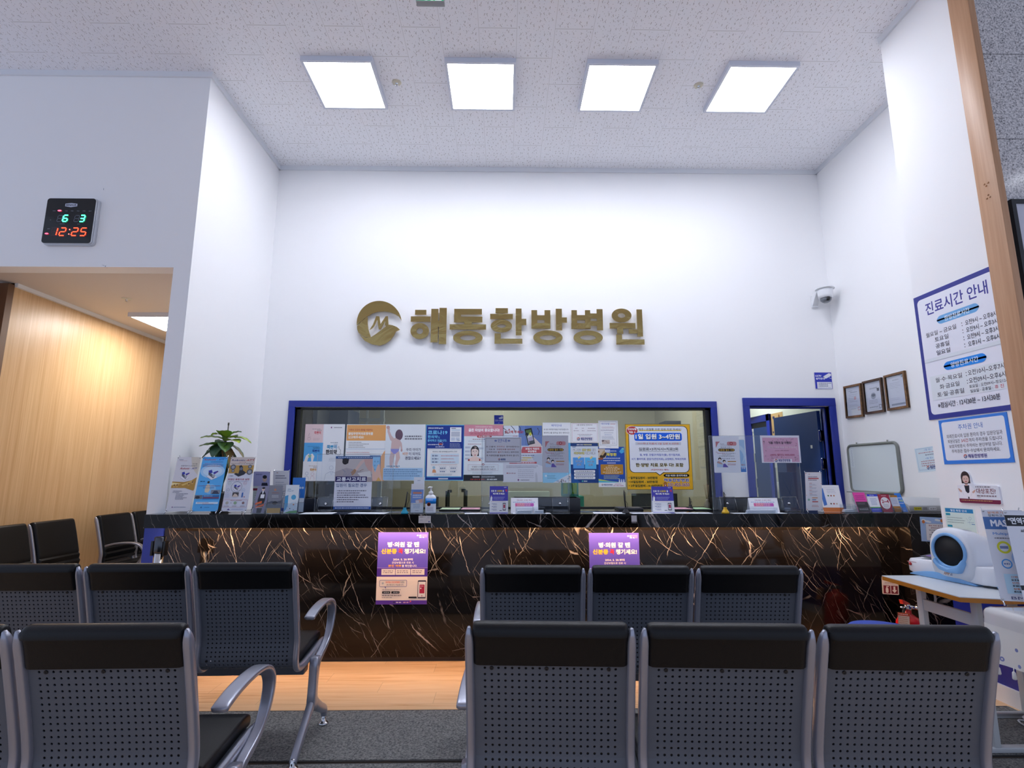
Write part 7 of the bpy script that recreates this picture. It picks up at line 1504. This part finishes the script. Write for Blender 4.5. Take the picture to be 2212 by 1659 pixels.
# control panel with coloured display on the far end
def panel_(s):
    s.rect(0, 0, 100, 100, '#3a3c44').poly([(20, 6), (60, 4), (66, 30), (30, 34)], '#c8502c').poly([(60, 4), (90, 8), (88, 30), (66, 30)], '#7ab04a').poly([(12, 40), (50, 38), (52, 60), (14, 64)], '#5a5ad0').poly([(54, 40), (86, 38), (84, 58), (54, 60)], '#d8c040').ell(30, 74, 22, 8, '#8a5ac0').ell(64, 76, 18, 8, '#3a4ab0')
sh = Sheet(.16, .13, '#3a3c44', .004); panel_(sh); sh.build('display_panel', None, e, (.16, .05, .103), 0, 0, R(-83))
b = MB(); b.prism([(.0, .04), (.24, .095), (.24, .2), (.19, .2), (.09, .09), (.0, .06)], .07, .085, 'y'); 
b = MB(); b.prism([(.16, .07), (.235, .07), (.235, .19), (.22, .19)], .21, .26, 'y'); b.build('printer_hump', M_BPW, e, bevel=.006, recalc=True)
b = MB(); b.lathe([(0, .006), (.008, .005), (.009, 0)], 18, .06, .0, .06, True, Matrix.Rotation(math.pi / 2, 4, 'X')); b.build('stop_button', mat('button_red', '#b01820', .35), e)
sh = Sheet(.06, .008, '#e4e7ee', .0002); sh.v, sh.f, sh.c = [], [], []; sh.grey(2, 5, 98, 90, '#b04a50', 1, 10); sh.build('button_caption', None, e, (.07, .0005, .068))
def top_lab(s): s.frame(0, 0, 100, 100, '#3a3a40', 2, .006).greys(10, 14, 90, 5, 16, 8, '#8a8a90', 7).rect(30, 40, 44, 60, '#b04a50')
sh = Sheet(.10, .07, '#d9d8cc', .0006, .006); top_lab(sh); sh.build('instruction_label', None, e, (HX, .05, .300), 0, 0, R(-96))

# stool with a blue mesh cover
cz = .54; c0 = at_z(1861, 1337, cz); r0 = .185
e = empty('stool', (c0.x, c0.y - r0, .0073), 0, 'round stool with a blue mesh seat behind the right end of the nearest bench', 'stool')
M_MESH = mat('blue_mesh_fabric', '#3048a4', .8); g = NG(M_MESH); vv = g.n('ShaderNodeTexVoronoi'); vv.inputs['Scale'].default_value = 260; g.l(g.coords(), vv.inputs[0]); g.l(g.mix(g.math('MULTIPLY', g.math('LESS_THAN', vv.outputs['Distance'], .32), .7), lin('#3c56b8'), lin('#141f58')), g.b.inputs['Base Color'])
b = MB(); b.lathe([(0, cz), (r0 * .6, cz - .001), (r0 * .88, cz - .008), (r0 * .98, cz - .024), (r0, cz - .045), (r0 * .96, cz - .07), (0, cz - .075)], 40); b.build('seat', M_MESH, e)
b = MB(); b.lathe([(.024, .07), (.024, cz - .07)], 18); b.build('column', M_CHROME, e)
for k in range(5):
    a = R(72 * k + 20); b = MB(); b.tube([(0, 0, .09), (.20 * math.cos(a), .20 * math.sin(a), .055)], [.018, .012], 8); b.lathe([(0, 0), (.022, .004), (.024, .02), (.02, .04), (0, .045)], 14, .205 * math.cos(a), .205 * math.sin(a), 0); b.build('leg', M_BLACKPL, e)

# table with the patterned cloth
TY1, TX0, TZ2 = 2.60, 2.275, .735
M_CLOTH = mat('patterned_tablecloth', '#dcdad6', .75); g = NG(M_CLOTH)
tc = g.n('ShaderNodeTexCoord'); vo = g.n('ShaderNodeTexVoronoi'); vo.inputs['Scale'].default_value = 15.5; vo.inputs['Randomness'].default_value = .25; g.l(tc.outputs['Object'], vo.inputs['Vector'])
d_ = vo.outputs['Distance']; rg = g.math('MULTIPLY', g.math('LESS_THAN', d_, .17), g.math('GREATER_THAN', d_, .085))
g.l(g.mix(g.math('MULTIPLY', rg, .8), lin('#dedcd8'), lin('#4a5cae')), g.b.inputs['Base Color'])
e = empty('cloth_table', (2.62, 2.05, 0), 0, 'low table with white steel legs at the right picture edge, under a patterned cloth', 'table')
b = MB(); b.box(TX0 + .012 - 2.62, .34, -.75, TY1 - .012 - 2.05, TZ2 - .03, TZ2 - .004); b.build('table_top', MATS['pale_laminate'], e)
for y in (.36, -.6):
    b = MB(); b.sweep([(y, TZ2 - .03), (y - .02, .3), (y, .03)], [.03] * 3, [.035] * 3, 10, TX0 + .10 - 2.62); b.box(TX0 - .05 - 2.62, .33, y - .02, y + .02, 0.008, .035); b.build('leg', M_LEGW, e)
def cloth():
    nx, ny = 40, 50; x0, x1, y0, y1 = TX0, 2.96, 1.30, TY1; dr = .235; vs = []; fs = []
    us = [-dr + (x1 - x0 + dr) * i / nx for i in range(nx + 1)]; vs_ = [(y1 - y0 + dr) * j / ny for j in range(ny + 1)]
    for j, v in enumerate(vs_):
        for i, u in enumerate(us):
            hang_u = max(0, -u); hang_v = max(0, v - (y1 - y0)); x = x0 + max(u, 0); y = y0 + min(v, y1 - y0); z = TZ2
            h_ = max(hang_u, hang_v)
            if h_ > 0:
                z -= h_ * .97; wv = (.010 + .012 * math.sin(v * 17 + u * 3) + .006 * math.sin(v * 41)) * (h_ / dr) ** .8
                if hang_u > 0: x -= .006 + wv + .012 * h_ / dr
                if hang_v > 0: y += .004 + (.004 + .003 * math.sin(u * 19)) * h_ / dr
            vs.append((x - 2.62, y - 2.05, z))
    w = nx + 1
    for j in range(ny):
        for i in range(nx): fs.append((j * w + i, j * w + i + 1, (j + 1) * w + i + 1, (j + 1) * w + i))
    b = MB(); b.add(vs, fs, True); o = b.build('tablecloth', M_CLOTH, None, (2.62, 2.05, 0)); tag(o, 'white tablecloth with small blue ring pattern and tassels', 'tablecloth')
    rim = [vs[j * w] for j in range(0, ny + 1, 1)]
    for k in range(2, len(rim) - 1, 2):
        t = MB(); x, y, z = rim[k]; t.tube([(x, y, z + .004), (x - .002, y, z - .012)], .0022, 6); t.lathe([(.003, 0), (.007, -.006), (.009, -.030), (.006, -.034), (0, -.034)], 9, x - .002, y, z - .012)
        t.build('tassel', mat('tassel_white', '#e6e4e0', .8), o)
    f = MB()
    vv_ = [(x + (-.003 if i % w < 14 else 0), y, z + .0025) for i, (x, y, z) in enumerate(vs) if True]
    fs2 = [q_ for q_ in fs if min(vs[k][2] for k in q_) > TZ2 - .09]
    f.add(vv_, fs2, True); f.build('vinyl_cover', M_SLEEVE, o)
cloth()
def bb1(s):
    s.rect(0, 8, 100, 22, '#5078b4').text('알레르기', 14, 1.6, 52, 4.4, '#d88a4a', .02).text('정확하고 빠른', 14, 5, 70, 7.6, '#4a4a54', .02).text('MAST', 16, 11, 70, 19, '#f2f4fa', .05).text('Multiple', 16, 25.4, 62, 29, '#4a8ad0', .02).grey(18, 31, 80, 1.6, '#6a6a74', 1, 4)
    s.ring(36, 42, 17, .34, '#d8d83a').rect(26, 40.5, 46, 43.5, '#7a86b0').ring(72, 54, 24, .5, '#a9c4e8').circ(74, 54, 9, '#2f74bc').ring(34, 60, 13, .24, '#4a9ae0').grey(27, 59, 41, 2, '#4a6ab0', 2, 5)
    s.rect(20, 71, 100, 92, '#bfe0f2')
    for i, t in enumerate(('간편성', '안전성', '정확성')): s.text(t, 36, 73 + i * 6.4, 60, 75.4 + i * 6.4, '#d8783a', .02).grey(36, 76.4 + i * 6.2, 92, 2, '#3a3c48', i, 5)
    s.text('BML', 26, 95, 74, 98, '#5a5f88', .01)
def bb2(s):
    s.rect(0, 4.6, 100, 16.6, '#22232a').text('"면역검사"', 6, 7, 74, 14.6, '#eef0f6', .03).text('싸이토카인', 30, 20, 84, 24, '#2c2d38', .04).text('면역', 42, 26, 62, 28.6, '#4a8ad0', .02).greys(40, 31, 92, 2, 3, 1.4, '#5a5c68', 3).greys(26, 43, 94, 3, 5, 1.6, '#5a5c68', 4).circ(50, 64, 22, '#5ab4d8').grey(34, 62, 66, 3, '#eaf4fa', 2, 5).rect(0, 80, 100, 85, '#26272e')
p1 = at_z(2169, 1309, TZ2 + .004); p2 = at_z(2212, 1316, TZ2 + .004)
LW = .17
for k, (p_, fn, lab, hh_) in enumerate(((p1, bb1, 'pale blue desk banner with a yellow ring on the cloth table, the rear one', .42), (p2, bb2, 'desk banner with a black heading bar at the right picture edge, the front one', .42))):
    rz = R(-14); e = xbanner(None, None, None, 0, fn, lab, '#dfe1ea', .02, None, (Vector((p_.x + LW / 2, p_.y - .005 - k * .02, TZ2 + .004)), LW, hh_, -.13), rz)

# cables by the table
b = MB(); b.tube(catmull([(2.72, 2.85, .72), (2.66, 2.78, .5), (2.70, 2.72, .3), (2.80, 2.66, .1), (2.9, 2.6, .014)], 6), .006, 8)
tag(b.build('power_cable', M_RUBBER), 'black power cable hanging down beside the side table', 'cable')
b = MB(); pts = []
for k in range(46): a = k * .42; pts.append((2.84 + .055 * math.cos(a) + .002 * k, 3.03 + .10 * math.sin(a), .010 + .0012 * k))
b.tube(pts, .005, 8); tag(b.build('coiled_cable', mat('white_cable', '#d8d9dc', .5)), 'coil of white cable on the floor under the side table', 'cable')
b = MB(); b.tube(catmull([(2.45, 3.2, .72), (2.42, 3.18, .64), (2.44, 3.16, .60), (2.48, 3.16, .63), (2.50, 3.19, .71)], 6), .006, 8); tag(b.build('looped_cable', MATS['white_cable']), 'loop of white cable hanging under the far corner of the side table', 'cable')

# ------------------------------------------------------------ inside the office, seen through the window
def slab(name, tl, br, Y, d, m, label, cat, z0=None, group=None, bev=.003):
    a, c = at_y(*tl, Y), at_y(*br, Y); b = MB(); zz = c.z if z0 is None else z0; b.box(-(c.x - a.x) / 2, (c.x - a.x) / 2, 0, d, 0, a.z - zz)
    return tag(b.build(name, m, None, ((a.x + c.x) / 2, Y, zz), 0, bev), label, cat, group)
M_NAVY = mat('navy_panel', '#1d2f52', .45); M_DK = mat('charcoal_panel', '#25262b', .5); M_PALE = mat('pale_steel_and_reflection', '#a9b0b6', .45)
slab('reflection_slab', (640, 880), (674, 1090), 5.95, .4, M_DK, 'tall charcoal slab standing in for a reflection at the left end of the glass', 'reflection slab', 0)  # dark slabs put in for reflections on the window glass
slab('reflection_slab', (676, 882), (742, 1090), 6.42, .5, M_NAVY, 'tall navy slab standing in for a reflection behind the left window posters', 'reflection slab', 0)
e = empty('reflection_bars', (at_y(800, 900, 7.4).x, 7.4, 0), 0, 'pale upright bars standing in for reflections behind the left window posters', 'reflection bars')  # pale bars modelled in place of reflections of the left opening
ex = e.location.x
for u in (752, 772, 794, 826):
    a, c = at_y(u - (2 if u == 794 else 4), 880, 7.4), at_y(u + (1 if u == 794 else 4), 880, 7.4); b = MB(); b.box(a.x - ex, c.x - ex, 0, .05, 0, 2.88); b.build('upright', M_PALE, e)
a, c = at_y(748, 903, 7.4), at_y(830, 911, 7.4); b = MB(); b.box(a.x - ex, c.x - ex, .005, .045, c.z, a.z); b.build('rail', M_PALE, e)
slab('reflection_strip', (1437, 909), (1522, 925), 7.0, .3, M_DK, 'long dark slab standing in for a reflection above the right side of the price board', 'reflection strip')  # slab shaped after a dark reflection in the pane
slab('room_divider', (1513, 935), (1536, 1088), 6.6, .05, M_NAVY, 'dark navy divider at the right end of the office', 'divider', 0)
o = slab('air_purifier', (1480, 1002), (1502, 1062), 8.0, .2, M_GREYPL, 'rounded grey appliance on the office wall behind the right edge of the price board', 'appliance', None, None, .03)
e = empty('office_desk', (.9, 7.2, 0), 0, 'long office desk at the back of the room behind the window', 'desk')
b = MB(); b.box(-2.6, 1.3, -.35, .35, .70, .73); b.build('desk_top', MATS['pale_laminate'], e)
for x in (-2.55, 1.25): b = MB(); b.box(x - .02, x + .02, -.33, .33, 0, .699); b.build('leg', M_PALE, e)
def monitor(u0, u1, v, Y, label, rot=0.0, zb=.73):
    a, c = at_y(u0, v, Y), at_y(u1, v, Y); w = c.x - a.x; z1 = a.z
    e = empty('computer_monitor', ((a.x + c.x) / 2, Y, zb), rot, label, 'monitor', 'office monitors behind the glass')
    b = MB(); b.box(-w / 2, w / 2, -.02, .015, z1 - zb - w * .6, z1 - zb); b.build('screen_housing', M_BLACKPL, e, bevel=.006)
    b = MB(); b.box(-w / 2 + .012, w / 2 - .012, -.0215, -.0205, z1 - zb - w * .57, z1 - zb - .012); b.build('screen', mat('dark_screen', '#2b3340', .15), e)
    b = MB(); b.box(-.03, .03, .015, .04, 0.012, z1 - zb - w * .25); b.lathe([(.11, 0), (.11, .008), (0, .012)], 24); b.build('stand', M_BLACKPL, e)
monitor(1364, 1414, 1066, 7.1, 'monitor on the office desk left of the purple card'); monitor(1416, 1462, 1066, 7.15, 'monitor on the office desk right of the purple card'); monitor(966, 976, 1058, 6.95, 'monitor turned edge-on in the office behind the sanitizer', R(60)); monitor(996, 1008, 1056, 7.2, 'monitor turned half away in the office behind the clipboards', R(-55))
slab('desk_phone', (930, 1074), (944, 1086), 7.0, .18, M_DK, 'black desk telephone in the office behind the sanitizer', 'telephone', .731)
slab('office_printer', (1098, 1062), (1188, 1090), 7.3, .25, mat('sage_grey', '#a9b0a4', .5), 'pale grey office machine behind the white desk card', 'printer', .731)
e = slab('leaflet_display', (1212, 1034), (1250, 1072), 6.3, .03, mat('teal_board', '#2f9a94', .5), 'teal board with a green arch standing in the office', 'board'); 
p = e.location; w = e.dimensions.x
b = MB(); pts = [(-w * .26, -.004, .03)] + [(-w * .26 * math.cos(R(k * 15)), -.004, .13 + w * .26 * math.sin(R(k * 15))) for k in range(13)] + [(w * .26, -.004, .03)]; b.tube(pts, .028, 8); b.build('green_arch', mat('arch_green', '#7ab01c', .5), e)
slab('storage_box', (1222, 1072), (1262, 1096), 6.25, .35, mat('teal_box', '#2f8f86', .5), 'teal storage box under the board with the green arch', 'box', .0)
# reed diffuser on the counter
p = at_y(1529, 1104, 4.47); e = empty('reed_diffuser', (p.x, 4.47, CT), 0, 'small glass reed diffuser at the right end of the window', 'diffuser')
b = MB(); b.lathe([(.026, 0), (.028, .01), (.026, .05), (.012, .065), (.012, .085)], 20); b.build('bottle', mat('amber_glass', '#6d6656', .1), e)
b = MB()
for k in range(5): a = R(k * 72); b.tube([(0, 0, .03), (.02 * math.cos(a), .02 * math.sin(a), .2)], .0014, 6)
b.build('reeds', mat('reed', '#7a6648', .7), e)
# passage: calendar and wall controllers
a, c = at_x(1690, 889, PX - .004), at_x(1664, 889, PX - .004); bt = at_x(1690, 1010, PX - .004)
w = c.y - a.y; h = a.z - bt.z; sh = Sheet(w, h, '#eef0ee', .003); sh.rect(0, 0, 100, 55, '#c9a878')
rnd = random.Random(2)
for i in range(24): sh.ell(rnd.uniform(8, 92), rnd.uniform(6, 50), rnd.uniform(4, 12), rnd.uniform(1.5, 4), rnd.choice(['#3a3c6a', '#8a5a3a', '#e8dcc0', '#5a6a9a']), 8)
for i in range(5): sh.grey(40, 62 + i * 7, 94, 2.4, '#5a5c64', i, 6)
tag(sh.build('wall_calendar', None, None, (PX - .001, (a.y + c.y) / 2, bt.z), R(-90)), 'hanging calendar with a picture on the passage wall behind the blue door', 'calendar')
a, c, bt = at_x(1696, 1042, PX), at_x(1681, 1042, PX), at_x(1696, 1064, PX); b = MB(); b.box(-.02, 0, -(c.y - a.y) / 2, (c.y - a.y) / 2, 0, a.z - bt.z); o = tag(b.build('wall_controller', M_WHITEPL, None, (PX, (a.y + c.y) / 2, bt.z), 0, .004), 'white wall controller with a grey screen on the passage wall', 'controller')
b = MB(); b.box(-.022, -.0205, -(c.y - a.y) * .4, (c.y - a.y) * .2, (a.z - bt.z) * .45, (a.z - bt.z) * .85); b.build('lcd', mat('grey_lcd', '#8a8f8a', .3), o)
